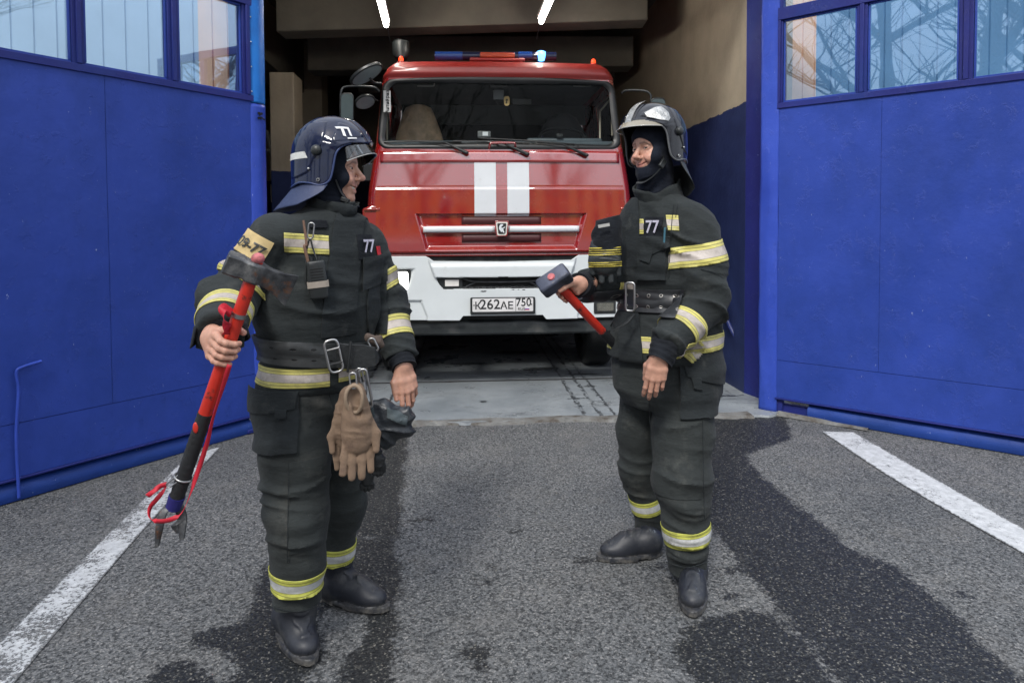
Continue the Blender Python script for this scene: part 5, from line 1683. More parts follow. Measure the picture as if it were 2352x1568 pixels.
# ---- head
def head_field(fr, smile=1.0, open_=True):
    def f(P):
        q = fr.loc(P); ax = q.copy(); ax[:, 0] = np.abs(ax[:, 0])     # symmetric
        d = s_ell(ax, (0, -.015, .038), (.076, .098, .090))
        d = smin(d, s_ell(ax, (0, .030, -.018), (.060, .062, .082)), .03)
        d = smin(d, s_ell(ax, (0, .022, -.070), (.052, .058, .044)), .025)
        d = smin(d, s_cone(ax, (0, .074, -.104), (.012, .068, -.102), .018, .016), .022)
        d = smin(d, s_ell(ax, (.043, .056, -.030), (.024, .024, .02)), .02)
        d = smin(d, s_ell(ax, (.036, .076, -.043), (.021, .020, .018)), .016 + .004 * smile)     # smiling cheek
        d = smin(d, s_cone(ax, (.010, .087, .017), (.040, .073, .019), .0085, .0085), .014)       # brow ridge
        d = smin(d, s_ell(ax, (0, .062, .045), (.048, .026, .036)), .02)
        d = smax(d, -s_ell(ax, (.031, .097, -.003), (.019, .017, .013)), .010)                    # socket
        # nose
        n_ = s_cone(ax, (0, .087, .010), (0, .113, -.030), .0075, .0105)
        n_ = smin(n_, s_ell(ax, (0, .116, -.033), (.011, .011, .0095)), .008)
        n_ = smin(n_, s_ell(ax, (.0125, .103, -.037), (.008, .010, .0075)), .007)
        d = smin(d, n_, .009)
        d = smax(d, -s_ell(ax, (.007, .106, -.0445), (.0035, .0045, .003)), .003)
        # muzzle and lips
        d = smin(d, s_ell(ax, (0, .070, -.066), (.030, .026, .022)), .014)
        up = s_chain(ax, [(0, .0945, -.0615 - .003 * open_), (.014, .090, -.0605 - .001 * open_), (.033, .074, -.051)], [.0042, .0038, .0022], .004)
        lo = s_chain(ax, [(0, .0905, -.072 - .010 * open_), (.013, .0865, -.0705 - .009 * open_), (.033, .073, -.054)], [.0052, .0046, .0022], .004)
        lips = np.minimum(up, lo)
        d = smin(d, lips, .004)
        if open_:
            m_ = s_chain(ax, [(0, .100, -.0715), (.014, .093, -.0695), (.029, .080, -.0600)], [.0064, .0058, .0030], .003)
            d = smax(d, -m_, .002)
        else:
            m_ = s_chain(ax, [(0, .101, -.0668), (.014, .096, -.0652), (.035, .077, -.0515)], [.0026, .0026, .0022], .003)
            d = smax(d, -m_, .003)
        # nasolabial fold of the smile
        fold = s_chain(ax, [(.019, .103, -.036), (.031, .094, -.052), (.037, .082, -.066)], [.002, .0028, .002], .003)
        d = smax(d, -fold, .008)
        # eyelids with a narrow slit
        lid = s_ell(ax, (.031, .0755, -.001), (.0162, .0158, .0135))
        slit = s_ell(ax, (.0315, .093, -.0018 + .0), (.0135, .014, .0037 - .0010 * smile))
        d = smin(d, smax(lid, -slit, .0015), .003)
        bag = s_chain(ax, [(.020, .086, -.014), (.032, .084, -.0165), (.043, .074, -.013)], [.0035, .004, .003], .003)
        d = smin(d, bag, .006)
        d = smin(d, s_cone(ax, (0, -.02, -.07), (0, -.03, -.16), .046, .044), .02)
        return d
    return f
def head_colors(fr, V, smile=1.0, open_=True):
    q = fr.loc(V); x = np.abs(q[:, 0]); y, z = q[:, 1], q[:, 2]
    c = np.tile(np.array([.62, .36, .265]), (len(V), 1))
    def blend(w, col):
        nonlocal c
        w = np.clip(w, 0, 1)[:, None]; c = c * (1 - w) + np.array(col) * w
    g = lambda cx, cy, cz, r: np.exp(-(((x - cx) ** 2 + (y - cy) ** 2 + (z - cz) ** 2) / r ** 2))
    blend(.55 * g(.036, .078, -.042, .022), (.50, .17, .13))
    blend(.45 * g(0, .12, -.034, .014), (.52, .17, .13))
    blend(.35 * g(0, .075, -.10, .03), (.36, .19, .145))
    # lips
    for cz, k in ((-.063, .0055), (-.077 if open_ else -.072, .006)):
        zz = cz + .25 * x + 4 * x * x
        blend(.8 * (x < .030) * (y > .06) * np.exp(-((z - zz) / k) ** 2) * np.exp(-(x / .024) ** 4), (.42, .145, .125))
    if not open_: blend(.85 * (x < .036) * (y > .06) * np.exp(-((z - (-.0668 + .05 * x + 11 * x * x)) / .0016) ** 2), (.10, .03, .03))
    # brows
    bz = .0180 + .10 * x - 3.2 * np.maximum(x - .03, 0) ** 1.3
    br = (x > .010) * (x < .048) * np.exp(-((z - bz) / .0040) ** 2) * (y > .04)
    nz_ = vnoise(V * 900)
    blend(.85 * br * (0.55 + .6 * nz_), (.07, .038, .022))
    # lashes / lid line, crow's feet
    ld = np.exp(-((z - (.0022)) / .0016) ** 2) * (np.abs(x - .031) < .0145) * (y > .07)
    blend(.7 * ld, (.06, .03, .025))
    for k in range(3):
        cf = np.exp(-((z - (-.004 + (k - 1) * .9 * (x - .044))) / .0009) ** 2) * (x > .046) * (x < .062) * (y > .03)
        blend(.4 * cf, (.25, .11, .08))
    blend(.5 * np.exp(-((z + .0125) / .0022) ** 2) * (np.abs(x - .031) < .013) * (y > .07), (.33, .15, .12))
    return c
def eyes(fr, parent, look=(0, 0)):
    out = []
    for s in (-1, 1):
        c = fr.w(s * .031, .0762, -.0012)
        e = MB().ball(c, .0137, 20, 14).build('eye', m_eye, parent, 180)
        d = fr.dirn(look[0], 1, look[1]).normalized()
        t_ = Vector((0, 0, 1)).cross(d).normalized(); b_ = d.cross(t_)
        ring = lambda r, h: [c + d * h + (t_ * math.cos(a) + b_ * math.sin(a)) * r for a in np.linspace(0, 2 * math.pi, 20, endpoint=False)]
        i_ = MB().loft([ring(.0062, .0123), ring(.0045, .0135), ring(.0015, .0141)], caps=True).build('iris', m_iris, e, 60)
        i_.parent = e; i_.matrix_parent_inverse = Matrix()
def teeth(fr, parent):
    mb = MB()
    def f(a, b_):
        x = (2 * a - 1) * .025
        g = .0006 * abs(math.sin(a * math.pi * 7))
        return fr.w(x, .0885 - 22 * x * x - g * 0 + g, -.0725 + .008 * b_ + 9 * x * x)
    mb.grid(f, 42, 4)
    o = mb.build('teeth', m_teeth, parent, 180)
    s = o.modifiers.new('s', 'SOLIDIFY'); s.thickness = .003; s.offset = -1
# ---- balaclava: the head's shape a little thicker, with an opening for the face
def balaclava(fr, parent, open_lo, open_hi, open_w, ylim, neck_pts, neck_r, tilt=0.0, h=.0035):
    def f(P):
        q = fr.loc(P); ax = q.copy(); ax[:, 0] = np.abs(ax[:, 0])
        d = s_ell(ax, (0, -.015, .038), (.082, .104, .096))
        d = smin(d, s_ell(ax, (0, .030, -.018), (.066, .068, .088)), .03)
        d = smin(d, s_ell(ax, (0, .024, -.072), (.058, .064, .050)), .03)
        d = smin(d, s_cone(ax, (0, .074, -.104), (.012, .068, -.102), .026, .024), .03)
        d = smin(d, s_ell(ax, (0, .062, .045), (.054, .033, .043)), .02)
        d = smin(d, s_ell(ax, (.040, .060, -.036), (.036, .032, .032)), .02)
        d = smin(d, s_chain(P, neck_pts, neck_r, .03), .03)
        cz, hh = (open_lo + open_hi) / 2, (open_hi - open_lo) / 2
        z_ = q[:, 2] - tilt * (q[:, 1] - .08)
        k = (np.abs(q[:, 0] / open_w) ** 2.3 + np.abs((z_ - cz) / hh) ** 2.3) ** (1 / 2.3)
        o_ = (k - 1) * min(open_w, hh)
        o_ = smax(o_, ylim - q[:, 1], .006)
        return smax(d, -o_, .005)
    lo = fr.o - Vector((.14, .14, .30)); hi = fr.o + Vector((.14, .14, .15))
    nb = Vector(neck_pts[-1])
    g = Garment(f, lo, hi, h, [(nb + Vector((0, 0, .03)), (0.2, .1, 1), .10, .007, 45), (fr.w(0, .06, -.14), (0, .2, 1), .07, .005, 50)], .0012, 3)
    g.build('balaclava', m_bala, parent)
    return g

# ---- helmet
HEL = dict(
    prof=[(.165, .098), (.150, .116), (.139, .1245), (.092, .1635), (.019, .181), (-.042, .169), (-.091, .133), (-.118, .089), (-.1275, .05), (-.124, .001), (-.117, -.048), (-.121, -.080),
          (-.090, -.068), (-.066, -.061), (-.03, -.063), (.002, -.069), (.024, -.064), (.040, -.048), (.046, -.020), (.048, .0), (.053, .033), (.060, .051), (.074, .066), (.100, .078), (.135, .083)])
def helmet_field(fr):
    prof = HEL['prof']
    rear = [(.012, .150), (.014, .108), (.006, .065), (-.018, .020), (-.040, -.026), (-.080, -.042), (-.110, -.045), (-.122, .01), (-.118, .075), (-.085, .125), (-.045, .146)]
    front = [(.052, .148), (.082, .141), (.118, .121), (.128, .107), (.085, .088), (.048, .083), (.044, .092)]
    def dome(q, off=0.0, zoff=0.0):
        z = np.maximum(q[:, 2] - .030, 0)
        low = np.maximum(.03 - q[:, 2], 0)
        rx = .122 + off + low * .03; ry = .1385 + off; rz = .150 + off
        yy = q[:, 1] - .012
        k = ((np.abs(q[:, 0]) / rx) ** 2.15 + (np.abs(yy) / ry) ** 2.15 + (z / rz) ** 2.15) ** (1 / 2.15)
        return (k - 1) * .12
    def f(P):
        q = fr.loc(P)
        d = dome(q)
        # crest ridge
        rid = smax(dome(q, .0065), np.abs(q[:, 0]) - .019 + .03 * np.maximum(q[:, 2] - .15, 0), .006)
        d = smin(d, rid, .004)
        ax = np.abs(q[:, 0])
        pr = s_poly(q[:, 1], q[:, 2], rear)
        d = np.minimum(d, smax(smax(dome(q, .0035), pr, .003), .026 - ax, .004))
        pf = s_poly(q[:, 1], q[:, 2], front)
        d = np.minimum(d, smax(smax(dome(q, .0030), pf, .003), .024 - ax, .004))
        # brim
        bq = q - np.array([0, .072, .090]); a = R(-14)
        by, bz = bq[:, 1] * math.cos(a) - bq[:, 2] * math.sin(a) * -1, 0
        yb = bq[:, 1] * math.cos(a) + bq[:, 2] * math.sin(a); zb = -bq[:, 1] * math.sin(a) + bq[:, 2] * math.cos(a)
        br = s_ell(np.stack([q[:, 0], yb, zb - 0 + .0 * q[:, 0] + 1.9 * q[:, 0] ** 2], 1), (0, 0, .004), (.112, .095, .016))
        d = smin(d, br, .018)
        # hollow inside
        d = smax(d, -smax(dome(q, -.007), -(q[:, 2] + .2), .001), .003)
        # cut to the profile
        d = smax(d, s_poly(q[:, 1], q[:, 2], prof), .004)
        return d
    return f, dome
def build_helmet(fr, parent, m_shell, m_panel_front=None, trim=None, visor=None, cape=None, tape=True, logo=None, m_cape=None, visor_up=False):
    f, dome = helmet_field(fr)
    cc = fr.w(0, 0, .05)
    lo = cc - Vector((.21, .21, .17)); hi = cc + Vector((.21, .21, .17))
    V, F = mesh_sdf(f, lo, hi, .0033, 3)
    hm = link('helmet', npmesh('helmet', V, F), m_shell, parent, 60)
    def sx(y, z, off):
        zz = max(z - .03, 0); low = max(.03 - z, 0)
        k = 1 - (abs(y - .012) / (.1385 + off)) ** 2.15 - (zz / (.150 + off)) ** 2.15
        return (.122 + off + low * .03) * max(k, 0) ** (1 / 2.15)
    def on(x_sign, y, z, off=0.001):
        """point on the raised shell at local (y, z), on his right (+1) or left (-1)"""
        off += .0033
        p_ = fr.w(x_sign * sx(y, z, off), y, z)
        e = .002
        dy = (sx(y + e, z, off) - sx(y - e, z, off)) / (2 * e); dz = (sx(y, z + e, off) - sx(y, z - e, off)) / (2 * e)
        return p_, fr.dirn(x_sign, -dy, -dz).normalized()
    def ch(ob):
        ob.parent = hm; ob.matrix_parent_inverse = Matrix(); return ob
    # edge trim along the lower and front edge, both sides
    seq = [(-.112, -.074), (-.090, -.066), (-.066, -.059), (-.03, -.061), (.002, -.067), (.024, -.062), (.039, -.047), (.046, -.020), (.049, .0), (.054, .033), (.062, .052), (.076, .067), (.098, .078)]
    for s in (-1, 1):
        pts = []
        for (y, z) in seq:
            zz = max(z - .03, 0); rx = .122 + max(.03 - z, 0) * .03
            k = 1 - (abs(y - .012) / .1385) ** 2.15 - (zz / .150) ** 2.15
            pts.append(fr.w(s * (rx * max(k, 0) ** (1 / 2.15) - .002), y, z))
        ch(MB().tube(bez(pts, 60), .0036, 8).build('helmet_trim', trim, None, 60))
        # bolt and rivets
        p_, n_ = on(s, -.008, .048, .0)
        mb = MB(); t_ = n_.orthogonal().normalized(); b_ = n_.cross(t_)
        ring = lambda r, h: [p_ + n_ * h + (t_ * math.cos(a) + b_ * math.sin(a)) * r for a in np.linspace(0, 2 * math.pi, 28, endpoint=False)]
        mb.loft([ring(.0175, -.004), ring(.0175, .006), ring(.0155, .010), ring(.009, .0135), ring(.002, .0145)])
        ch(mb.build('helmet_bolt', m_blk, None, 40))
        p_, n_ = on(s, -.033, -.014, .0); ch(MB().ball(p_ + n_ * .001, .0048, 12, 8).build('rivet', m_iron, None, 60))
        p_, n_ = on(s, .0015, -.050, .0)
        t_ = n_.orthogonal().normalized(); b_ = n_.cross(t_)
        ch(MB().tube([p_ + n_ * .001 + (t_ * math.cos(a) + b_ * math.sin(a)) * .0045 for a in np.linspace(0, 2 * math.pi, 16, endpoint=False)], .002, 6, closed=True).build('eyelet', m_iron, None, 60))
    # reflective tape at the back
    if tape:
        for s in (-1, 1):
            def ft(a, b_):
                y = -.050 - .070 * a + .012 * (1 - b_) * (1 - a); z = .016 + .022 * b_ + .006 * (1 - a)
                return on(s, y, z, .0015)[0]
            ch(MB().grid(ft, 12, 3).build('helmet_tape', mat('grey_tape', (.55, .56, .54), .45, 0, .15, 20, dirt=(.15, .15, .14), dirt_scale=30), None, 180))
    if m_panel_front:
        poly = np.array([(.040, .120), (.052, .146), (.082, .139), (.120, .117), (.128, .104), (.085, .084), (.048, .080), (.036, .098)])
        for s in (-1, 1):
            def fp(a, b_):
                y = .036 + .084 * a; zt = np.interp(y, [.036, .052, .082, .120, .128], [.122, .148, .141, .119, .108]); zb_ = np.interp(y, [.036, .048, .085, .128], [.098, .084, .088, .103])
                return on(s, y, zb_ + (zt - zb_) * b_, .0040)[0]
            ch(MB().grid(fp, 24, 12).build('silver_plate', m_panel_front, None, 180))
        def fr_(a, b_):
            # the crest's silver front
            th = R(20 + 52 * b_); x = (2 * a - 1) * .0185
            k_ = 1 / (math.cos(th) ** 2.15 + math.sin(th) ** 2.15) ** (1 / 2.15); p_ = fr.w(x, .012 + .1475 * k_ * math.cos(th), .03 + .1590 * k_ * math.sin(th))
            return p_
        ch(MB().grid(fr_, 6, 20).build('silver_plate', m_panel_front, None, 180))
    # visor: a bent sheet of clear plastic on the bolts
    if visor:
        def fv(a, b_):
            t = R(-72 + 144 * a); c = math.cos(t); s_ = math.sin(t)
            if visor_up:
                y = .030 + (.118 + .028 * b_) * c; x = (.112 + .006 * b_) * s_; z = .080 - .016 * b_ + .012 * c - 0.012 * b_ * c
            else:
                y = .050 + (.090 + .022 * b_) * max(c, 0) ** .9; x = .107 * s_; z = .088 - .012 * (1 - c) - (.034 + .022 * (1 - c)) * b_ - .02 * (1 - c)
            return fr.w(x, y, z)
        vo = ch(MB().grid(fv, 48, 8).build('visor', visor, None, 180))
        sm = vo.modifiers.new('s', 'SOLIDIFY'); sm.thickness = .0018
        pts = [fv(i / 48, 1) for i in range(49)]
        ch(MB().tube(pts, .0016, 5).build('visor_edge', mat('visor_rim', (.45, .46, .45), .25), None, 60))
    if cape:
        def fc(a, b_):
            t = R(cape['a0'] + (cape['a1'] - cape['a0']) * a)           # 0 = straight back, + = his right
            sx, cy = math.sin(t), math.cos(t)
            r0x, r0y = .118, .128
            tp = min(1.0, (1 - abs(2 * a - 1)) * 3.2) ** .6; b_ = b_ * (.12 + .88 * tp)
            fl = cape['flare'] * b_ ** 1.2; dr = cape['drop'] * (b_ + .25 * b_ * b_) * (1 - .25 * abs(sx))
            wv = .007 * math.sin(t * 5 + 1) * b_
            return fr.w((r0x + fl * .55 + wv) * sx, .012 - (r0y + fl + wv) * cy, -.060 - .008 * cy - dr)
        co = MB().grid(fc, 40, 12).build('neck_cape', m_cape, None, 180)
        co.parent = hm; co.matrix_parent_inverse = Matrix()
        sm = co.modifiers.new('s', 'SOLIDIFY'); sm.thickness = .0025
    return hm, on, (lambda P: dome(fr.loc(P), .0035))

# ---- hands
FING = [(.030, .091, (.043, .026, .020), .0090), (.010, .096, (.048, .030, .021), .0092), (-.010, .092, (.044, .028, .021), .0087), (-.028, .084, (.034, .021, .018), .0076)]
def hand_relaxed(wr, D, N, S, curls, thumb, sc=1.0, spread=0.06):
    """wr wrist, D along the hand, N out of the palm, S towards the thumb; curls = per finger (a1, a2, a3) degrees"""
    D, N, S = Vector(D).normalized(), Vector(N), Vector(S)
    N = (N - D * N.dot(D)).normalized(); S = (S - D * S.dot(D) - N * S.dot(N)).normalized()
    ch, pl = [], []
    for i, (sx, sy, L, r) in enumerate(FING):
        k = wr + (S * sx + D * sy + N * (.004 if i in (0, 3) else 0)) * sc
        pl.append(([wr + S * sx * .55 * sc - N * .001, wr + (S * sx * .85 + D * sy * .6) * sc, k], [.0150 * sc, .0142 * sc, .0112 * sc]))
        d0 = (D + S * (spread * (1.2 - i) * .9)).normalized()
        pts = [k]; a = 0; rs = [r * 1.1 * sc]
        for j in range(3):
            a += curls[i][j]
            dd = d0 * math.cos(R(a)) + N * math.sin(R(a))
            pts.append(pts[-1] + dd * L[j] * sc); rs.append(r * (1.0, .93, .80)[j] * sc)
        ch.append((pts, rs))
    # thumb from the side of the palm near its base
    b0 = wr + (S * .020 + D * .018 + N * .006) * sc
    d = (D * thumb[0] + S * thumb[1] + N * thumb[2]).normalized(); pts = [b0, b0 + d * .045 * sc]
    d2 = (D * thumb[3] + S * thumb[4] + N * thumb[5]).normalized()
    pts += [pts[-1] + d2 * .033 * sc]; d3 = (d2 * .8 + D * .3).normalized(); pts += [pts[-1] + d3 * .026 * sc]
    th = (pts, [.0150 * sc, .0118 * sc, .0102 * sc, .0086 * sc])
    return ch, pl, th
def hand_grip(wr, H, A, e1, rh, sc=1.0, dirn=1, start=0.0, spacing=.0205, thumb_ang=None):
    """fingers closed round a bar: H a point of the bar at the hand's middle, A its axis from little finger to index, e1 from the bar to the knuckles"""
    A = Vector(A).normalized(); e1 = Vector(e1); e1 = (e1 - A * e1.dot(A)).normalized(); e2 = A.cross(e1) * dirn
    ch, pl = [], []
    for i, (sx, sy, L, r) in enumerate(FING):
        c = Vector(H) + A * (1.5 - i) * spacing * sc
        rr = rh + r * sc
        ang = lambda a, q=rr: c + (e1 * math.cos(R(a)) + e2 * math.sin(R(a))) * q
        k = ang(start - 22, rr + .010 * sc)
        tot = sum(L) * sc
        step = [math.degrees(x * sc / rr) * .86 for x in L]
        a = start; pts = [k]; rs = [r * 1.22 * sc]
        a1 = start + step[0] * .85
        pts.append(ang(a1 * .5 + start * .5 + 4, rr + .005 * sc)); rs.append(r * 1.08 * sc)
        pts.append(ang(a1, rr + .003 * sc)); rs.append(r * 1.06 * sc)
        pts.append(ang(a1 + step[1], rr)); rs.append(r * .96 * sc)
        pts.append(ang(a1 + step[1] + step[2], rr - .001)); rs.append(r * .82 * sc)
        ch.append((pts, rs))
        pl.append(([wr + A * (1.5 - i) * .011 * sc, wr.lerp(k, .55) + A * (1.5 - i) * .002 * sc, k], [.0160 * sc, .0155 * sc, .0125 * sc]))
    c = Vector(H) + A * 2.2 * spacing * sc
    rr = rh + .010 * sc
    ang = lambda a, q, up: c + A * up + (e1 * math.cos(R(a)) + e2 * math.sin(R(a))) * q
    ta = thumb_ang or (-75, -120, -160)
    b0 = wr + A * .018 * sc
    pts = [b0, ang(ta[0] + 25, rr + .012, -.012), ang(ta[0], rr + .004, .0), ang(ta[1], rr, .008), ang(ta[2], rr, .010)]
    th = (pts, [.0155 * sc, .0140 * sc, .0118 * sc, .0104 * sc, .0086 * sc])
    return ch, pl, th
def hand_mesh(spec, wr, elbow, h=.0021, knuckle=True):
    ch, pl, th = spec
    fore = (Vector(elbow) - wr).normalized()
    def f(P):
        d = s_cone(P, wr, wr + fore * .07, .0255, .027)
        e = None
        for pts, rs in pl:
            q = s_chain(P, pts, rs, .006); e = q if e is None else smin(e, q, .012)
        d = smin(d, e, .022)
        fs = None
        for pts, rs in ch:
            q = s_chain(P, pts, rs, .0015)
            for j in range(1, len(pts) - 1): q = smin(q, np.linalg.norm(P - A_(pts[j]), axis=1) - rs[j] * 1.01, .002)
            fs = q if fs is None else np.minimum(fs, q)
        d = smin(d, fs, .005)
        d = smin(d, s_chain(P, th[0][:3], th[1][:3], .006), .012)
        d = smin(d, s_chain(P, th[0][1:], th[1][1:], .002), .004)
        return d
    allp = [p_ for pts, _ in ch for p_ in pts] + [p_ for p_ in th[0]] + [wr, wr + fore * .07]
    lo = Vector([min(p_[i] for p_ in allp) - .025 for i in range(3)]); hi = Vector([max(p_[i] for p_ in allp) + .025 for i in range(3)])
    V, F = mesh_sdf(f, lo, hi, h)
    col = np.tile(np.array([.52, .29, .21]), (len(V), 1))
    # nails, redder tips and knuckles
    tips = [pts[-1] for pts, _ in ch] + [th[0][-1]]
    for t_ in tips:
        w = np.exp(-(np.linalg.norm(V - A_(t_), axis=1) / .011) ** 2)[:, None] * .5
        col = col * (1 - w) + np.array([.54, .24, .19]) * w
    for pts, _ in ch:
        for j in (0, 1, 2):
            w = np.exp(-(np.linalg.norm(V - A_(pts[j]), axis=1) / .010) ** 2)[:, None] * .35
            col = col * (1 - w) + np.array([.44, .19, .145]) * w
    return V, F, col
def join_body(name, pieces, material):
    Vs, Fs, Cs, k = [], [], [], 0
    for V, F, C_ in pieces:
        Vs.append(V); Fs.append(F + k); Cs.append(C_); k += len(V)
    V, F, C_ = np.concatenate(Vs), np.concatenate(Fs), np.concatenate(Cs)
    me = npmesh(name, V, F); setattr_c(me, 'Col', C_)
    return link(name, me, material, None, 180)
# ---- rubber boot
def boot_field(heel, toe, ankle, sc=1.0, shaft=.30, leg_top=None):
    hv = Vector((toe.x - heel.x, toe.y - heel.y, 0)).normalized(); c0 = Vector((heel.x, heel.y, 0))
    Lf = .295 * sc
    sd = Vector((-hv.y, hv.x, 0))
    M = np.stack([A_(hv), A_(sd), np.array([0, 0, 1.])], 1)
    def f(P):
        q = (P - A_(c0)) @ M
        d = s_ell(q, (.055, 0, .048), (.052, .042, .052))
        d = smin(d, s_cone(q, (.06, 0, .055), (.185, 0, .045), .044, .040), .03)
        d = smin(d, s_ell(q, (.207, 0, .041), (.073, .049, .038)), .025)
        d = smin(d, s_ell(q, (.145, 0, .062), (.07, .045, .050)), .03)
        an = ((A_(ankle) - A_(c0)) @ M)
        d = smin(d, s_chain(q, [(.065, 0, .07), tuple(an), tuple(an + (np.array([0, 0, .25]) if leg_top is None else (A_(leg_top) - A_(ankle)) @ M))], [.050, .056, .064], .03), .035)
        # instep ridges
        rz = q[:, 0] * .75 + q[:, 2]
        d = d - .0035 * np.maximum(np.sin(rz * 300), 0) * (np.abs(q[:, 1]) < .028) * (q[:, 2] > .075) * (q[:, 2] < .16) * (q[:, 0] > .06)
        # sole
        sole = np.maximum(s_ell(q * np.array([1, 1, 0]), (.147, 0, 0), (.150, .056, 1)), np.abs(q[:, 2] - .011) - .011)
        sole = np.maximum(sole, -np.maximum(np.abs(q[:, 0] - .105) - .022, q[:, 2] - .008))
        d = np.minimum(smax(d, .012 - q[:, 2], .004), sole)
        return d
    lo = Vector((c0.x - .30, c0.y - .30, -.01)); hi = Vector((c0.x + .33, c0.y + .33, .36))
    return f, lo, hi
m_boot, n, l, p = newmat('boot_rubber')
tc = n.new('ShaderNodeTexCoord'); sp_ = n.new('ShaderNodeSeparateXYZ'); l.new(tc.outputs['Object'], sp_.inputs[0])
c = ramp(n, l, noise(n, l, 9, 5), [(.3, (.013, .016, .023)), (.7, (.024, .027, .036))])
c = mix(n, l, ramp(n, l, noise(n, l, 13, 6, .7), [(.5, 0.0), (.85, .6)]), c, (.13, .13, .12))
welt = mth(n, l, 'MULTIPLY', ramp(n, l, sp_.outputs['Z'], [(.004, 1.0), (.034, 0.0)]), ramp(n, l, noise(n, l, 30, 6, .75), [(.38, 0.0), (.62, .8)]))
c = mix(n, l, welt, c, (.17, .16, .14))       # dried mud on the sole
l.new(c, p.inputs['Base Color']); p.inputs['Roughness'].default_value = .5
bump(n, l, p, noise(n, l, 60, 4), .25, .003)
# ================================================================== MAN WITH THE AXE (left)
def skin_low(P): return np.tile(np.array([.46, .25, .18]), (len(P), 1))
def under_body(sh, torso, legs, arms, neck):
    """the covered body: one continuous coarse surface of trunk, arms and legs"""
    def f(P):
        d = s_loft(P, torso[0], torso[1], torso[2])
        for pts, rs in legs + arms: d = smin(d, s_chain(P, pts, rs, .02), .04)
        d = smin(d, s_cone(P, neck[0], neck[1], .045, .040), .03)
        return d
    allp = [Vector(p_) for pts, _ in legs + arms for p_ in pts] + [Vector(neck[1])]
    lo = Vector([min(p_[i] for p_ in allp) - .15 for i in range(3)]); hi = Vector([max(p_[i] for p_ in allp) + .15 for i in range(3)])
    V, F = mesh_sdf(f, lo, hi, .013, 1)
    return V, F, skin_low(V)
def px_secs(rows, Y, yaw, ratio=.74, cdy=0.0):
    """torso sections from photo rows: (y, x centre, half-width in the picture, depth-shift)"""
    out = []
    c, s = abs(math.cos(R(yaw))), abs(math.sin(R(yaw)))
    for r in rows:
        y, xc, hwid = r[:3]; dy = r[3] if len(r) > 3 else 0; k = r[4] if len(r) > 4 else ratio
        p_ = at(xc, y, Y + dy); q = at(xc + hwid, y, Y + dy)
        half = (q - p_).length
        rx = half / math.sqrt(c * c + (s * k) ** 2)
        out.append((p_.z, p_.x, p_.y, rx, rx * k))
    return out
def stain_attr(o, pts):
    me = o.data; V = np.array([v.co for v in me.vertices]); w = np.zeros(len(V))
    for (c, r) in pts: w = np.maximum(w, np.exp(-(np.linalg.norm(V - A_(c), axis=1) / r) ** 2))
    setattr_f(me, 'stain', w)

YA = 2.42
yaA = 36
RtA, FA, UA = axes(yaA); LA = -RtA
hA = Frame(at(757, 386, 2.44), *axes(84, -2))
# joints
A_shR, A_elR, A_wrR = at(636, 545, 2.31), at(524, 684, 2.22), at(512, 786, 2.00)
A_shL, A_elL, A_wrL = at(832, 562, 2.53), at(886, 702, 2.56), at(921, 832, 2.45)
A_hipR, A_knR, A_anR = at(672, 935, 2.37), at(681, 1175, 2.29), at(683, 1400, 2.33)
A_hipL, A_knL, A_anL = at(768, 930, 2.50), at(790, 1150, 2.57), at(775, 1322, 2.60)
headA = head_field(hA, 1.0, True)
Vh, Fh = mesh_sdf(headA, hA.o - Vector((.12, .14, .17)), hA.o + Vector((.14, .13, .15)), .0024)
pieces = [(Vh, Fh, head_colors(hA, Vh, 1.0, True))]
torsoA = px_secs([(500, 742, 80, 0), (600, 738, 95, 0), (700, 728, 90, 0), (800, 722, 88, 0), (900, 715, 90, 0), (960, 714, 80, 0)], YA, yaA)
pieces.append(under_body(None, (torsoA, A_(LA), A_(FA)), [([A_hipR, A_knR, A_knR.lerp(A_anR, .8)], [.085, .055, .030]), ([A_hipL, A_knL, A_knL.lerp(A_anL, .8)], [.085, .050, .028])],
    [([A_shR, A_elR, A_elR.lerp(A_wrR, .6)], [.05, .04, .025]), ([A_shL, A_elL, A_elL.lerp(A_wrL, .6)], [.05, .04, .025])], (at(745, 540, 2.43), hA.w(0, -.01, -.12))))
# tool axis first: the hand closes on it
T0, T1 = at(590, 601, 1.90), at(398, 1165, 2.02)         # top of the head, foot of the shaft
TU = (T0 - T1).normalized()
gH = T1 + TU * ((at(512, 806, 1.925) - T1).dot(TU))
wrA = gH + Vector((-.055, .035, .030))
specR = hand_grip(wrA, gH, TU, Vector((-1, -.15, 0)), .0195, 1.02, dirn=1, start=10)
e2 = TU.cross(Vector((-1, -.15, 0)))
specR = hand_grip(wrA, gH, TU, Vector((-1, -.25, 0)), .0195, 1.02, dirn=(1 if e2.y < 0 else -1), start=10)
pieces.append(hand_mesh(specR, wrA, A_wrR.lerp(A_elR, .3) + Vector((-.02, .05, .06))))
# left hand: relaxed, thumb towards the camera
wrL = at(926, 838, 2.43)
specL = hand_relaxed(wrL, at(944, 905, 2.43) - wrL + Vector((.0, -.015, 0)), Vector((-.45, .7, -.2)), Vector((-.8, -.5, -.0)),
                     [(8, 20, 12), (16, 24, 14), (24, 28, 16), (32, 30, 18)], (.80, .62, .10, .97, .05, .10), .98, .11)
pieces.append(hand_mesh(specL, wrL, A_elL))
personA = join_body('person', pieces, m_skin)
tag(personA, 'smiling firefighter in profile with blue helmet marked 77, gripping the red axe tool', 'person', 'firefighters talking outside the garage')
eyes(hA, personA, (0.1, 0)); teeth(hA, personA)
MB().ball(hA.w(0, .070, -.070), (.020, .014, .010), 16, 10).build('mouth', m_mouth, personA, 180)
balaclava(hA, personA, -.132, .062, .056, .036, [hA.w(0, -.01, -.09), at(757, 470, 2.44), at(748, 520, 2.43)], [.062, .072, .085], 0.0)

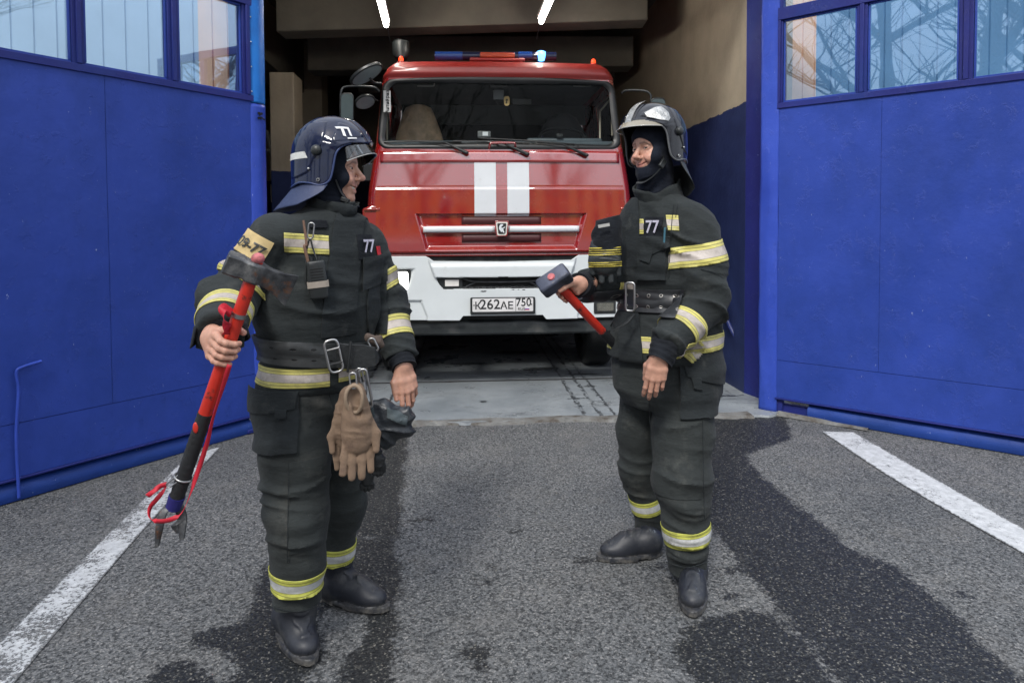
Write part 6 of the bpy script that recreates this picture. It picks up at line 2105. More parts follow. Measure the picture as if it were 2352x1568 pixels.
# ---- jacket
secs = px_secs([(478, 752, 48, 0, .9), (490, 750, 66, 0, .85), (506, 744, 92, 0, .74), (528, 740, 108, 0, .68), (560, 738, 120, 0, .66), (620, 736, 122, 0, .70), (680, 729, 128, 0, .74), (730, 727, 128, 0, .76),
                (765, 730, 118, 0, .74), (800, 731, 112, 0, .74), (832, 724, 113, 0, .76), (862, 716, 116, 0, .78), (884, 713, 115, 0, .78)], YA, yaA)
aR, aL = (A_elR - A_shR).normalized(), (A_elL - A_shL).normalized()
cuffR, cuffL = at(502, 772, 2.00), at(921, 822, 2.46)
def jackA(P):
    d = s_loft(P, secs, A_(LA), A_(FA), 2.25)
    zj = [secs[-1][0]]
    armR = s_chain(P, [A_shR + Vector((.06, .02, -.01)), A_shR, A_elR, cuffR], [.072, .076, .073, .068], .03)
    armR = smax(armR, s_plane(P, cuffR, cuffR - A_elR), .008)
    armL = s_chain(P, [A_shL + Vector((-.05, -.03, -.01)), A_shL, A_elL, cuffL], [.072, .074, .074, .060], .03)
    armL = smax(armL, s_plane(P, cuffL, cuffL - A_elL), .008)
    d = smin(d, armR, .014); d = smin(d, armL, .012)
    # slope of the shoulders into the neck
    d = smin(d, s_chain(P, [at(690, 530, 2.38), at(750, 507, 2.43), at(800, 535, 2.48)], [.055, .055, .055], .03), .03)
    zh = at(711, 884, YA).z
    # trough of the belt
    return d
fA = [(at(760, 690, 2.3), Vector((.5, 0, 1)), .13, .010, 17), (at(690, 620, 2.3), Vector((.9, 0, .5)), .11, .009, 17), (A_shR.lerp(A_elR, .5), A_elR - A_shR, .11, .009, 24), (A_shL.lerp(A_elL, .5), A_elL - A_shL, .11, .009, 24), (A_elR, A_wrR - A_shR, .15, .020, 20), (A_elL, A_wrL - A_shL, .14, .016, 22), (cuffL, cuffL - A_elL, .09, .010, 30), (cuffR, Vector((0, .2, 1)), .1, .012, 24),
      (at(640, 640, 2.36), Vector((.7, 0, .7)), .16, .014, 15), (at(840, 640, 2.5), Vector((-.6, 0, .8)), .14, .012, 16), (at(730, 735, 2.3), Vector((.15, 0, 1)), .17, .014, 15),
      (at(730, 865, 2.3), Vector((.25, 0, 1)), .14, .007, 16), (at(660, 530, 2.3), Vector((.8, 0, -.5)), .12, .008, 16), (at(640, 740, 2.3), Vector((1, 0, .4)), .12, .010, 14)]
GA = Garment(jackA, at(430, 1000, 2.2) + Vector((-.02, -.35, 0)), Vector((at(975, 430, 2.42).x, 2.80, at(700, 430, 2.42).z)), .0065, fA, .0030, 1.0)
jkA = GA.build('jacket', m_cloth, personA)
print('jacket A', len(GA.V))
# ---- trousers
def fly(P, hips, legs, ks, cuts):
    d = s_loft(P, hips[0], hips[1], hips[2], 2.3)
    for (pts, rs), k in zip(legs, ks): 
        e = s_chain(P, pts, rs, .03)
        e = smax(e, s_plane(P, pts[-1], pts[-1] - pts[-2]), .006)
        d = smin(d, e, k)
    return d
hipsA = px_secs([(860, 714, 112, 0, .78), (900, 710, 110, 0, .8), (940, 708, 106, 0, .85), (975, 712, 90, .0, .85)], YA + .01, yaA)
legR = ([A_hipR + Vector((.01, 0, .0)), at(677, 1040, 2.33), A_knR, at(683, 1290, 2.30), at(684, 1408, 2.33)], [.120, .112, .096, .082, .077])
legL = ([A_hipL, at(778, 1040, 2.53), A_knL, at(772, 1255, 2.60), at(768, 1342, 2.61)], [.115, .095, .078, .062, .058])
trA = lambda P: fly(P, (hipsA, A_(LA), A_(FA)), [legR, legL], [.03, .03], None)
fT = [(at(690, 1240, 2.2), Vector((0, 0, 1)), .10, .010, 26), (at(640, 1130, 2.25), Vector((.2, 0, 1)), .12, .012, 22), (A_knR + Vector((0, -.05, .02)), Vector((.1, 0, 1)), .17, .015, 17), (at(680, 1380, 2.25), Vector((0, 0, 1)), .10, .012, 26), (A_knL, Vector((.1, 0, 1)), .15, .012, 18), (at(775, 1330, 2.55), Vector((0, 0, 1)), .09, .010, 26),
      (at(720, 960, 2.3), Vector((.7, 0, .7)), .12, .012, 15), (at(680, 1100, 2.2), Vector((-.3, 0, 1)), .14, .008, 13)]
GTA = Garment(trA, at(560, 1430, 2.2) + Vector((0, -.2, 0)), Vector((at(880, 850, 2.45).x, 2.84, at(700, 855, 2.42).z)), .0065, fT, .0030, 5.0)
trAo = GTA.build('trousers', m_cloth2, personA)
stain_attr(trAo, [(at(720, 1190, 2.2), .09), (at(735, 1080, 2.2), .05), (at(750, 920, 2.25), .05)])
# ---- bands
B = GTA.band('reflective_band', m_tapew, personA, at(684, 1322, 2.30), (A_knR - A_anR) + Vector((.02, .02, 0)), .072, .2)
B = GTA.band('reflective_band', m_tapew, personA, at(776, 1262, 2.60), (A_knL - A_anL) + Vector((-.02, 0, 0)), .070, .14, extra=[(at(700, 1260, 2.6), (-1, 0, 0))])
ua, fa = (A_shR - A_elR), (A_elR - cuffR)
GA.band('reflective_band', m_tape, personA, A_elR.lerp(cuffR, .52), fa, .062, .16, extra=[])
GA.band('reflective_band', m_tape, personA, A_shR.lerp(A_elR, .66) , ua, .055, .14, extra=[(at(612, 640, 2.3), (1, 0, .2))])
GA.band('reflective_band', m_tape, personA, A_shL.lerp(A_elL, .66), Vector((-.5, 0, .85)), .062, .16, extra=[(at(846, 640, 2.5), (-1, 0, .05))])
GA.band('reflective_band', m_tape, personA, A_elL.lerp(cuffL, .50), (A_elL - cuffL), .072, .15, extra=[(at(858, 760, 2.5), (-1, 0, .2))])
zb = at(700, 846, YA).z
GA.band('reflective_band', m_tape, personA, Vector((secs[-1][1], secs[-1][2], zb)), Vector((.03, 0, 1)), .062, .42, extra=[(at(757, 846, 2.25), (1, .2, 0))])
GA.band('reflective_band', m_tape, personA, Vector((secs[-1][1], secs[-1][2], zb + .003)), Vector((.03, 0, 1)), .052, .42, extra=[(at(778, 846, 2.25), (-1, -.2, 0))])
zc = at(700, 563, YA).z
cA = Vector((secs[4][1], secs[4][2], zc))
GA.band('reflective_band', m_tape, personA, cA + FA * .12, Vector((.09, 0, 1)), .062, .30, extra=[(at(757, 560, 2.27), (1, .3, 0)), (at(654, 560, 2.27), (-1, -.2, 0)), (cA, -FA)])
cR_ = GA.surf(at(815, 570, 1.9), at(815, 570, 2.5) - at(815, 570, 1.9))[0]
GA.band('reflective_band', m_tape, personA, cR_, Vector((.04, 0, 1)), .062, .10, extra=[(at(828, 565, 2.4), (1, 0, 0)), (at(802, 560, 2.4), (-1, 0, 0)), (cA, -FA)])
# placket, pocket flap, yoke
GA.patch('placket', m_patchc, personA, at(790, 620, 2.3), .42, [(at(826, 600, 2.35), (1, 0, -.06)), (at(757, 600, 2.3), (-1, 0, .10)), (at(780, 490, 2.3), (0, 0, 1)), (at(780, 772, 2.3), (0, 0, -1)), (cA, -FA)], .001, .004, bevel=.001)
GA.patch('chest_pocket', m_patchc, personA, at(858, 690, 2.45), .16, [(at(890, 690, 2.45), (1, 0, 0)), (at(845, 690, 2.4), (-1, 0, .03)), (at(858, 612, 2.4), (0, 0, 1)), (at(858, 772, 2.4), (0, 0, -1)), (A_shL.lerp(A_elL, .5) + LA * -.0, LA)], .001, .008, bevel=.002)
GA.patch('pocket_flap', m_patchc, personA, at(852, 620, 2.42), .12, [(at(888, 640, 2.45), (1, 0, 0)), (at(838, 600, 2.4), (-1, 0, .0)), (at(858, 588, 2.4), (-.15, 0, 1)), (at(858, 658, 2.4), (.35, 0, -1)), (cA, -FA)], .009, .004, bevel=.001)
for (xa, ya, xb, yb) in ((700, 508, 744, 475), (707, 512, 751, 479)):
    pass
# trouser pockets and knee patch
GTA.patch('cargo_pocket', m_patchc, personA, at(625, 965, 2.2), .26, [(at(677, 960, 2.2), (1, 0, .0)), (at(600, 902, 2.3), (0, 0, 1)), (at(600, 1050, 2.2), (.08, 0, -1)), (Vector((0, 2.50, 0)), (0, 1, 0))], .001, .016, bevel=.004)
GTA.patch('pocket_flap', m_patchc, personA, at(625, 925, 2.2), .26, [(at(668, 960, 2.2), (1, 0, -.18)), (at(600, 892, 2.3), (0, 0, 1)), (at(660, 948, 2.2), (.16, 0, -1)), (Vector((0, 2.46, 0)), (0, 1, 0))], .018, .004, bevel=.001)
GTA.patch('flap_tab', m_patchc, personA, at(638, 958, 2.2), .1, [(at(652, 960, 2.2), (1, 0, -.1)), (at(600, 930, 2.3), (0, 0, 1)), (at(636, 968, 2.2), (.1, 0, -1)), (at(626, 960, 2.2), (-1, 0, .1)), (Vector((0, 2.40, 0)), (0, 1, 0))], .022, .004)
GTA.patch('knee_patch', m_cloth2, personA, at(700, 1170, 2.15), .30, [(at(768, 1100, 2.2), (1, 0, 0)), (at(664, 1100, 2.2), (-1, 0, 0)), (at(700, 1062, 2.2), (0, 0, 1)), (at(700, 1268, 2.2), (0, 0, -1)), (Vector((0, 2.33, 0)), (0, 1, 0))], .0008, .003, bevel=.001)
# belt: broad black leather with two rows of slots
m_belt, n, l, p = newmat('belt_leather_slots')
bu, bv = attr(n, 'bu').outputs['Fac'], attr(n, 'band').outputs['Fac']
fr_ = mth(n, l, 'FRACT', mth(n, l, 'MULTIPLY', bu, 18.0))
dx = mth(n, l, 'MULTIPLY', mth(n, l, 'SUBTRACT', fr_, .5), 1.6)
dy = mth(n, l, 'MULTIPLY', mth(n, l, 'SUBTRACT', mth(n, l, 'ABSOLUTE', mth(n, l, 'SUBTRACT', bv, .5)), .22), 5.2)
dd = mth(n, l, 'ADD', mth(n, l, 'MULTIPLY', dx, dx), mth(n, l, 'MULTIPLY', dy, dy))
hole = ramp(n, l, dd, [(.035, 1.0), (.055, 0.0)])
ln = mth(n, l, 'LESS_THAN', mth(n, l, 'ABSOLUTE', mth(n, l, 'SUBTRACT', mth(n, l, 'ABSOLUTE', mth(n, l, 'SUBTRACT', bv, .5)), .03)), .012)
c = ramp(n, l, noise(n, l, 12, 6, .7), [(.3, (.022, .025, .026)), (.62, (.042, .045, .046)), (.85, (.10, .095, .085))])
c = mix(n, l, hole, c, (.002, .002, .002)); c = mix(n, l, mth(n, l, 'MULTIPLY', ln, .6), c, (.006, .006, .006))
l.new(c, p.inputs['Base Color']); p.inputs['Roughness'].default_value = .42
hh = mth(n, l, 'SUBTRACT', 1.0, mth(n, l, 'MAXIMUM', hole, mth(n, l, 'MULTIPLY', ln, .4)))
b1 = bump(n, l, None, hh, .8, .004); bump(n, l, p, noise(n, l, 70, 4), .3, .002, b1)
cb = at(729, 800, YA)
baxis = Vector((.10, .05, 1)).normalized()
bt = GA.patch('belt', m_belt, personA, cb, .45, [(cb + baxis * .040, baxis), (cb - baxis * .040, -baxis)], .010, .006,
         {'band': lambda P: (P - A_(cb)) @ A_(baxis) / .080 + .5, 'bu': lambda P: np.arctan2((P - A_(cb)) @ A_(LA), (P - A_(cb)) @ A_(FA)) * .17}, bevel=.0015)
def kid(ob, par): ob.parent = par; ob.matrix_parent_inverse = Matrix(); return ob
# belt tail beyond the buckle, keeper, buckle
bp = [at(772, 815, 2.245), at(800, 819, 2.255), at(835, 818, 2.27), at(862, 818, 2.285), at(871, 822, 2.30)]
hwd = [.042, .041, .040, .030, .010]
rings = []
for q, w_ in zip(bp, hwd):
    up = Vector((-.03, 0, 1)).normalized(); nn = Vector((.2, -1, 0)).normalized()
    rings.append([q + up * w_, q + up * w_ + nn * .006, q - up * w_ + nn * .006, q - up * w_])
kid(MB().loft(rings).build('belt_tail', m_leather, None, 30, bevel=.0015), bt)
kp = at(806, 818, 2.245)
mb = MB(); mb.tube([kp + Vector((.002, -.006, .050)), kp + Vector((-.004, -.012, 0)), kp + Vector((-.010, -.006, -.050))], .0045, 8); kid(mb.build('belt_keeper', m_leather, None, 60), bt)
b0 = at(768, 816, 2.235)
pts = [b0 + Vector((x_ * .9, -.012 + x_ * .25, z_)) for x_, z_ in rrect(.046, .105, .016, 4)]
rotk = Matrix.Rotation(R(-12), 3, 'Y')
pts = [b0 + rotk @ (q - b0) for q in pts]
bk = MB().tube(pts, .0045, 8, closed=True)
for dz in (.022, -.024): bk.tube([b0 + rotk @ Vector((-.024, -.012, dz)), b0 + rotk @ Vector((.026, -.018, dz + .002))], .0032, 6)
kid(bk.build('buckle', m_iron, None, 60), bt)
# collar
def collar(name, cn, rings, m, parent, seed, th=.004, nseg=72):
    """rings: (centre offset, rx, ry, drop towards front)"""
    mb = MB(); RR = []
    X, Y = rings[0][4], rings[0][5]
    for j, (c_, rx, ry, dip, X, Y) in enumerate(rings):
        ring = []
        for k in range(nseg):
            a = 2 * math.pi * k / nseg
            nz = vnoise(np.array([[math.cos(a) * 2.2 + seed, math.sin(a) * 2.2, j * .55]]))[0] - .5
            nz2 = vnoise(np.array([[math.cos(a) * 6 + seed, math.sin(a) * 6, j * .9 + 9]]))[0] - .5
            r_ = 1 + nz * .22 + nz2 * .08
            ring.append(c_ + X * (rx * r_ * math.cos(a)) + Y * (ry * r_ * math.sin(a)) + Vector((0, 0, 1)) * (dip * (math.sin(a)) + nz * .02))
        RR.append(ring)
    mb.loft(RR, caps=False)
    ob = mb.build(name, m, parent, 180); s = ob.modifiers.new('s', 'SOLIDIFY'); s.thickness = th; s.offset = 1
    return ob
cN = at(752, 478, 2.44)
fx, fy = Vector(LA), Vector(FA)
collar('collar', cN, [(at(748, 522, 2.43), .108, .092, -.02, fx, fy), (at(750, 505, 2.43), .098, .090, -.02, fx, fy), (at(754, 488, 2.435), .088, .090, -.018, fx, fy), (at(758, 472, 2.44), .083, .093, -.014, fx, fy), (at(762, 459, 2.44), .083, .098, -.020, fx, fy)], m_cloth, personA, 2.0, th=.007)
collar('neck_flap', cN, [(at(772, 486, 2.42), .07, .08, -.02, fx, fy), (at(776, 472, 2.42), .064, .078, -.012, fx, fy), (at(781, 464, 2.42), .064, .074, -.01, fx, fy)], m_patchc, personA, 7.0)
# cuffs
def knit_cuff(a, b_, r0, r1, parent, seed=0):
    a, b_ = Vector(a), Vector(b_); ax = (b_ - a).normalized(); t_ = ax.orthogonal().normalized(); s_ = ax.cross(t_)
    rings = []
    for j in range(15):
        c_ = a.lerp(b_, j / 14); rr = r0 + (r1 - r0) * j / 14 + .002 * math.sin(j * 1.9)
        rings.append([c_ + (t_ * math.cos(u) + s_ * math.sin(u)) * (rr * (1 + .05 * math.sin(3 * u + j * .4 + seed)) + .0009 * math.cos(40 * u)) for u in np.linspace(0, 2 * math.pi, 80, endpoint=False)])
    c_ = b_ - ax * .004
    rings.append([c_ + (t_ * math.cos(u) + s_ * math.sin(u)) * r1 * .7 for u in np.linspace(0, 2 * math.pi, 80, endpoint=False)])
    return MB().loft(rings, caps=True).build('knit_cuff', m_knit, parent, 60)
knit_cuff(cuffR + (A_elR - cuffR) * .1, wrA + Vector((.004, .002, .004)), .064, .050, personA)
knit_cuff(cuffL + (A_elL - cuffL) * .1, wrL + (wrL - A_elL).normalized() * .014, .050, .043, personA, 2)
# loose torn flap of the right cuff
def flapf(a, b_):
    t = R(150 + 215 * a)
    rr = .066 + .012 * b_ + .006 * math.sin(a * 9)
    return cuffR + Vector((.004, 0, .028)) + Vector((math.cos(t) * rr, -.75 * rr * math.sin(t) * -1 * -1, -.050 * b_ - .012 * math.sin(a * 11) * b_ + .012 * a))
ob = MB().grid(flapf, 40, 6).build('cuff_flap', m_knit, personA, 180); s = ob.modifiers.new('s', 'SOLIDIFY'); s.thickness = .003
# boots
for (heel, toe, an, top) in ((G(650, 1432), G(706, 1512), at(684, 1400, 2.36), at(684, 1330, 2.34)), (G(742, 1368), G(848, 1392), at(770, 1335, 2.63), at(774, 1270, 2.62))):
    f, lo, hi = boot_field(heel, toe, an, 1.0, leg_top=top)
    V, F = mesh_sdf(f, lo, hi, .0045, 1)
    link('boot', npmesh('boot', V, F), m_boot, personA, 50)
# helmet
def shell_mat(name, col, rough=.16, scr=.25):
    m, n, l, p = newmat(name)
    f = noise(n, l, 18, 6, .7)
    c = ramp(n, l, f, [(.3, tuple(x * .8 for x in col)), (.7, tuple(x * 1.25 for x in col))])
    sc = ramp(n, l, noise(n, l, 60, 6, .75, mapping=(1, 1, .3)), [(.68, 0.0), (.74, scr)])
    c = mix(n, l, sc, c, (.16, .16, .16)); l.new(c, p.inputs['Base Color'])
    l.new(ramp(n, l, noise(n, l, 30, 5, .7), [(.35, rough * .7), (.75, rough * 1.5)]), p.inputs['Roughness'])
    p.inputs['Coat Weight'].default_value = .0
    return m
m_hA = shell_mat('helmet_blue', (.006, .011, .036), .09, .12); m_trA = mat('trim_blue', (.03, .05, .14), .35); m_cpA = mat('cape_blue', (.020, .032, .085), .55, 0, .2, 9, .3, 25, .006)
m_vis, n, l, p = newmat('clear_visor')
n.remove(p); out = [q for q in n if q.type == 'OUTPUT_MATERIAL'][0]
gl = n.new('ShaderNodeBsdfGlossy'); gl.inputs['Roughness'].default_value = .06
tr = n.new('ShaderNodeBsdfTransparent'); tr.inputs['Color'].default_value = (.72, .76, .78, 1)
fr = n.new('ShaderNodeFresnel'); fr.inputs['IOR'].default_value = 1.6
mx = n.new('ShaderNodeMixShader'); l.new(mth(n, l, 'ADD', fr.outputs[0], .06), mx.inputs[0]); l.new(tr.outputs[0], mx.inputs[1]); l.new(gl.outputs[0], mx.inputs[2]); l.new(mx.outputs[0], out.inputs['Surface'])
hfA = Frame(hA.o, hA.R, hA.F, hA.U)
helA, onA, fhA = build_helmet(hfA, personA, m_hA, None, m_trA, m_vis, dict(a0=-98, a1=98, flare=.066, drop=.078), True, None, m_cpA)
m_mark77 = mat('white_ink', (.74, .75, .76), .5)
def helmet_conf(fr, f, off=.0030):
    def c(V, Z):
        P = np.array([A_(v) for v in V]); Z = np.array(Z)
        for _ in range(8):
            g, d = grad(f, P); P = P - g * ((d - off)[:, None]) * .8
        g, _ = grad(f, P)
        return [Vector(q) for q in P]
    return c
p0, n0 = onA(1, .088, .113, .002)
slope = 0.30
uxl = hfA.dirn(0, math.cos(slope), math.sin(slope)); uyl = hfA.dirn(0, -math.sin(slope) * .6, math.cos(slope * .6))
kid(text('helmet_number', '77', .050, p0 + uyl * .003, uxl, uyl, m_mark77, None, 0, bold=.0022, stretch=1.0, shear=-0.42, conform=helmet_conf(hfA, fhA)), helA)
q0 = p0 - uyl * .0225 + uxl * .014
mb = MB(); mb.grid(lambda a, b_: q0 + uxl * (-.022 + .044 * a) + uyl * (.0045 * b_ - .002), 12, 2)
V2 = helmet_conf(hfA, fhA)([Vector(v) for v in mb.v], [0] * len(mb.v)); mb.v = [tuple(v) for v in V2]
kid(mb.build('number_underline', m_mark77, None, 180), helA)
# chin strap
mb = MB(); mb.tube(bez([hA.w(.074, .045, -.045), hA.w(.064, .060, -.085), hA.w(.045, .085, -.118), hA.w(.0, .105, -.128)], 16), .008, 8, flat=.35)
mb.build('chin_strap', m_leather, personA, 60)
mb = MB(); mb.box(hA.w(.052, .072, -.112), (.03, .026, .016), Matrix.Rotation(R(20), 3, 'Y')); mb.build('strap_clip', m_blk, personA, 30, bevel=.003)

# ---- writing and badges on the jacket
def badge(name, G_, centre, look, w_, h_, m, parent, roll=0, off=.004, up=Vector((0, 0, 1)), th=.003):
    """a sewn patch: the jacket's own surface inside a rectangle"""
    c_, n_ = G_.surf(centre - Vector(look) * .2, look)
    ux = up.cross(n_).normalized(); ux = Matrix.Rotation(R(roll), 3, n_) @ ux; uy = n_.cross(ux)
    o_ = G_.patch(name, m, parent, c_, max(w_, h_) * .95, [(c_ + ux * w_ / 2, ux), (c_ - ux * w_ / 2, -ux), (c_ + uy * h_ / 2, uy), (c_ - uy * h_ / 2, -uy)], off, th, bevel=.0008)
    return o_, c_, ux, uy, n_
def cloth_conf(G_, n_, off):
    def c(V, Z):
        out = []
        for v in V:
            s_, _ = G_.surf(v + n_ * .05, -n_)
            t = (s_ - v).dot(n_)
            out.append(v + n_ * (t + off))
        return out
    return c
bd, c_, ux, uy, n_ = badge('number_patch', GA, at(846, 566, 2.42), Vector((-.05, 1, 0)), .075, .085, m_knit, personA)
m_num = mat('embroidery', (.52, .50, .60), .7)
kid(text('patch_number', '77', .062, c_ + n_ * .009, ux, uy, m_num, None, .0006, bold=.001, stretch=.85), bd)
m_yel = mat('khaki_band', (.50, .38, .18), .75, 0, .12, 18, .4, 50, .003, dirt=(.25, .2, .1), dirt_scale=14)
cc_, nn_ = GA.surf(at(574, 562, 2.0), at(580, 558, 2.4) - at(574, 562, 2.0))
bd, c_, ux, uy, n_ = badge('arm_band', GA, at(576, 562, 2.3), (at(576, 562, 2.4) - at(576, 562, 2.0)).normalized(), .112, .076, m_yel, personA, roll=-28, off=.003)
kid(text('arm_number', '09-77', .044, c_ + n_ * .003 - uy * .004, ux, uy, m_blk, None, .0, bold=.0012, conform=cloth_conf(GA, n_, .0085)), bd)
ob, c_, ux, uy, n_ = badge('shoulder_badge', GA, at(872, 590, 2.5), Vector((-.25, 1, 0)), .03, .08, mat('red_badge', (.5, .02, .03), .6), personA)

# ================================================================== MAN WITH THE SLEDGEHAMMER (right)
YB = 2.78; yaB = -38
RtB, FB, UB = axes(yaB); LB_ = -RtB
hB = Frame(at(1505, 341, 2.76), *axes(-60, -4, 2))
B_shL, B_elL, B_wrL = at(1598, 538, 2.67), at(1618, 704, 2.60), at(1522, 795, 2.45)
B_shR, B_elR, B_wrR = at(1460, 532, 2.90), at(1440, 642, 2.88), at(1334, 655, 2.72)
B_hipL, B_knL, B_anL = at(1572, 880, 2.72), at(1568, 1105, 2.62), at(1584, 1290, 2.62)
B_hipR, B_knR, B_anR = at(1482, 880, 2.86), at(1468, 1080, 2.90), at(1492, 1212, 2.96)
headB = head_field(hB, 1.0, False)
Vh, Fh = mesh_sdf(headB, hB.o - Vector((.13, .15, .17)), hB.o + Vector((.13, .13, .15)), .0024)
pieces = [(Vh, Fh, head_colors(hB, Vh, 1.0, False))]
torsoB = px_secs([(470, 1535, 66, 0), (560, 1535, 80, 0), (680, 1537, 78, 0), (820, 1532, 78, 0), (900, 1530, 76, 0)], YB, yaB)
pieces.append(under_body(None, (torsoB, A_(LB_), A_(FB)), [([B_hipR, B_knR, B_knR.lerp(B_anR, .8)], [.08, .05, .028]), ([B_hipL, B_knL, B_anL], [.085, .055, .030])],
    [([B_shR, B_elR, B_elR.lerp(B_wrR, .6)], [.05, .04, .025]), ([B_shL, B_elL, B_elL.lerp(B_wrL, .6)], [.05, .04, .025])], (at(1520, 520, 2.79), hB.w(0, -.01, -.12))))
S0, S1 = at(1262, 632, 2.56), at(1420, 800, 2.80)        # through the hammer head, down the handle
SU = (S0 - S1).normalized()
hH = S1 + SU * ((at(1303, 674, 2.62) - S1).dot(SU))
wrB = hH + Vector((.058, .028, .038))
specR = hand_grip(wrB, hH, SU, Vector((.9, .5, .6)), .0175, 1.0, dirn=1, start=0)
e1t = Vector((.8, .5, .45)); e1t = (e1t - SU * e1t.dot(SU)).normalized(); e2t = SU.cross(e1t)
specR = hand_grip(wrB, hH, SU, e1t, .0175, 1.0, dirn=(1 if e2t.y > 0 else -1), start=5, thumb_ang=(-60, -100, -140))
pieces.append(hand_mesh(specR, wrB, B_elR))
wrBL = at(1516, 815, 2.44)
specL = hand_relaxed(wrBL, at(1504, 880, 2.44) - wrBL, Vector((.25, .9, -.1)), Vector((-1, .25, 0)),
                     [(12, 22, 14), (14, 26, 16), (16, 30, 18), (20, 34, 20)], (.75, .45, .45, .9, -.05, .35), .98, .03)
pieces.append(hand_mesh(specL, wrBL, B_elL))
personB = join_body('person', pieces, m_skin)
tag(personB, 'taller firefighter with silver plated helmet and black balaclava, holding the sledgehammer', 'person', 'firefighters talking outside the garage')
eyes(hB, personB, (-0.35, 0))
balaclava(hB, personB, -.078, .040, .056, .040, [hB.w(0, -.01, -.09), at(1506, 430, 2.78), at(1515, 480, 2.79)], [.060, .070, .090], 0.12)
secsB = px_secs([(446, 1514, 44, 0, .9), (458, 1516, 58, 0, .85), (472, 1524, 76, 0, .75), (496, 1532, 93, 0, .70), (520, 1534, 102, 0, .70), (580, 1532, 102, 0, .72), (640, 1535, 102, 0, .74), (668, 1538, 98, 0, .72),
                 (700, 1539, 97, 0, .74), (740, 1535, 110, 0, .76), (780, 1526, 117, 0, .78), (816, 1522, 117, 0, .80)], YB, yaB)
cuBL, cuBR = at(1526, 790, 2.46), at(1342, 654, 2.735)
def jackB(P):
    d = s_loft(P, secsB, A_(LB_), A_(FB), 2.25)
    a1 = s_chain(P, [B_shL + Vector((-.05, .04, 0)), B_shL, at(1612, 610, 2.63), B_elL, cuBL], [.082, .086, .088, .082, .062], .03)
    a1 = smax(a1, s_plane(P, cuBL, cuBL - B_elL), .008)
    a2 = s_chain(P, [B_shR + Vector((.04, -.03, 0)), B_shR, B_elR, cuBR], [.08, .078, .072, .062], .03)
    a2 = smax(a2, s_plane(P, cuBR, cuBR - B_elR), .008)
    d = smin(d, a1, .013); d = smin(d, a2, .014)
    d = smin(d, s_chain(P, [at(1465, 504, 2.86), at(1520, 480, 2.79), at(1588, 508, 2.70)], [.055, .055, .058], .03), .03)
    return d
fB = [(at(1500, 480, 2.65), Vector((.8, 0, .5)), .10, .008, 20), (B_shL.lerp(B_elL, .5), B_elL - B_shL, .12, .010, 22), (B_shL, Vector((.7, 0, .7)), .11, .009, 20), (B_elL, B_wrL - B_shL, .16, .020, 18), (cuBL, cuBL - B_elL, .1, .012, 26), (B_elR, B_wrR - B_elR, .14, .014, 20), (at(1560, 560, 2.6), Vector((.5, 0, .8)), .13, .012, 16), (at(1618, 620, 2.5), Vector((.3, 0, 1)), .15, .014, 14),
      (at(1500, 630, 2.65), Vector((.1, 0, 1)), .13, .008, 16), (at(1520, 740, 2.6), Vector((.2, 0, 1)), .14, .010, 18), (at(1560, 790, 2.6), Vector((1, 0, .3)), .12, .008, 14)]
GB = Garment(jackB, Vector((at(1310, 900, 2.75).x, 2.30, at(1500, 835, 2.78).z)), Vector((at(1690, 400, 2.75).x, 3.12, at(1500, 400, 2.78).z)), .0070, fB, .0030, 2.0)
jkB = GB.build('jacket', m_cloth, personB)
print('jacket B', len(GB.V))
hipsB = px_secs([(795, 1527, 104, 0, .8), (840, 1528, 110, 0, .8), (890, 1528, 108, 0, .85), (925, 1528, 88, 0, .85)], YB, yaB)
legBL = ([B_hipL, at(1568, 990, 2.67), B_knL, at(1576, 1210, 2.60), at(1580, 1304, 2.62)], [.116, .118, .106, .083, .076])
legBR = ([B_hipR, at(1470, 985, 2.88), B_knR, at(1486, 1160, 2.94), at(1492, 1226, 2.97)], [.105, .095, .080, .064, .060])
trB = lambda P: fly(P, (hipsB, A_(LB_), A_(FB)), [legBL, legBR], [.03, .03], None)
fT = [(at(1575, 1190, 2.55), Vector((.1, 0, 1)), .10, .010, 26), (at(1620, 1080, 2.6), Vector((.2, 0, 1)), .12, .012, 22), (B_knL + Vector((0, -.05, 0)), Vector((.15, 0, 1)), .17, .014, 17), (at(1580, 1280, 2.55), Vector((0, 0, 1)), .10, .012, 26), (B_knR, Vector((.15, 0, 1)), .14, .012, 18), (at(1490, 1210, 2.9), Vector((0, 0, 1)), .08, .010, 28),
      (at(1510, 900, 2.65), Vector((.8, 0, .6)), .12, .010, 15), (at(1570, 1000, 2.55), Vector((-.3, 0, 1)), .14, .006, 13)]
GTB = Garment(trB, Vector((at(1380, 1300, 2.75).x, 2.35, -.01 + at(1580, 1330, 2.62).z)), Vector((at(1680, 900, 2.75).x, 3.12, at(1500, 790, 2.78).z)), .0070, fT, .0030, 8.0)
trBo = GTB.build('trousers', m_cloth2, personB)
stain_attr(trBo, [(at(1540, 1090, 2.5), .07), (at(1530, 1110, 2.5), .04), (at(1600, 960, 2.5), .04)])
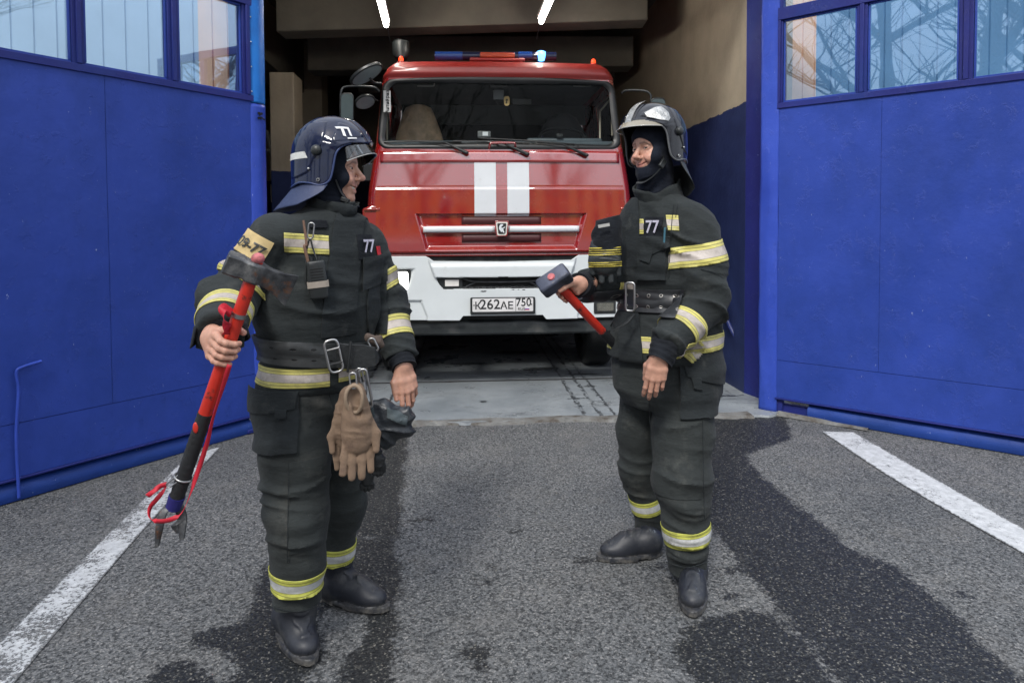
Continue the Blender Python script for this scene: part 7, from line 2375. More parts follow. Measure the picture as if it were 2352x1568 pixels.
# bands
GTB.band('reflective_band', m_tapew, personB, at(1579, 1218, 2.61), (B_knL - B_anL), .074, .17)
GTB.band('reflective_band', m_tapew, personB, at(1488, 1150, 2.93), (B_knR - B_anR), .068, .13, extra=[(at(1538, 1150, 2.9), (1, 0, 0))])
GB.band('reflective_band', m_tape, personB, at(1618, 580, 2.62), Vector((-.17, 0, 1)), .080, .17, extra=[(at(1541, 590, 2.6), (-1, 0, .1))])
GB.band('reflective_band', m_tape, personB, B_elL.lerp(cuBL, .55), (B_elL - cuBL) + Vector((-.02, 0, .04)), .080, .16, extra=[(B_elL.lerp(cuBL, .55) + Vector((0, .055, 0)), (0, 1, 0))])
GB.band('reflective_band', m_tape, personB, B_elR.lerp(cuBR, .35), (B_elR - cuBR), .060, .13)
zb = at(1520, 776, YB).z; cBh = Vector((secsB[0][1], secsB[0][2], zb)); cBh = Vector((at(1524, 776, YB).x, YB, zb))
GB.band('reflective_band', m_tape, personB, cBh, Vector((-.04, 0, 1)), .062, .34, extra=[(at(1436, 780, 2.6), (1, .1, 0))])
GB.band('reflective_band', m_tape, personB, cBh, Vector((-.04, 0, 1)), .062, .34, extra=[(at(1478, 780, 2.6), (-1, -.1, 0))])
zc = at(1500, 524, YB).z; cB = Vector((at(1534, 524, YB).x, YB, zc))
cbf = cB + FB * .13
for (xa, xb, dz) in ((1424, 1436, 0), (1466, 1484, 0), (1527, 1551, 8)):
    GB.band('reflective_band', m_tape, personB, at((xa + xb) / 2, 520 - dz, 2.66), Vector((.05, 0, 1)), .060, .11, extra=[(at(xb, 520, 2.66), (1, 0, 0)), (at(xa, 520, 2.66), (-1, 0, 0)), (cB, -FB)])
GB.patch('placket', m_patchc, personB, at(1464, 600, 2.66), .36, [(at(1476, 560, 2.66), (1, 0, -.02)), (at(1432, 560, 2.66), (-1, 0, .03)), (at(1460, 452, 2.66), (0, 0, 1)), (at(1460, 652, 2.66), (0, 0, -1)), (cB, -FB)], .001, .004, bevel=.001)
GB.patch('placket', m_patchc, personB, at(1458, 780, 2.62), .26, [(at(1479, 780, 2.62), (1, 0, 0)), (at(1436, 780, 2.62), (-1, 0, 0)), (at(1458, 716, 2.62), (0, 0, 1)), (cB, -FB)], .003, .006, bevel=.001)
GB.patch('chest_pocket', m_patchc, personB, at(1504, 600, 2.62), .17, [(at(1532, 600, 2.62), (1, 0, 0)), (at(1478, 600, 2.62), (-1, 0, 0)), (at(1500, 560, 2.62), (0, 0, 1)), (at(1500, 644, 2.62), (0, 0, -1)), (cB, -FB)], .001, .014, bevel=.003)
GB.patch('pocket_flap', m_patchc, personB, at(1504, 560, 2.62), .14, [(at(1536, 560, 2.62), (1, 0, 0)), (at(1478, 560, 2.62), (-1, 0, 0)), (at(1500, 543, 2.62), (0, 0, 1)), (at(1504, 584, 2.62), (.55, 0, -1)), (cB, -FB)], .016, .004, bevel=.001)
GB.patch('pocket_flap', m_patchc, personB, at(1487, 590, 2.62), .08, [(at(1500, 590, 2.62), (1, 0, -.3)), (at(1478, 590, 2.62), (-1, 0, 0)), (at(1486, 576, 2.62), (0, 0, 1)), (at(1486, 602, 2.62), (-.4, 0, -1)), (cB, -FB)], .019, .003, bevel=.001)
GTB.patch('cargo_pocket', m_patchc, personB, at(1605, 890, 2.6), .28, [(at(1558, 890, 2.6), (-1, 0, 0)), (at(1600, 822, 2.6), (0, 0, 1)), (at(1600, 957, 2.6), (.02, 0, -1)), (Vector((0, 2.76, 0)), (0, 1, 0))], .001, .016, bevel=.004)
GTB.patch('pocket_flap', m_patchc, personB, at(1610, 845, 2.6), .26, [(at(1569, 850, 2.6), (-1, 0, -.25)), (at(1600, 815, 2.6), (0, 0, 1)), (at(1600, 868, 2.6), (-.30, 0, -1)), (Vector((0, 2.80, 0)), (0, 1, 0))], .018, .005, bevel=.001)
GTB.patch('flap_tab', m_patchc, personB, at(1593, 880, 2.6), .1, [(at(1583, 880, 2.6), (-1, 0, -.2)), (at(1603, 880, 2.6), (1, 0, .1)), (at(1600, 862, 2.6), (0, 0, 1)), (at(1593, 888, 2.6), (-.2, 0, -1)), (Vector((0, 2.7, 0)), (0, 1, 0))], .022, .004)
GTB.patch('knee_patch', m_cloth2, personB, at(1560, 1080, 2.5), .30, [(at(1614, 1080, 2.5), (1, 0, 0)), (at(1508, 1080, 2.5), (-1, 0, 0)), (at(1560, 980, 2.5), (0, 0, 1)), (at(1560, 1150, 2.5), (0, 0, -1)), (Vector((0, 2.66, 0)), (0, 1, 0))], .0008, .003, bevel=.001)
# belt with two rows of steel eyelets
m_beltB, n, l, p = newmat('belt_eyelets')
bu, bv = attr(n, 'bu').outputs['Fac'], attr(n, 'band').outputs['Fac']
fr_ = mth(n, l, 'FRACT', mth(n, l, 'MULTIPLY', bu, 19.0))
dx = mth(n, l, 'SUBTRACT', fr_, .5)
dy = mth(n, l, 'MULTIPLY', mth(n, l, 'SUBTRACT', mth(n, l, 'ABSOLUTE', mth(n, l, 'SUBTRACT', bv, .5)), .24), 1.9)
dd = mth(n, l, 'SQRT', mth(n, l, 'ADD', mth(n, l, 'MULTIPLY', dx, dx), mth(n, l, 'MULTIPLY', dy, dy)))
ringm = ramp(n, l, dd, [(.075, 0.0), (.085, 1.0), (.145, 1.0), (.16, 0.0)])
hole = mth(n, l, 'LESS_THAN', dd, .08)
c = ramp(n, l, noise(n, l, 12, 6, .7), [(.3, (.014, .016, .019)), (.62, (.03, .032, .036)), (.85, (.08, .08, .08))])
c = mix(n, l, hole, c, (.002, .002, .002)); c = mix(n, l, ringm, c, (.5, .48, .45))
l.new(c, p.inputs['Base Color']); l.new(ringm, p.inputs['Metallic']); p.inputs['Roughness'].default_value = .42
b1 = bump(n, l, None, ringm, .8, .003); bump(n, l, p, noise(n, l, 70, 4), .3, .002, b1)
cbB = at(1538, 684, YB); bax = Vector((-.03, .02, 1)).normalized()
btB = GB.patch('belt', m_beltB, personB, cbB, .40, [(cbB + bax * .046, bax), (cbB - bax * .046, -bax), (B_elL + Vector((-.075, 0, 0)), (1, -.6, 0))], .007, .006,
         {'band': lambda P: (P - A_(cbB)) @ A_(bax) / .092 + .5, 'bu': lambda P: np.arctan2((P - A_(cbB)) @ A_(LB_), (P - A_(cbB)) @ A_(FB)) * .16}, bevel=.0015)
b0 = at(1446, 681, 2.622)
pts = [b0 + Vector((x_ * .55, -.010 - x_ * .3, z_)) for x_, z_ in rrect(.055, .11, .014, 4)]
kid(MB().tube(pts, .0048, 8, closed=True).build('buckle', m_iron, None, 60), btB)
# strap end hanging to the left under the belt
mb = MB(); mb.tube(bez([at(1455, 722, 2.63), at(1438, 742, 2.61), at(1420, 752, 2.60), at(1405, 760, 2.60)], 14), [.012 - .009 * k / 14 for k in range(15)], 6, flat=.4); mb.build('strap_end', m_leather, personB, 60)
fx, fy = Vector(LB_), Vector(FB)
collar('collar', None, [(at(1521, 492, 2.79), .112, .098, -.02, fx, fy), (at(1519, 474, 2.79), .104, .100, -.02, fx, fy), (at(1513, 456, 2.785), .094, .100, -.022, fx, fy), (at(1508, 438, 2.78), .090, .102, -.024, fx, fy), (at(1506, 424, 2.78), .092, .108, -.034, fx, fy)], m_cloth, personB, 4.0, th=.007)
knit_cuff(cuBR + (B_elR - cuBR) * .1, wrB + Vector((-.006, 0, -.004)), .054, .045, personB, 1)
knit_cuff(cuBL + (B_elL - cuBL) * .1, at(1513, 830, 2.445), .056, .047, personB, 3)
for (heel, toe, an, top) in ((G(1592, 1326), G(1590, 1402), at(1585, 1295, 2.68), at(1582, 1230, 2.66)), (G(1520, 1270), G(1408, 1281), at(1492, 1225, 2.98), at(1490, 1160, 2.97))):
    f, lo, hi = boot_field(heel, toe, an, 1.0, leg_top=top)
    V, F = mesh_sdf(f, lo, hi, .005, 1)
    link('boot', npmesh('boot', V, F), m_boot, personB, 50)
m_hB = shell_mat('helmet_black', (.014, .015, .020), .12, .3)
m_silv, n, l, p = newmat('crinkled_foil')
p.inputs['Metallic'].default_value = .85; p.inputs['Roughness'].default_value = .32
l.new(ramp(n, l, noise(n, l, 40, 5, .7), [(.3, (.25, .25, .24)), (.7, (.6, .6, .58))]), p.inputs['Base Color'])
bump(n, l, p, noise(n, l, 75, 4, .6), 1.0, .006)
m_visB, n, l, p = newmat('smoked_visor')
p.inputs['Base Color'].default_value = (.30, .27, .21, 1); p.inputs['Roughness'].default_value = .25; p.inputs['Alpha'].default_value = .82; p.inputs['Coat Weight'].default_value = .5
m_cpB = mat('cape_black', (.030, .034, .034), .5, 0, .25, 9, .3, 25, .006, dirt=(.10, .10, .09), dirt_scale=20)
hfB = Frame(hB.o + Vector((0, 0, .004)), *axes(-60, 1, 2))
helB, onB, fhB = build_helmet(hfB, personB, m_hB, m_silv, mat('trim_grey', (.10, .105, .11), .35), m_visB, dict(a0=-78, a1=78, flare=.050, drop=.105), False, None, m_cpB, visor_up=True)
mb = MB(); mb.tube(bez([hB.w(-.074, .035, -.040), hB.w(-.075, .045, -.075), hB.w(-.055, .072, -.112), hB.w(-.02, .095, -.135), hB.w(.02, .095, -.133)], 20), .010, 8, flat=.3); mb.build('chin_strap', m_leather, personB, 60)
mb = MB(); c0 = hB.w(-.078, .047, -.070)
rotb = Matrix((hB.dirn(0, .7, -.7).normalized(), hB.dirn(-1, 0, 0), hB.dirn(0, .7, .7).normalized())).transposed()
mb.box(c0, (.04, .012, .024), rotb); mb.build('strap_clip', m_blk, personB, 30, bevel=.003)
bd, c_, ux, uy, n_ = badge('number_patch', GB, at(1507, 522, 2.62), Vector((0, 1, 0)), .078, .080, m_knit, personB)
kid(text('patch_number', '77', .070, c_ + n_ * .009, ux, uy, m_num, None, .0006, bold=.001, stretch=.85), bd)

# ---- stitched seams that run over the cloth
def seam(G_, pts, parent, look=None, r=.0016, off=.0004, n=40, name='seam', m=None):
    P_ = []
    for q in bez([Vector((a, b_, 0)) for a, b_ in pts], n):
        d = ray(q.x, q.y).normalized()
        s_, nn = G_.surf(Vector((0, 0, CAM_Z)) + d * 1.6, d)
        P_.append(s_ + nn * off)
    # smooth the depth a little
    for _ in range(3): P_ = [P_[0]] + [(P_[i - 1] + P_[i] * 2 + P_[i + 1]) / 4 for i in range(1, len(P_) - 1)] + [P_[-1]]
    MB().tube(P_, r, 6).build(name, m or m_patchc, parent, 60)
for pts in ([(675, 895), (679, 960), (681, 1045)], [(664, 1062), (662, 1150), (660, 1290)], [(752, 890), (765, 940), (770, 980)], [(612, 1390), (680, 1404), (742, 1388)]):
    seam(GTA, pts, personA)
for pts in ([(1548, 470), (1544, 500), (1540, 560), (1536, 640)], [(1556, 472), (1552, 500)], [(1430, 520), (1436, 580), (1434, 650)], [(1610, 618), (1650, 628), (1664, 632)]):
    seam(GB, pts, personB)
for pts in ([(1614, 960), (1616, 1100), (1618, 1190)], [(1488, 860), (1492, 950), (1500, 1060)], [(1530, 1290), (1580, 1302), (1628, 1288)]):
    seam(GTB, pts, personB)
# ================================================================== TOOLS AND GEAR
def thing(name, loc, label, cat, group=None):
    e = empty(name, loc); tag(e, label, cat, group); bpy.context.view_layer.update(); return e
m_redp = mat('red_tool_paint', (.52, .028, .015), .38, 0, .12, 8, .15, 40, .002, dirt=(.07, .02, .015), dirt_scale=26, dirt_amt=(.62, .72))
m_grip = mat('black_grip', (.014, .015, .017), .6, 0, .3, 12, .6, 80, .004)
m_forge, n, l, p = newmat('forged_steel')
f = noise(n, l, 9, 6, .7)
c = ramp(n, l, f, [(.35, (.03, .032, .036)), (.52, (.10, .104, .11)), (.70, (.30, .30, .29))])
ru = ramp(n, l, noise(n, l, 14, 6, .7), [(.57, 0.0), (.68, .8)])
c = mix(n, l, ru, c, (.22, .085, .03)); l.new(c, p.inputs['Base Color'])
p.inputs['Metallic'].default_value = .5; l.new(ramp(n, l, f, [(.3, .35), (.8, .6)]), p.inputs['Roughness'])
bump(n, l, p, noise(n, l, 45, 5, .7), .5, .003)
m_forge2, n, l, p = newmat('hammer_steel')
f = noise(n, l, 14, 6, .7)
c = ramp(n, l, f, [(.35, (.03, .032, .04)), (.5, (.075, .085, .12)), (.62, (.09, .10, .15)), (.74, (.36, .33, .27))])
l.new(c, p.inputs['Base Color']); p.inputs['Metallic'].default_value = .3; p.inputs['Roughness'].default_value = .42
bump(n, l, p, noise(n, l, 40, 5, .7), .5, .003)
m_ribbon = mat('red_ribbon', (.48, .012, .03), .6, 0, .15, 12, .3, 60, .002)
m_pink = mat('worn_pink_paint', (.50, .14, .15), .6, 0, .3, 30, .4, 50, .003, dirt=(.12, .06, .05), dirt_scale=40)

def rsec(c, u, v, w, h, r=.22):
    """rounded rectangular section at c with half sizes w (along u) and h (along v)"""
    out = []
    for (sx, sy) in ((1, 1), (-1, 1), (-1, -1), (1, -1)):
        k = [(1, 1 - r), (1 - r, 1)] if sx * sy > 0 else [(1 - r, 1), (1, 1 - r)]
        for (a, b_) in k: out.append(c + u * (w * a * sx) + v * (h * b_ * sy))
    return out
# ---- the axe-headed rescue tool
tool = thing('rescue_tool', T1, 'long red and black forcible entry tool with a rusty axe head and a forked foot', 'hand tool')
def onT(px, py):      # point of the shaft axis nearest to photo point
    d = ray(px, py).normalized(); o_ = Vector((0, 0, CAM_Z)); w0 = T1 - o_
    a, b_, c_ = 1.0, TU.dot(d), 1.0; d0, e0 = TU.dot(w0), d.dot(w0)
    s = (b_ * e0 - c_ * d0) / (a * c_ - b_ * b_)
    return T1 + TU * s
pt = [onT(585, 600), onT(560, 668), onT(515, 800), onT(487, 880), onT(463, 946)]
MB().tube([pt[0], pt[1], pt[2], pt[3], pt[4]], [.0165, .018, .0185, .0185, .019], 20).build('shaft', m_redp, tool, 60)
g0, g1 = onT(463, 946), onT(401, 1146)
N_ = 40
MB().tube([g0.lerp(g1, k / N_) for k in range(N_ + 1)], [.0205 + .0007 * math.sin(k * 2.2) for k in range(N_ + 1)], 20).build('grip', m_grip, tool, 60)
# the red tongue that shows through the torn sleeve
q = onT(452, 975) + Vector((-.008, -.0195, 0)); MB().ball(q, (.008, .004, .016), 12, 8).build('torn_patch', m_redp, tool, 60)
MB().tube([onT(404, 1138), onT(398, 1166)], [.0235, .021], 18).build('tape_wrap', mat('blue_tape', (.02, .02, .16), .5, 0, .2, 20, .5, 60), tool, 60)
rg = onT(418, 1094); t_ = TU.orthogonal().normalized(); b_ = TU.cross(t_)
MB().tube([rg + (t_ * math.cos(a) + b_ * math.sin(a)) * .0245 for a in np.linspace(0, 2 * math.pi, 28, endpoint=False)], .0032, 8, closed=True).build('collar_ring', m_iron, tool, 60)
rg = onT(548, 722)
MB().tube([rg - TU * .006, rg + TU * .006], .0215, 24).build('clamp', m_iron, tool, 50)
# forked foot
Yf = T1.y
def prong(pts, ws, name='fork_prong'):
    P_ = [at(x, y, Yf + dy) for x, y, dy in pts]; P_ = bez(P_, 16); W = np.interp(np.linspace(0, 1, 17), np.linspace(0, 1, len(ws)), ws)
    mb = MB(); mb.loft([rsec(P_[i], Vector((1, 0, .2)).normalized(), Vector((0, 1, 0)), W[i], .006) for i in range(17)]); mb.build(name, m_forge, tool, 40)
prong([(398, 1160, 0), (385, 1165, -.01), (372, 1184, -.02), (366, 1215, -.03), (361, 1254, -.03)], [.020, .014, .012, .010, .005])
prong([(404, 1160, 0), (414, 1172, .01), (419, 1195, .01), (418, 1238, .0)], [.018, .013, .013, .006])
prong([(419, 1190, .01), (408, 1200, .008), (402, 1206, .006), (410, 1222, .005)], [.012, .012, .010, .004], 'fork_barb')
# head: hammer poll to the left, blade to the right
hc = onT(578, 622)
pd_ = at(668, 668, hc.y + .03); pp_ = at(512, 612, hc.y - .03)
hx = (pd_ - pp_).normalized(); hz = (TU - hx * TU.dot(hx)).normalized(); hy = hx.cross(hz)
def sec(s, up, dn, th, r=.2):
    c_ = hc + hx * s + hz * (up - dn) / 2
    return rsec(c_, hz, hy, (up + dn) / 2, th, r)
L0 = (pp_ - hc).dot(hx); L1 = (pd_ - hc).dot(hx)
secs_h = [(L0, .024, .024, .020), (L0 + .003, .029, .029, .025), (L0 + .040, .030, .029, .026), (L0 + .046, .027, .026, .024), (-.022, .026, .026, .024), (-.012, .029, .029, .029), (.014, .029, .029, .029),
          (.026, .026, .027, .020), (.045, .024, .032, .014), (L1 * .72, .026, .044, .009), (L1 * .92, .030, .058, .004), (L1 + .004, .032, .064, .0012)]
MB().loft([sec(*q) for q in secs_h]).build('axe_head', m_forge, tool, 35, bevel=.002)
MB().ball(pt[0] + TU * .010, (.018, .018, .016), 16, 8).build('shaft_end', m_pink, tool, 60)
# ribbon
def ribbon(pts, w, name, parent, tw=None, n=50, m=m_ribbon):
    P_ = bez(pts, n); V, F = [], []
    for i, q in enumerate(P_):
        t = (P_[min(i + 1, n)] - P_[max(i - 1, 0)]).normalized()
        a = (tw or (lambda u: .8 * math.sin(u * 7)))(i / n)
        s_ = t.cross(Vector((math.sin(a), -math.cos(a), 0))).normalized()
        V += [q - s_ * w / 2, q + s_ * w / 2]
    for i in range(n): F.append((2 * i, 2 * i + 1, 2 * i + 3, 2 * i + 2))
    o_ = link(name, npmesh(name, V, F), m, parent, 180); s = o_.modifiers.new('s', 'SOLIDIFY'); s.thickness = .0015
    return o_
ya = T1.y
ribbon([at(527, 838, 1.905), at(512, 890, 1.93), at(490, 960, 1.95), at(475, 1020, 1.97), at(448, 1100, 1.98), at(434, 1140, 1.97), at(418, 1175, 1.96), at(398, 1190, 1.95), at(370, 1197, 1.96), at(346, 1190, 1.98), at(344, 1168, 2.0), at(358, 1148, 2.0), at(374, 1128, 2.0), at(384, 1112, 2.0)],
       .013, 'strap', tool, n=110, tw=lambda u: 1.3 * math.sin(u * 11))
ribbon([at(384, 1112, 1.995), at(368, 1116, 1.99), at(352, 1128, 1.98), at(338, 1139, 1.98)], .014, 'strap_tail', tool)
ribbon([at(534, 722, 1.915), at(514, 706, 1.90), at(512, 728, 1.89), at(522, 750, 1.90), at(520, 768, 1.91)], .024, 'strap_knot', tool, tw=lambda u: 1.2 * math.sin(u * 9))
def carabiner(a, b_, w, r, name, parent, nrm=Vector((0, -1, 0)), m=None):
    a, b_ = Vector(a), Vector(b_); ax = (b_ - a).normalized(); s_ = ax.cross(nrm).normalized(); L = (b_ - a).length
    pts = [a + ax * (L / 2 + y) + s_ * x for x, y in [(p_[0], p_[1]) for p_ in rrect(w, L, w * .45, 5)]]
    mb = MB().tube(pts, r, 8, closed=True)
    return mb.build(name, m or m_iron, parent, 60)
carabiner(at(416, 1093, 1.99), at(384, 1116, 1.99), .014, .0022, 'snap_hook', tool)

# ---- sledgehammer
shH = hH + SU * 0
sledge = thing('sledgehammer', S1, 'sledgehammer with chipped dark blue head and red handle in the taller man\'s hand', 'hammer')
# centre of the head: on the axis where it projects to (1266, 642)
def onS(px, py):
    d = ray(px, py).normalized(); w0 = S1 - Vector((0, 0, CAM_Z)); b_ = SU.dot(d); d0, e0 = SU.dot(w0), d.dot(w0)
    return S1 + SU * ((b_ * e0 - d0) / (1 - b_ * b_))
SU2 = (SU + Vector((-.05, -.55, .05))).normalized()
sc0 = onS(1271, 647)
lx = (at(1293, 622, 2.53) - at(1245, 672, 2.58)); lx = (lx - SU2 * lx.dot(SU2)).normalized(); ly = SU2.cross(lx)
mb = MB(); Lh, wh = .064, .033
rings = []
for (s, k) in ((-Lh, .86), (-Lh + .008, 1.0), (-.02, 1.0), (.02, 1.0), (Lh - .008, 1.0), (Lh, .86)):
    rings.append(rsec(sc0 + lx * s, SU2, ly, wh * k, wh * k, .2))
mb.loft(rings); mb.build('hammer_head', m_forge2, sledge, 35, bevel=.003)
MB().tube([sc0 + SU2 * (wh - .002), sc0 + SU2 * (wh + .006)], [.016, .013], 18).build('handle_end', m_pink, sledge, 50)
hp_ = bez([sc0, onS(1290, 664), onS(1340, 716), onS(1383, 762)], 20)
MB().tube(hp_, [.017 + .0015 * math.sin(k / 20 * 3) for k in range(21)], 18).build('handle', m_redp, sledge, 60)
MB().tube([onS(1382, 761), onS(1402, 782), onS(1418, 799), onS(1450, 833)], [.0185, .0195, .019, .018], 18).build('grip', m_grip, sledge, 60)

# ---- flattened cloth things (gloves)
def glove(name, label, group, o_, ux, uy, flat, chains, k_f, m, h=.0035, specs=(), base=.002, hollow=None, cat='glove'):
    """chains in metres in the (ux, uy) plane: list of (points[(u, v, w)], radii)"""
    ux, uy = Vector(ux).normalized(), Vector(uy).normalized(); uy = (uy - ux * uy.dot(ux)).normalized(); uw = ux.cross(uy)
    M = np.stack([A_(ux), A_(uy), A_(uw)], 1)
    def f(P):
        q = (P - A_(o_)) @ M; q[:, 2] *= flat
        d = None
        for pts, rs, k in chains:
            e = s_chain(q, [(a, b_, c_ * flat) for a, b_, c_ in pts], rs, .01)
            d = e if d is None else smin(d, e, k)
        if hollow is not None:
            pts, rs = hollow
            d = smax(d, -s_chain(q, [(a, b_, c_ * flat) for a, b_, c_ in pts], rs, .01), .004)
        return d / max(1, flat ** .5)
    allp = [o_ + ux * a + uy * b_ + uw * c_ for pts, _, _ in chains for a, b_, c_ in pts]
    mr = max(max(r) for _, r, _ in chains) + .02
    lo = Vector([min(p_[i] for p_ in allp) - mr for i in range(3)]); hi = Vector([max(p_[i] for p_ in allp) + mr for i in range(3)])
    g = Garment(f, lo, hi, h, list(specs), base, 4.0)
    ob = g.build(name, m, None)
    if label: tag(ob, label, cat, group)
    return g, ob, (lambda a, b_, c_=0: o_ + ux * a + uy * b_ + uw * c_)
m_suede = mat('tan_suede', (.20, .135, .09), .85, 0, .18, 16, .6, 40, .006, dirt=(.13, .085, .06), dirt_scale=22, dirt_amt=(.54, .72))
m_suede2 = mat('tan_suede_inside', (.27, .20, .14), .85, 0, .12, 16, .6, 40, .006)
sA = 2.18 / 1568
def tan_glove(name, label, cx, cy, Y, sc, mir=1, hollow=True, dz=0.0):
    o_ = at(cx, cy, Y)
    m_ = 2.18 / 1568
    P2 = lambda x, y, w=0: ((x - 818) * m_ * sc * mir * .88, -(y - 890) * m_ * sc, w)
    ch = [([P2(814, 900), P2(816, 935), P2(818, 965)], [.034 * sc, .041 * sc, .047 * sc], .01),
          ([P2(818, 965), P2(819, 995), P2(820, 1012)], [.045 * sc, .050 * sc, .047 * sc], .02)]
    for (kx, ky, mx_, my_, tx, ty, r) in ((788, 1015, 783, 1048, 779, 1082, .0125), (808, 1020, 804, 1060, 802, 1096, .0132), (829, 1020, 829, 1060, 828, 1097, .0132), (850, 1012, 853, 1048, 853, 1084, .0125)):
        ch.append(([P2(kx, ky), P2(mx_, my_, .004), P2(tx, ty, .010)], [r * sc, r * sc, r * .9 * sc], .004))
    ch.append(([P2(848, 970), P2(868, 1000, .01), P2(866, 1036, .018)], [.017 * sc, .0145 * sc, .0120 * sc], .010))
    return glove(name, label, 'tan work gloves on the carabiner', o_, (1, .35, 0), (.0, 0, 1), 1.9, ch, 0, m_suede, .0033,
                 [(o_ + Vector((0, -.02, -.10)), Vector((.2, 0, 1)), .05, .007, 40), (o_ + Vector((.0, -.02, -.05)), Vector((1, 0, .3)), .06, .005, 40)], .0022,
                 ([P2(813, 868, .022), P2(815, 905, .020), P2(817, 952, .022)], [.026 * sc, .024 * sc, .010 * sc]) if hollow else None)
g1, o1, w1 = tan_glove('work_glove', 'tan suede work glove, front one of the pair hung at the left man\'s belt', 818, 892, 2.18, .98)
g2, o2, w2 = tan_glove('work_glove', 'tan suede work glove, hidden behind its twin at the left man\'s belt', 798, 900, 2.24, .90, -1, False)
# turned-down lip of the front glove
lp = at(815, 892, 2.165)
mb = MB(); mb.tube([lp + Vector((.026 * math.cos(a) * (1 + .12 * math.sin(a)), -.012 - .004 * math.sin(a) - .006 * math.cos(2 * a), .044 * math.sin(a) - .032)) for a in np.linspace(0, 2 * math.pi, 30, endpoint=False)], .0062, 8, closed=True)
lo_ = mb.build('glove_lip', m_suede2, o1, 60); lo_.matrix_parent_inverse = Matrix()
def hook(name, label, a, b_, w, r, grp='carabiners at the left man\'s belt'):
    ob = carabiner(a, b_, w, r, name, None); tag(ob, label, 'carabiner', grp); return ob
hook('carabiner', 'thin steel snap hook holding the tan gloves', at(809, 856, 2.17), at(813, 892, 2.165), .020, .0028)
hook('carabiner', 'long steel carabiner behind the tan gloves with screw gate', at(832, 848, 2.20), at(848, 935, 2.21), .024, .0042)
hook('carabiner', 'slim steel carabiner outermost under the left man\'s belt', at(824, 846, 2.21), at(836, 908, 2.215), .018, .0034)
ob = MB().tube([at(834, 878, 2.19), at(837, 895, 2.19)], .0085, 12).build('screw_gate', m_iron, None, 50); 
tag(ob, 'knurled steel screw sleeve of the hanging carabiner', 'screw sleeve')
hook('carabiner', 'steel carabiner at the end of the broad leather belt', at(850, 778, 2.30), at(864, 806, 2.30), .022, .0038)
# dark bag and black gloves
o_ = at(895, 960, 2.30)
m_bag = mat('black_oilcloth', (.018, .022, .027), .38, 0, .3, 9, .5, 18, .02)
gb_, ob_, wb_ = glove('gear_bag', 'crumpled black oilcloth bag with grey strap hanging at the left man\'s hip', None, o_, (1, .2, 0), (0, 0, 1), 1.5,
      [([(-.05, .045, 0), (-.02, .02, 0), (.03, -.03, 0), (.045, -.045, 0)], [.022, .046, .045, .03], .03), ([(-.05, .0, 0), (-.045, -.06, 0)], [.03, .025], .02), ([(0, -.02, 0), (-.01, -.07, 0)], [.045, .03], .02)], 0, m_bag, .0045,
      [(o_, Vector((1, 0, .8)), .10, .018, 34), (o_ + Vector((.04, 0, -.03)), Vector((.2, 0, 1)), .08, .012, 40)], .003, cat='bag')
gb_.patch('bag_strap', mat('grey_webbing', (.045, .06, .065), .6, 0, .2, 30, .5, 90, .002), ob_, at(908, 968, 2.22), .12, [(at(884, 948, 2.2), (-1, 0, 0)), (at(930, 985, 2.2), (1, 0, -.2)), (at(905, 958, 2.2), (.55, 0, 1)), (at(900, 978, 2.2), (-.55, 0, -1)), (o_, (0, 1, 0))], .002, .004)
def black_glove(label, cx, cy, Y, sc, spread=1.0, ang=0):
    o_ = at(cx, cy, Y); ca, sa = math.cos(R(ang)), math.sin(R(ang))
    rt = lambda x, y, w=0: ((x * ca - y * sa) * sc, (x * sa + y * ca) * sc, w)
    ch = [([rt(0, .05), rt(0, -.01)], [.026 * sc, .034 * sc], .01)]
    for i, (x, L) in enumerate(((-.026, .045), (-.009, .056), (.009, .054), (.025, .042))):
        ch.append(([rt(x * .9, -.02), rt(x * 1.15 * spread, -.02 - L)], [.0105 * sc, .0095 * sc], .003))
    return glove('rubber_glove', label, 'black gloves hanging at the hip', o_, (1, .2, 0), (0, 0, 1), 1.5, ch, 0, m_leather, .0035, [(o_, Vector((0, 0, 1)), .05, .006, 60)], .001)
black_glove('black glove hanging lowest beneath the tan gloves', 843, 1095, 2.36, .62)
black_glove('black ribbed glove dangling beside the tan gloves', 866, 1055, 2.33, .72, .8, 8)
ribbon([at(852, 935, 2.25), at(860, 985, 2.27), at(862, 1040, 2.32)], .016, 'gear_strap', None, tw=lambda u: .2, m=mat('grey_webbing', (0, 0, 0)))
tag(bpy.data.objects['gear_strap'], 'narrow dark webbing strap from the belt down to the black glove', 'strap')
for k, cc in enumerate(((.55, .34, .02), (.6, .6, .58), (.55, .34, .02))):
    pass
o_ = at(860, 782, 2.33)
glove('brown_pouch', 'small brown suede pouch tucked behind the leather belt', None, o_, (1, .3, 0), (0, 0, 1), 1.6, [([(-.02, .012, 0), (.012, -.002, 0), (.022, -.018, 0)], [.014, .017, .010], .01)], 0, mat('brown_suede', (.085, .062, .05), .85, 0, .2, 20, .5, 40, .006), .004, [(o_, Vector((1, 0, 1)), .05, .006, 60)], .001, cat='pouch')

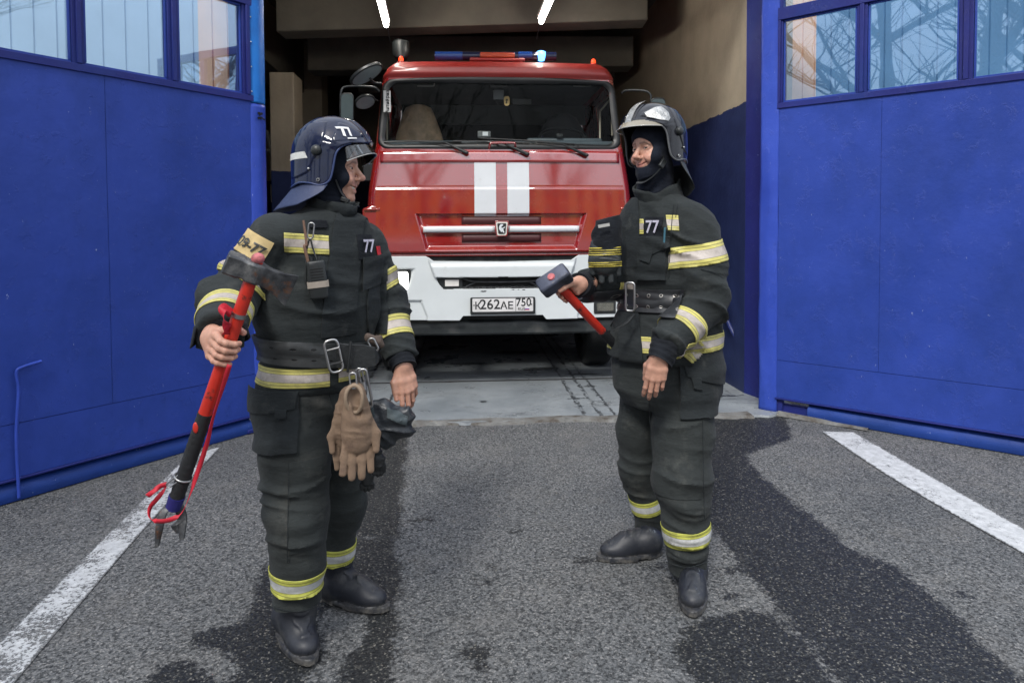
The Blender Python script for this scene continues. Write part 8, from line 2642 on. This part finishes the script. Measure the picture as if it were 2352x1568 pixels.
# ---- radio on the chest
c_, n_ = GA.surf(at(729, 640, 2.0), at(729, 640, 2.4) - at(729, 640, 2.0))
n_ = Vector((n_.x * .6, -1, 0)).normalized(); up = (Vector((-.10, 0, 1)) - n_ * Vector((-.10, 0, 1)).dot(n_)).normalized(); rx_ = up.cross(n_) * 1.0
rc_ = c_ + n_ * .026
radio = thing('radio', rc_, 'black handheld two way radio strapped to the left man\'s chest', 'radio')
rot_ = Matrix((rx_, -n_, up)).transposed()
rs_ = [rsec(rc_ + up * z - n_ * 0, rx_, n_, w, t, .3) for z, w, t in ((-.064, .022, .012), (-.058, .029, .017), (-.02, .031, .018), (.045, .028, .017), (.056, .028, .016), (.060, .024, .013))]
MB().loft(rs_).build('radio_body', m_blk, radio, 40, bevel=.002)
mb = MB()
for k in range(5): mb.box(rc_ + up * (.034 - .009 * k) + n_ * .0175, (.040, .002, .003), rot_)
mb.build('speaker_slots', mat('slot_black', (.004, .004, .005), .8), radio, 30)
for dx in (-.012, .012): MB().tube([rc_ + up * .058 + rx_ * dx, rc_ + up * .072 + rx_ * dx], .0055, 12).build('knob', m_blk, radio, 40)
MB().tube(bez([rc_ + up * .058 - rx_ * .022, rc_ + up * .11 - rx_ * .028, at(704, 560, rc_.y - .005), at(697, 506, rc_.y - .0)], 16), [.0055 - .0015 * k / 16 for k in range(17)], 8).build('antenna', mat('antenna_brown', (.16, .09, .06), .6), radio, 60)
st_m = mat('grey_elastic', (.30, .26, .22), .8, 0, .15, 30, .3, 90)
MB().loft([rsec(rc_ + up * z, rx_, n_, .0335, .0205, .3) for z in (-.026, -.022, -.010, -.006)]).build('elastic_strap', st_m, radio, 40)
hk = at(713, 520, c_.y - .012)
carabiner(at(716, 512, c_.y - .01), at(712, 548, c_.y - .012), .018, .0026, 'snap_hook', radio)
MB().tube(bez([at(711, 548, c_.y - .014), at(704, 575, c_.y - .02), rc_ + up * .06 - rx_ * .028 + n_ * .0, rc_ - up * .0 - rx_ * .036, rc_ - up * .02 - rx_ * .034], 20), .003, 6).build('lanyard', m_blk, radio, 60)
MB().tube(bez([at(713, 548, c_.y - .014), at(720, 575, c_.y - .02), rc_ + up * .062 + rx_ * .006], 12), .0028, 6).build('lanyard', m_blk, radio, 60)
GA.patch('strap_loop', m_knit, personA, GA.surf(at(720, 514, 1.9), at(720, 514, 2.5) - at(720, 514, 1.9))[0], .05, [(at(737, 514, 2.2), (1, 0, 0)), (at(699, 514, 2.2), (-1, 0, 0)), (at(720, 505, 2.2), (0, 0, 1)), (at(720, 524, 2.2), (0, 0, -1))], .003, .004)

# ---- striped glove tucked at the right man's chest
o_ = at(1388, 560, 2.66)
kx = 2.66 / 1568
P3 = lambda x, y, w=0: ((x - 1388) * kx, -(y - 560) * kx, w)
m_glk = mat('black_glove_leather', (.034, .040, .043), .42, 0, .25, 14, .4, 60, .004, dirt=(.07, .07, .065), dirt_scale=18)
ch = [([P3(1390, 560), P3(1389, 600)], [.050, .058], .02), ([P3(1378, 570), P3(1372, 600)], [.040, .036], .015), ([P3(1405, 575), P3(1406, 602)], [.034, .034], .015)]
for (kx_, ky, tx, ty, r) in ((1359, 596, 1361, 628, .0125), (1379, 598, 1382, 646, .0128), (1399, 598, 1403, 645, .0125), (1417, 594, 1421, 630, .0112)):
    ch.append(([P3(kx_, ky), P3((kx_ + tx) / 2, (ky + ty) / 2, .006), P3(tx, ty, .003)], [r, r, r * .88], .003))
gC, obC, wC = glove('striped_glove', 'black work glove with yellow stripes tucked upside down at the right man\'s chest', None, o_, (1, -.15, 0), (0, 0, 1), 1.35, ch, 0, m_glk, .0033,
                    [(o_ + Vector((0, -.02, -.03)), Vector((.2, 0, 1)), .07, .005, 50)], .0018)
m_ystr = mat('yellow_stitch', (.55, .45, .06), .6, 0, .12, 20, dirt=(.15, .13, .06), dirt_scale=30)
for (yy, w_) in ((570, .0042), (575.5, .0042), (581, .0042), (586, .0035), (604, .0036), (608.5, .0036), (613, .0036)):
    gC.patch('stripe', m_ystr, obC, at(1388, yy, 2.60), .13, [(at(1388, yy - w_ * 260, 2.6), (-.03, 0, 1)), (at(1388, yy + w_ * 260, 2.6), (.03, 0, -1)), (o_ + Vector((0, .01, 0)), (0, 1, 0))], .0008, .0014)
# its folded knit cuff
kc = at(1390, 532, 2.67)
rings = []
for j in range(12):
    t = j / 11; z = .055 - .120 * t
    rings.append([kc + Vector((math.cos(a) * (.060 + .004 * math.sin(3 * a + j)) * (1 - .22 * (1 - t) ** 3) + .012 * (1 - t), math.sin(a) * .054 * (1 - .3 * (1 - t) ** 2), z + .012 * math.cos(a) * (1 - t))) for a in np.linspace(0, 2 * math.pi, 40, endpoint=False)])
kk = MB().loft(rings).build('glove_cuff', m_knit, obC, 60); kk.matrix_parent_inverse = Matrix()
kl = MB().box(at(1387, 518, 2.598), (.045, .003, .012), Matrix.Rotation(R(-10), 3, 'Y')).build('glove_label', mat('grey_label', (.4, .4, .38), .6), obC, 30); kl.matrix_parent_inverse = Matrix()
# pen in the pocket
c_, n_ = GB.surf(at(1531, 545, 2.2), at(1531, 545, 2.6) - at(1531, 545, 2.2))
pn = MB().tube([c_ + n_ * .02 + Vector((.002, 0, .045)), c_ + n_ * .02 + Vector((-.002, 0, -.035))], .0042, 8).build('pen', mat('blue_pen', (.05, .14, .19), .3), None, 60)
tag(pn, 'blue ballpoint pen clipped beside the chest patch of the right man', 'pen')
# ================================================================== BEHIND THE CAMERA (seen in reflections)
m_bark = mat('bark', (.09, .075, .06), 0.9, 0, 0.3, 12, 0.6, 30, 0.01)
def bare_tree(x, y, h, r, seed, label):
    rng = random.Random(seed)
    root = empty('bare_tree', (x, y, 0)); tag(root, label, 'tree', 'bare trees across the street')
    bpy.context.view_layer.update()
    mbt, mbc = MB(), MB()
    def br(p, d, L, r, lv, mb):
        pts = [p]; q = p.copy(); dd = d.copy(); n = 5
        for i in range(n):
            dd = (dd + Vector((rng.uniform(-.16, .16), rng.uniform(-.16, .16), rng.uniform(-.02, .12)))).normalized()
            q = q + dd * (L / n); pts.append(q.copy())
        rs = [r * (1 - 0.65 * i / n) for i in range(n + 1)]
        mb.tube(pts, rs, 8 if lv < 1 else (5 if lv < 2 else 3), caps=False)
        if lv >= 3: return
        for k in range((13, 8, 6)[lv]):
            t = rng.uniform(0.3 if lv == 0 else 0.15, 1.0); i = min(int(t * n), n - 1)
            s = pts[i].lerp(pts[i + 1], t * n - i)
            a = rng.uniform(0, 2 * math.pi)
            nd = (dd * 0.5 + Vector((math.cos(a), math.sin(a), rng.uniform(-.1, .55)))).normalized()
            br(s, nd, L * rng.uniform(.38, .6), rs[i] * rng.uniform(.4, .6), lv + 1, mbc)
    br(Vector((x, y, 0)), Vector((rng.uniform(-.05, .05), rng.uniform(-.05, .05), 1)), h, r, 0, mbt)
    mbt.build('trunk', m_bark, root, 180); mbc.build('crown', m_bark, root, 180)
TREES = [(-6.5, -9, 11, .26), (-9.5, -6, 12, .3), (-3.0, -13, 12, .28), (-12, -11, 13, .3), (5, -15, 12, .25), (10, -10, 11, .25), (-8, -2.5, 10, .22), (13, -4, 12, .26)]
kinds = ['nearest', 'thick', 'straight', 'tall', 'lone', 'slender', 'low', 'spreading']
for i, (x, y, h, r_) in enumerate(TREES):
    bare_tree(x, y, h, r_, 20 + i, '%s leafless tree standing across the forecourt from the garage' % kinds[i])
def far_building(x0, x1, y, h, wallm, label, floors=3):
    root = empty('building', ((x0 + x1) / 2, y, 0)); tag(root, label, 'building', 'buildings across the street')
    bpy.context.view_layer.update()
    MB().bx(x0, x1, y - 8, y, 0, h).build('wall', wallm, root, 30)
    MB().bx(x0 - .3, x1 + .3, y - 8.3, y + .3, h, h + .35).build('roof', mat('roof_grey', (.12, .12, .13), .7), root, 30)
    nx = int((x1 - x0) / 2.6)
    for j in range(floors):
        for i in range(nx):
            cx = x0 + (i + .5) * (x1 - x0) / nx; cz = 1.6 + j * (h - 1) / floors
            MB().bx(cx - .6, cx + .6, y + .01, y + .05, cz - .7, cz + .7).build('window', mat('far_window', (.03, .035, .045), .1), root, 30)
far_building(-30, 2, -44, 5.6, mat('orange_render', (.66, .25, .06), .7, 0, .12, 1), 'orange rendered building across the street', 2)
far_building(5, 34, -42, 6.6, mat('yellow_render', (.62, .36, .12), .7, 0, .12, 1), 'ochre rendered building across the street', 3)
far_building(-62, -36, -46, 5.5, mat('brick_render', (.3, .12, .07), .8, 0, .15, 1), 'brick red building across the street', 2)
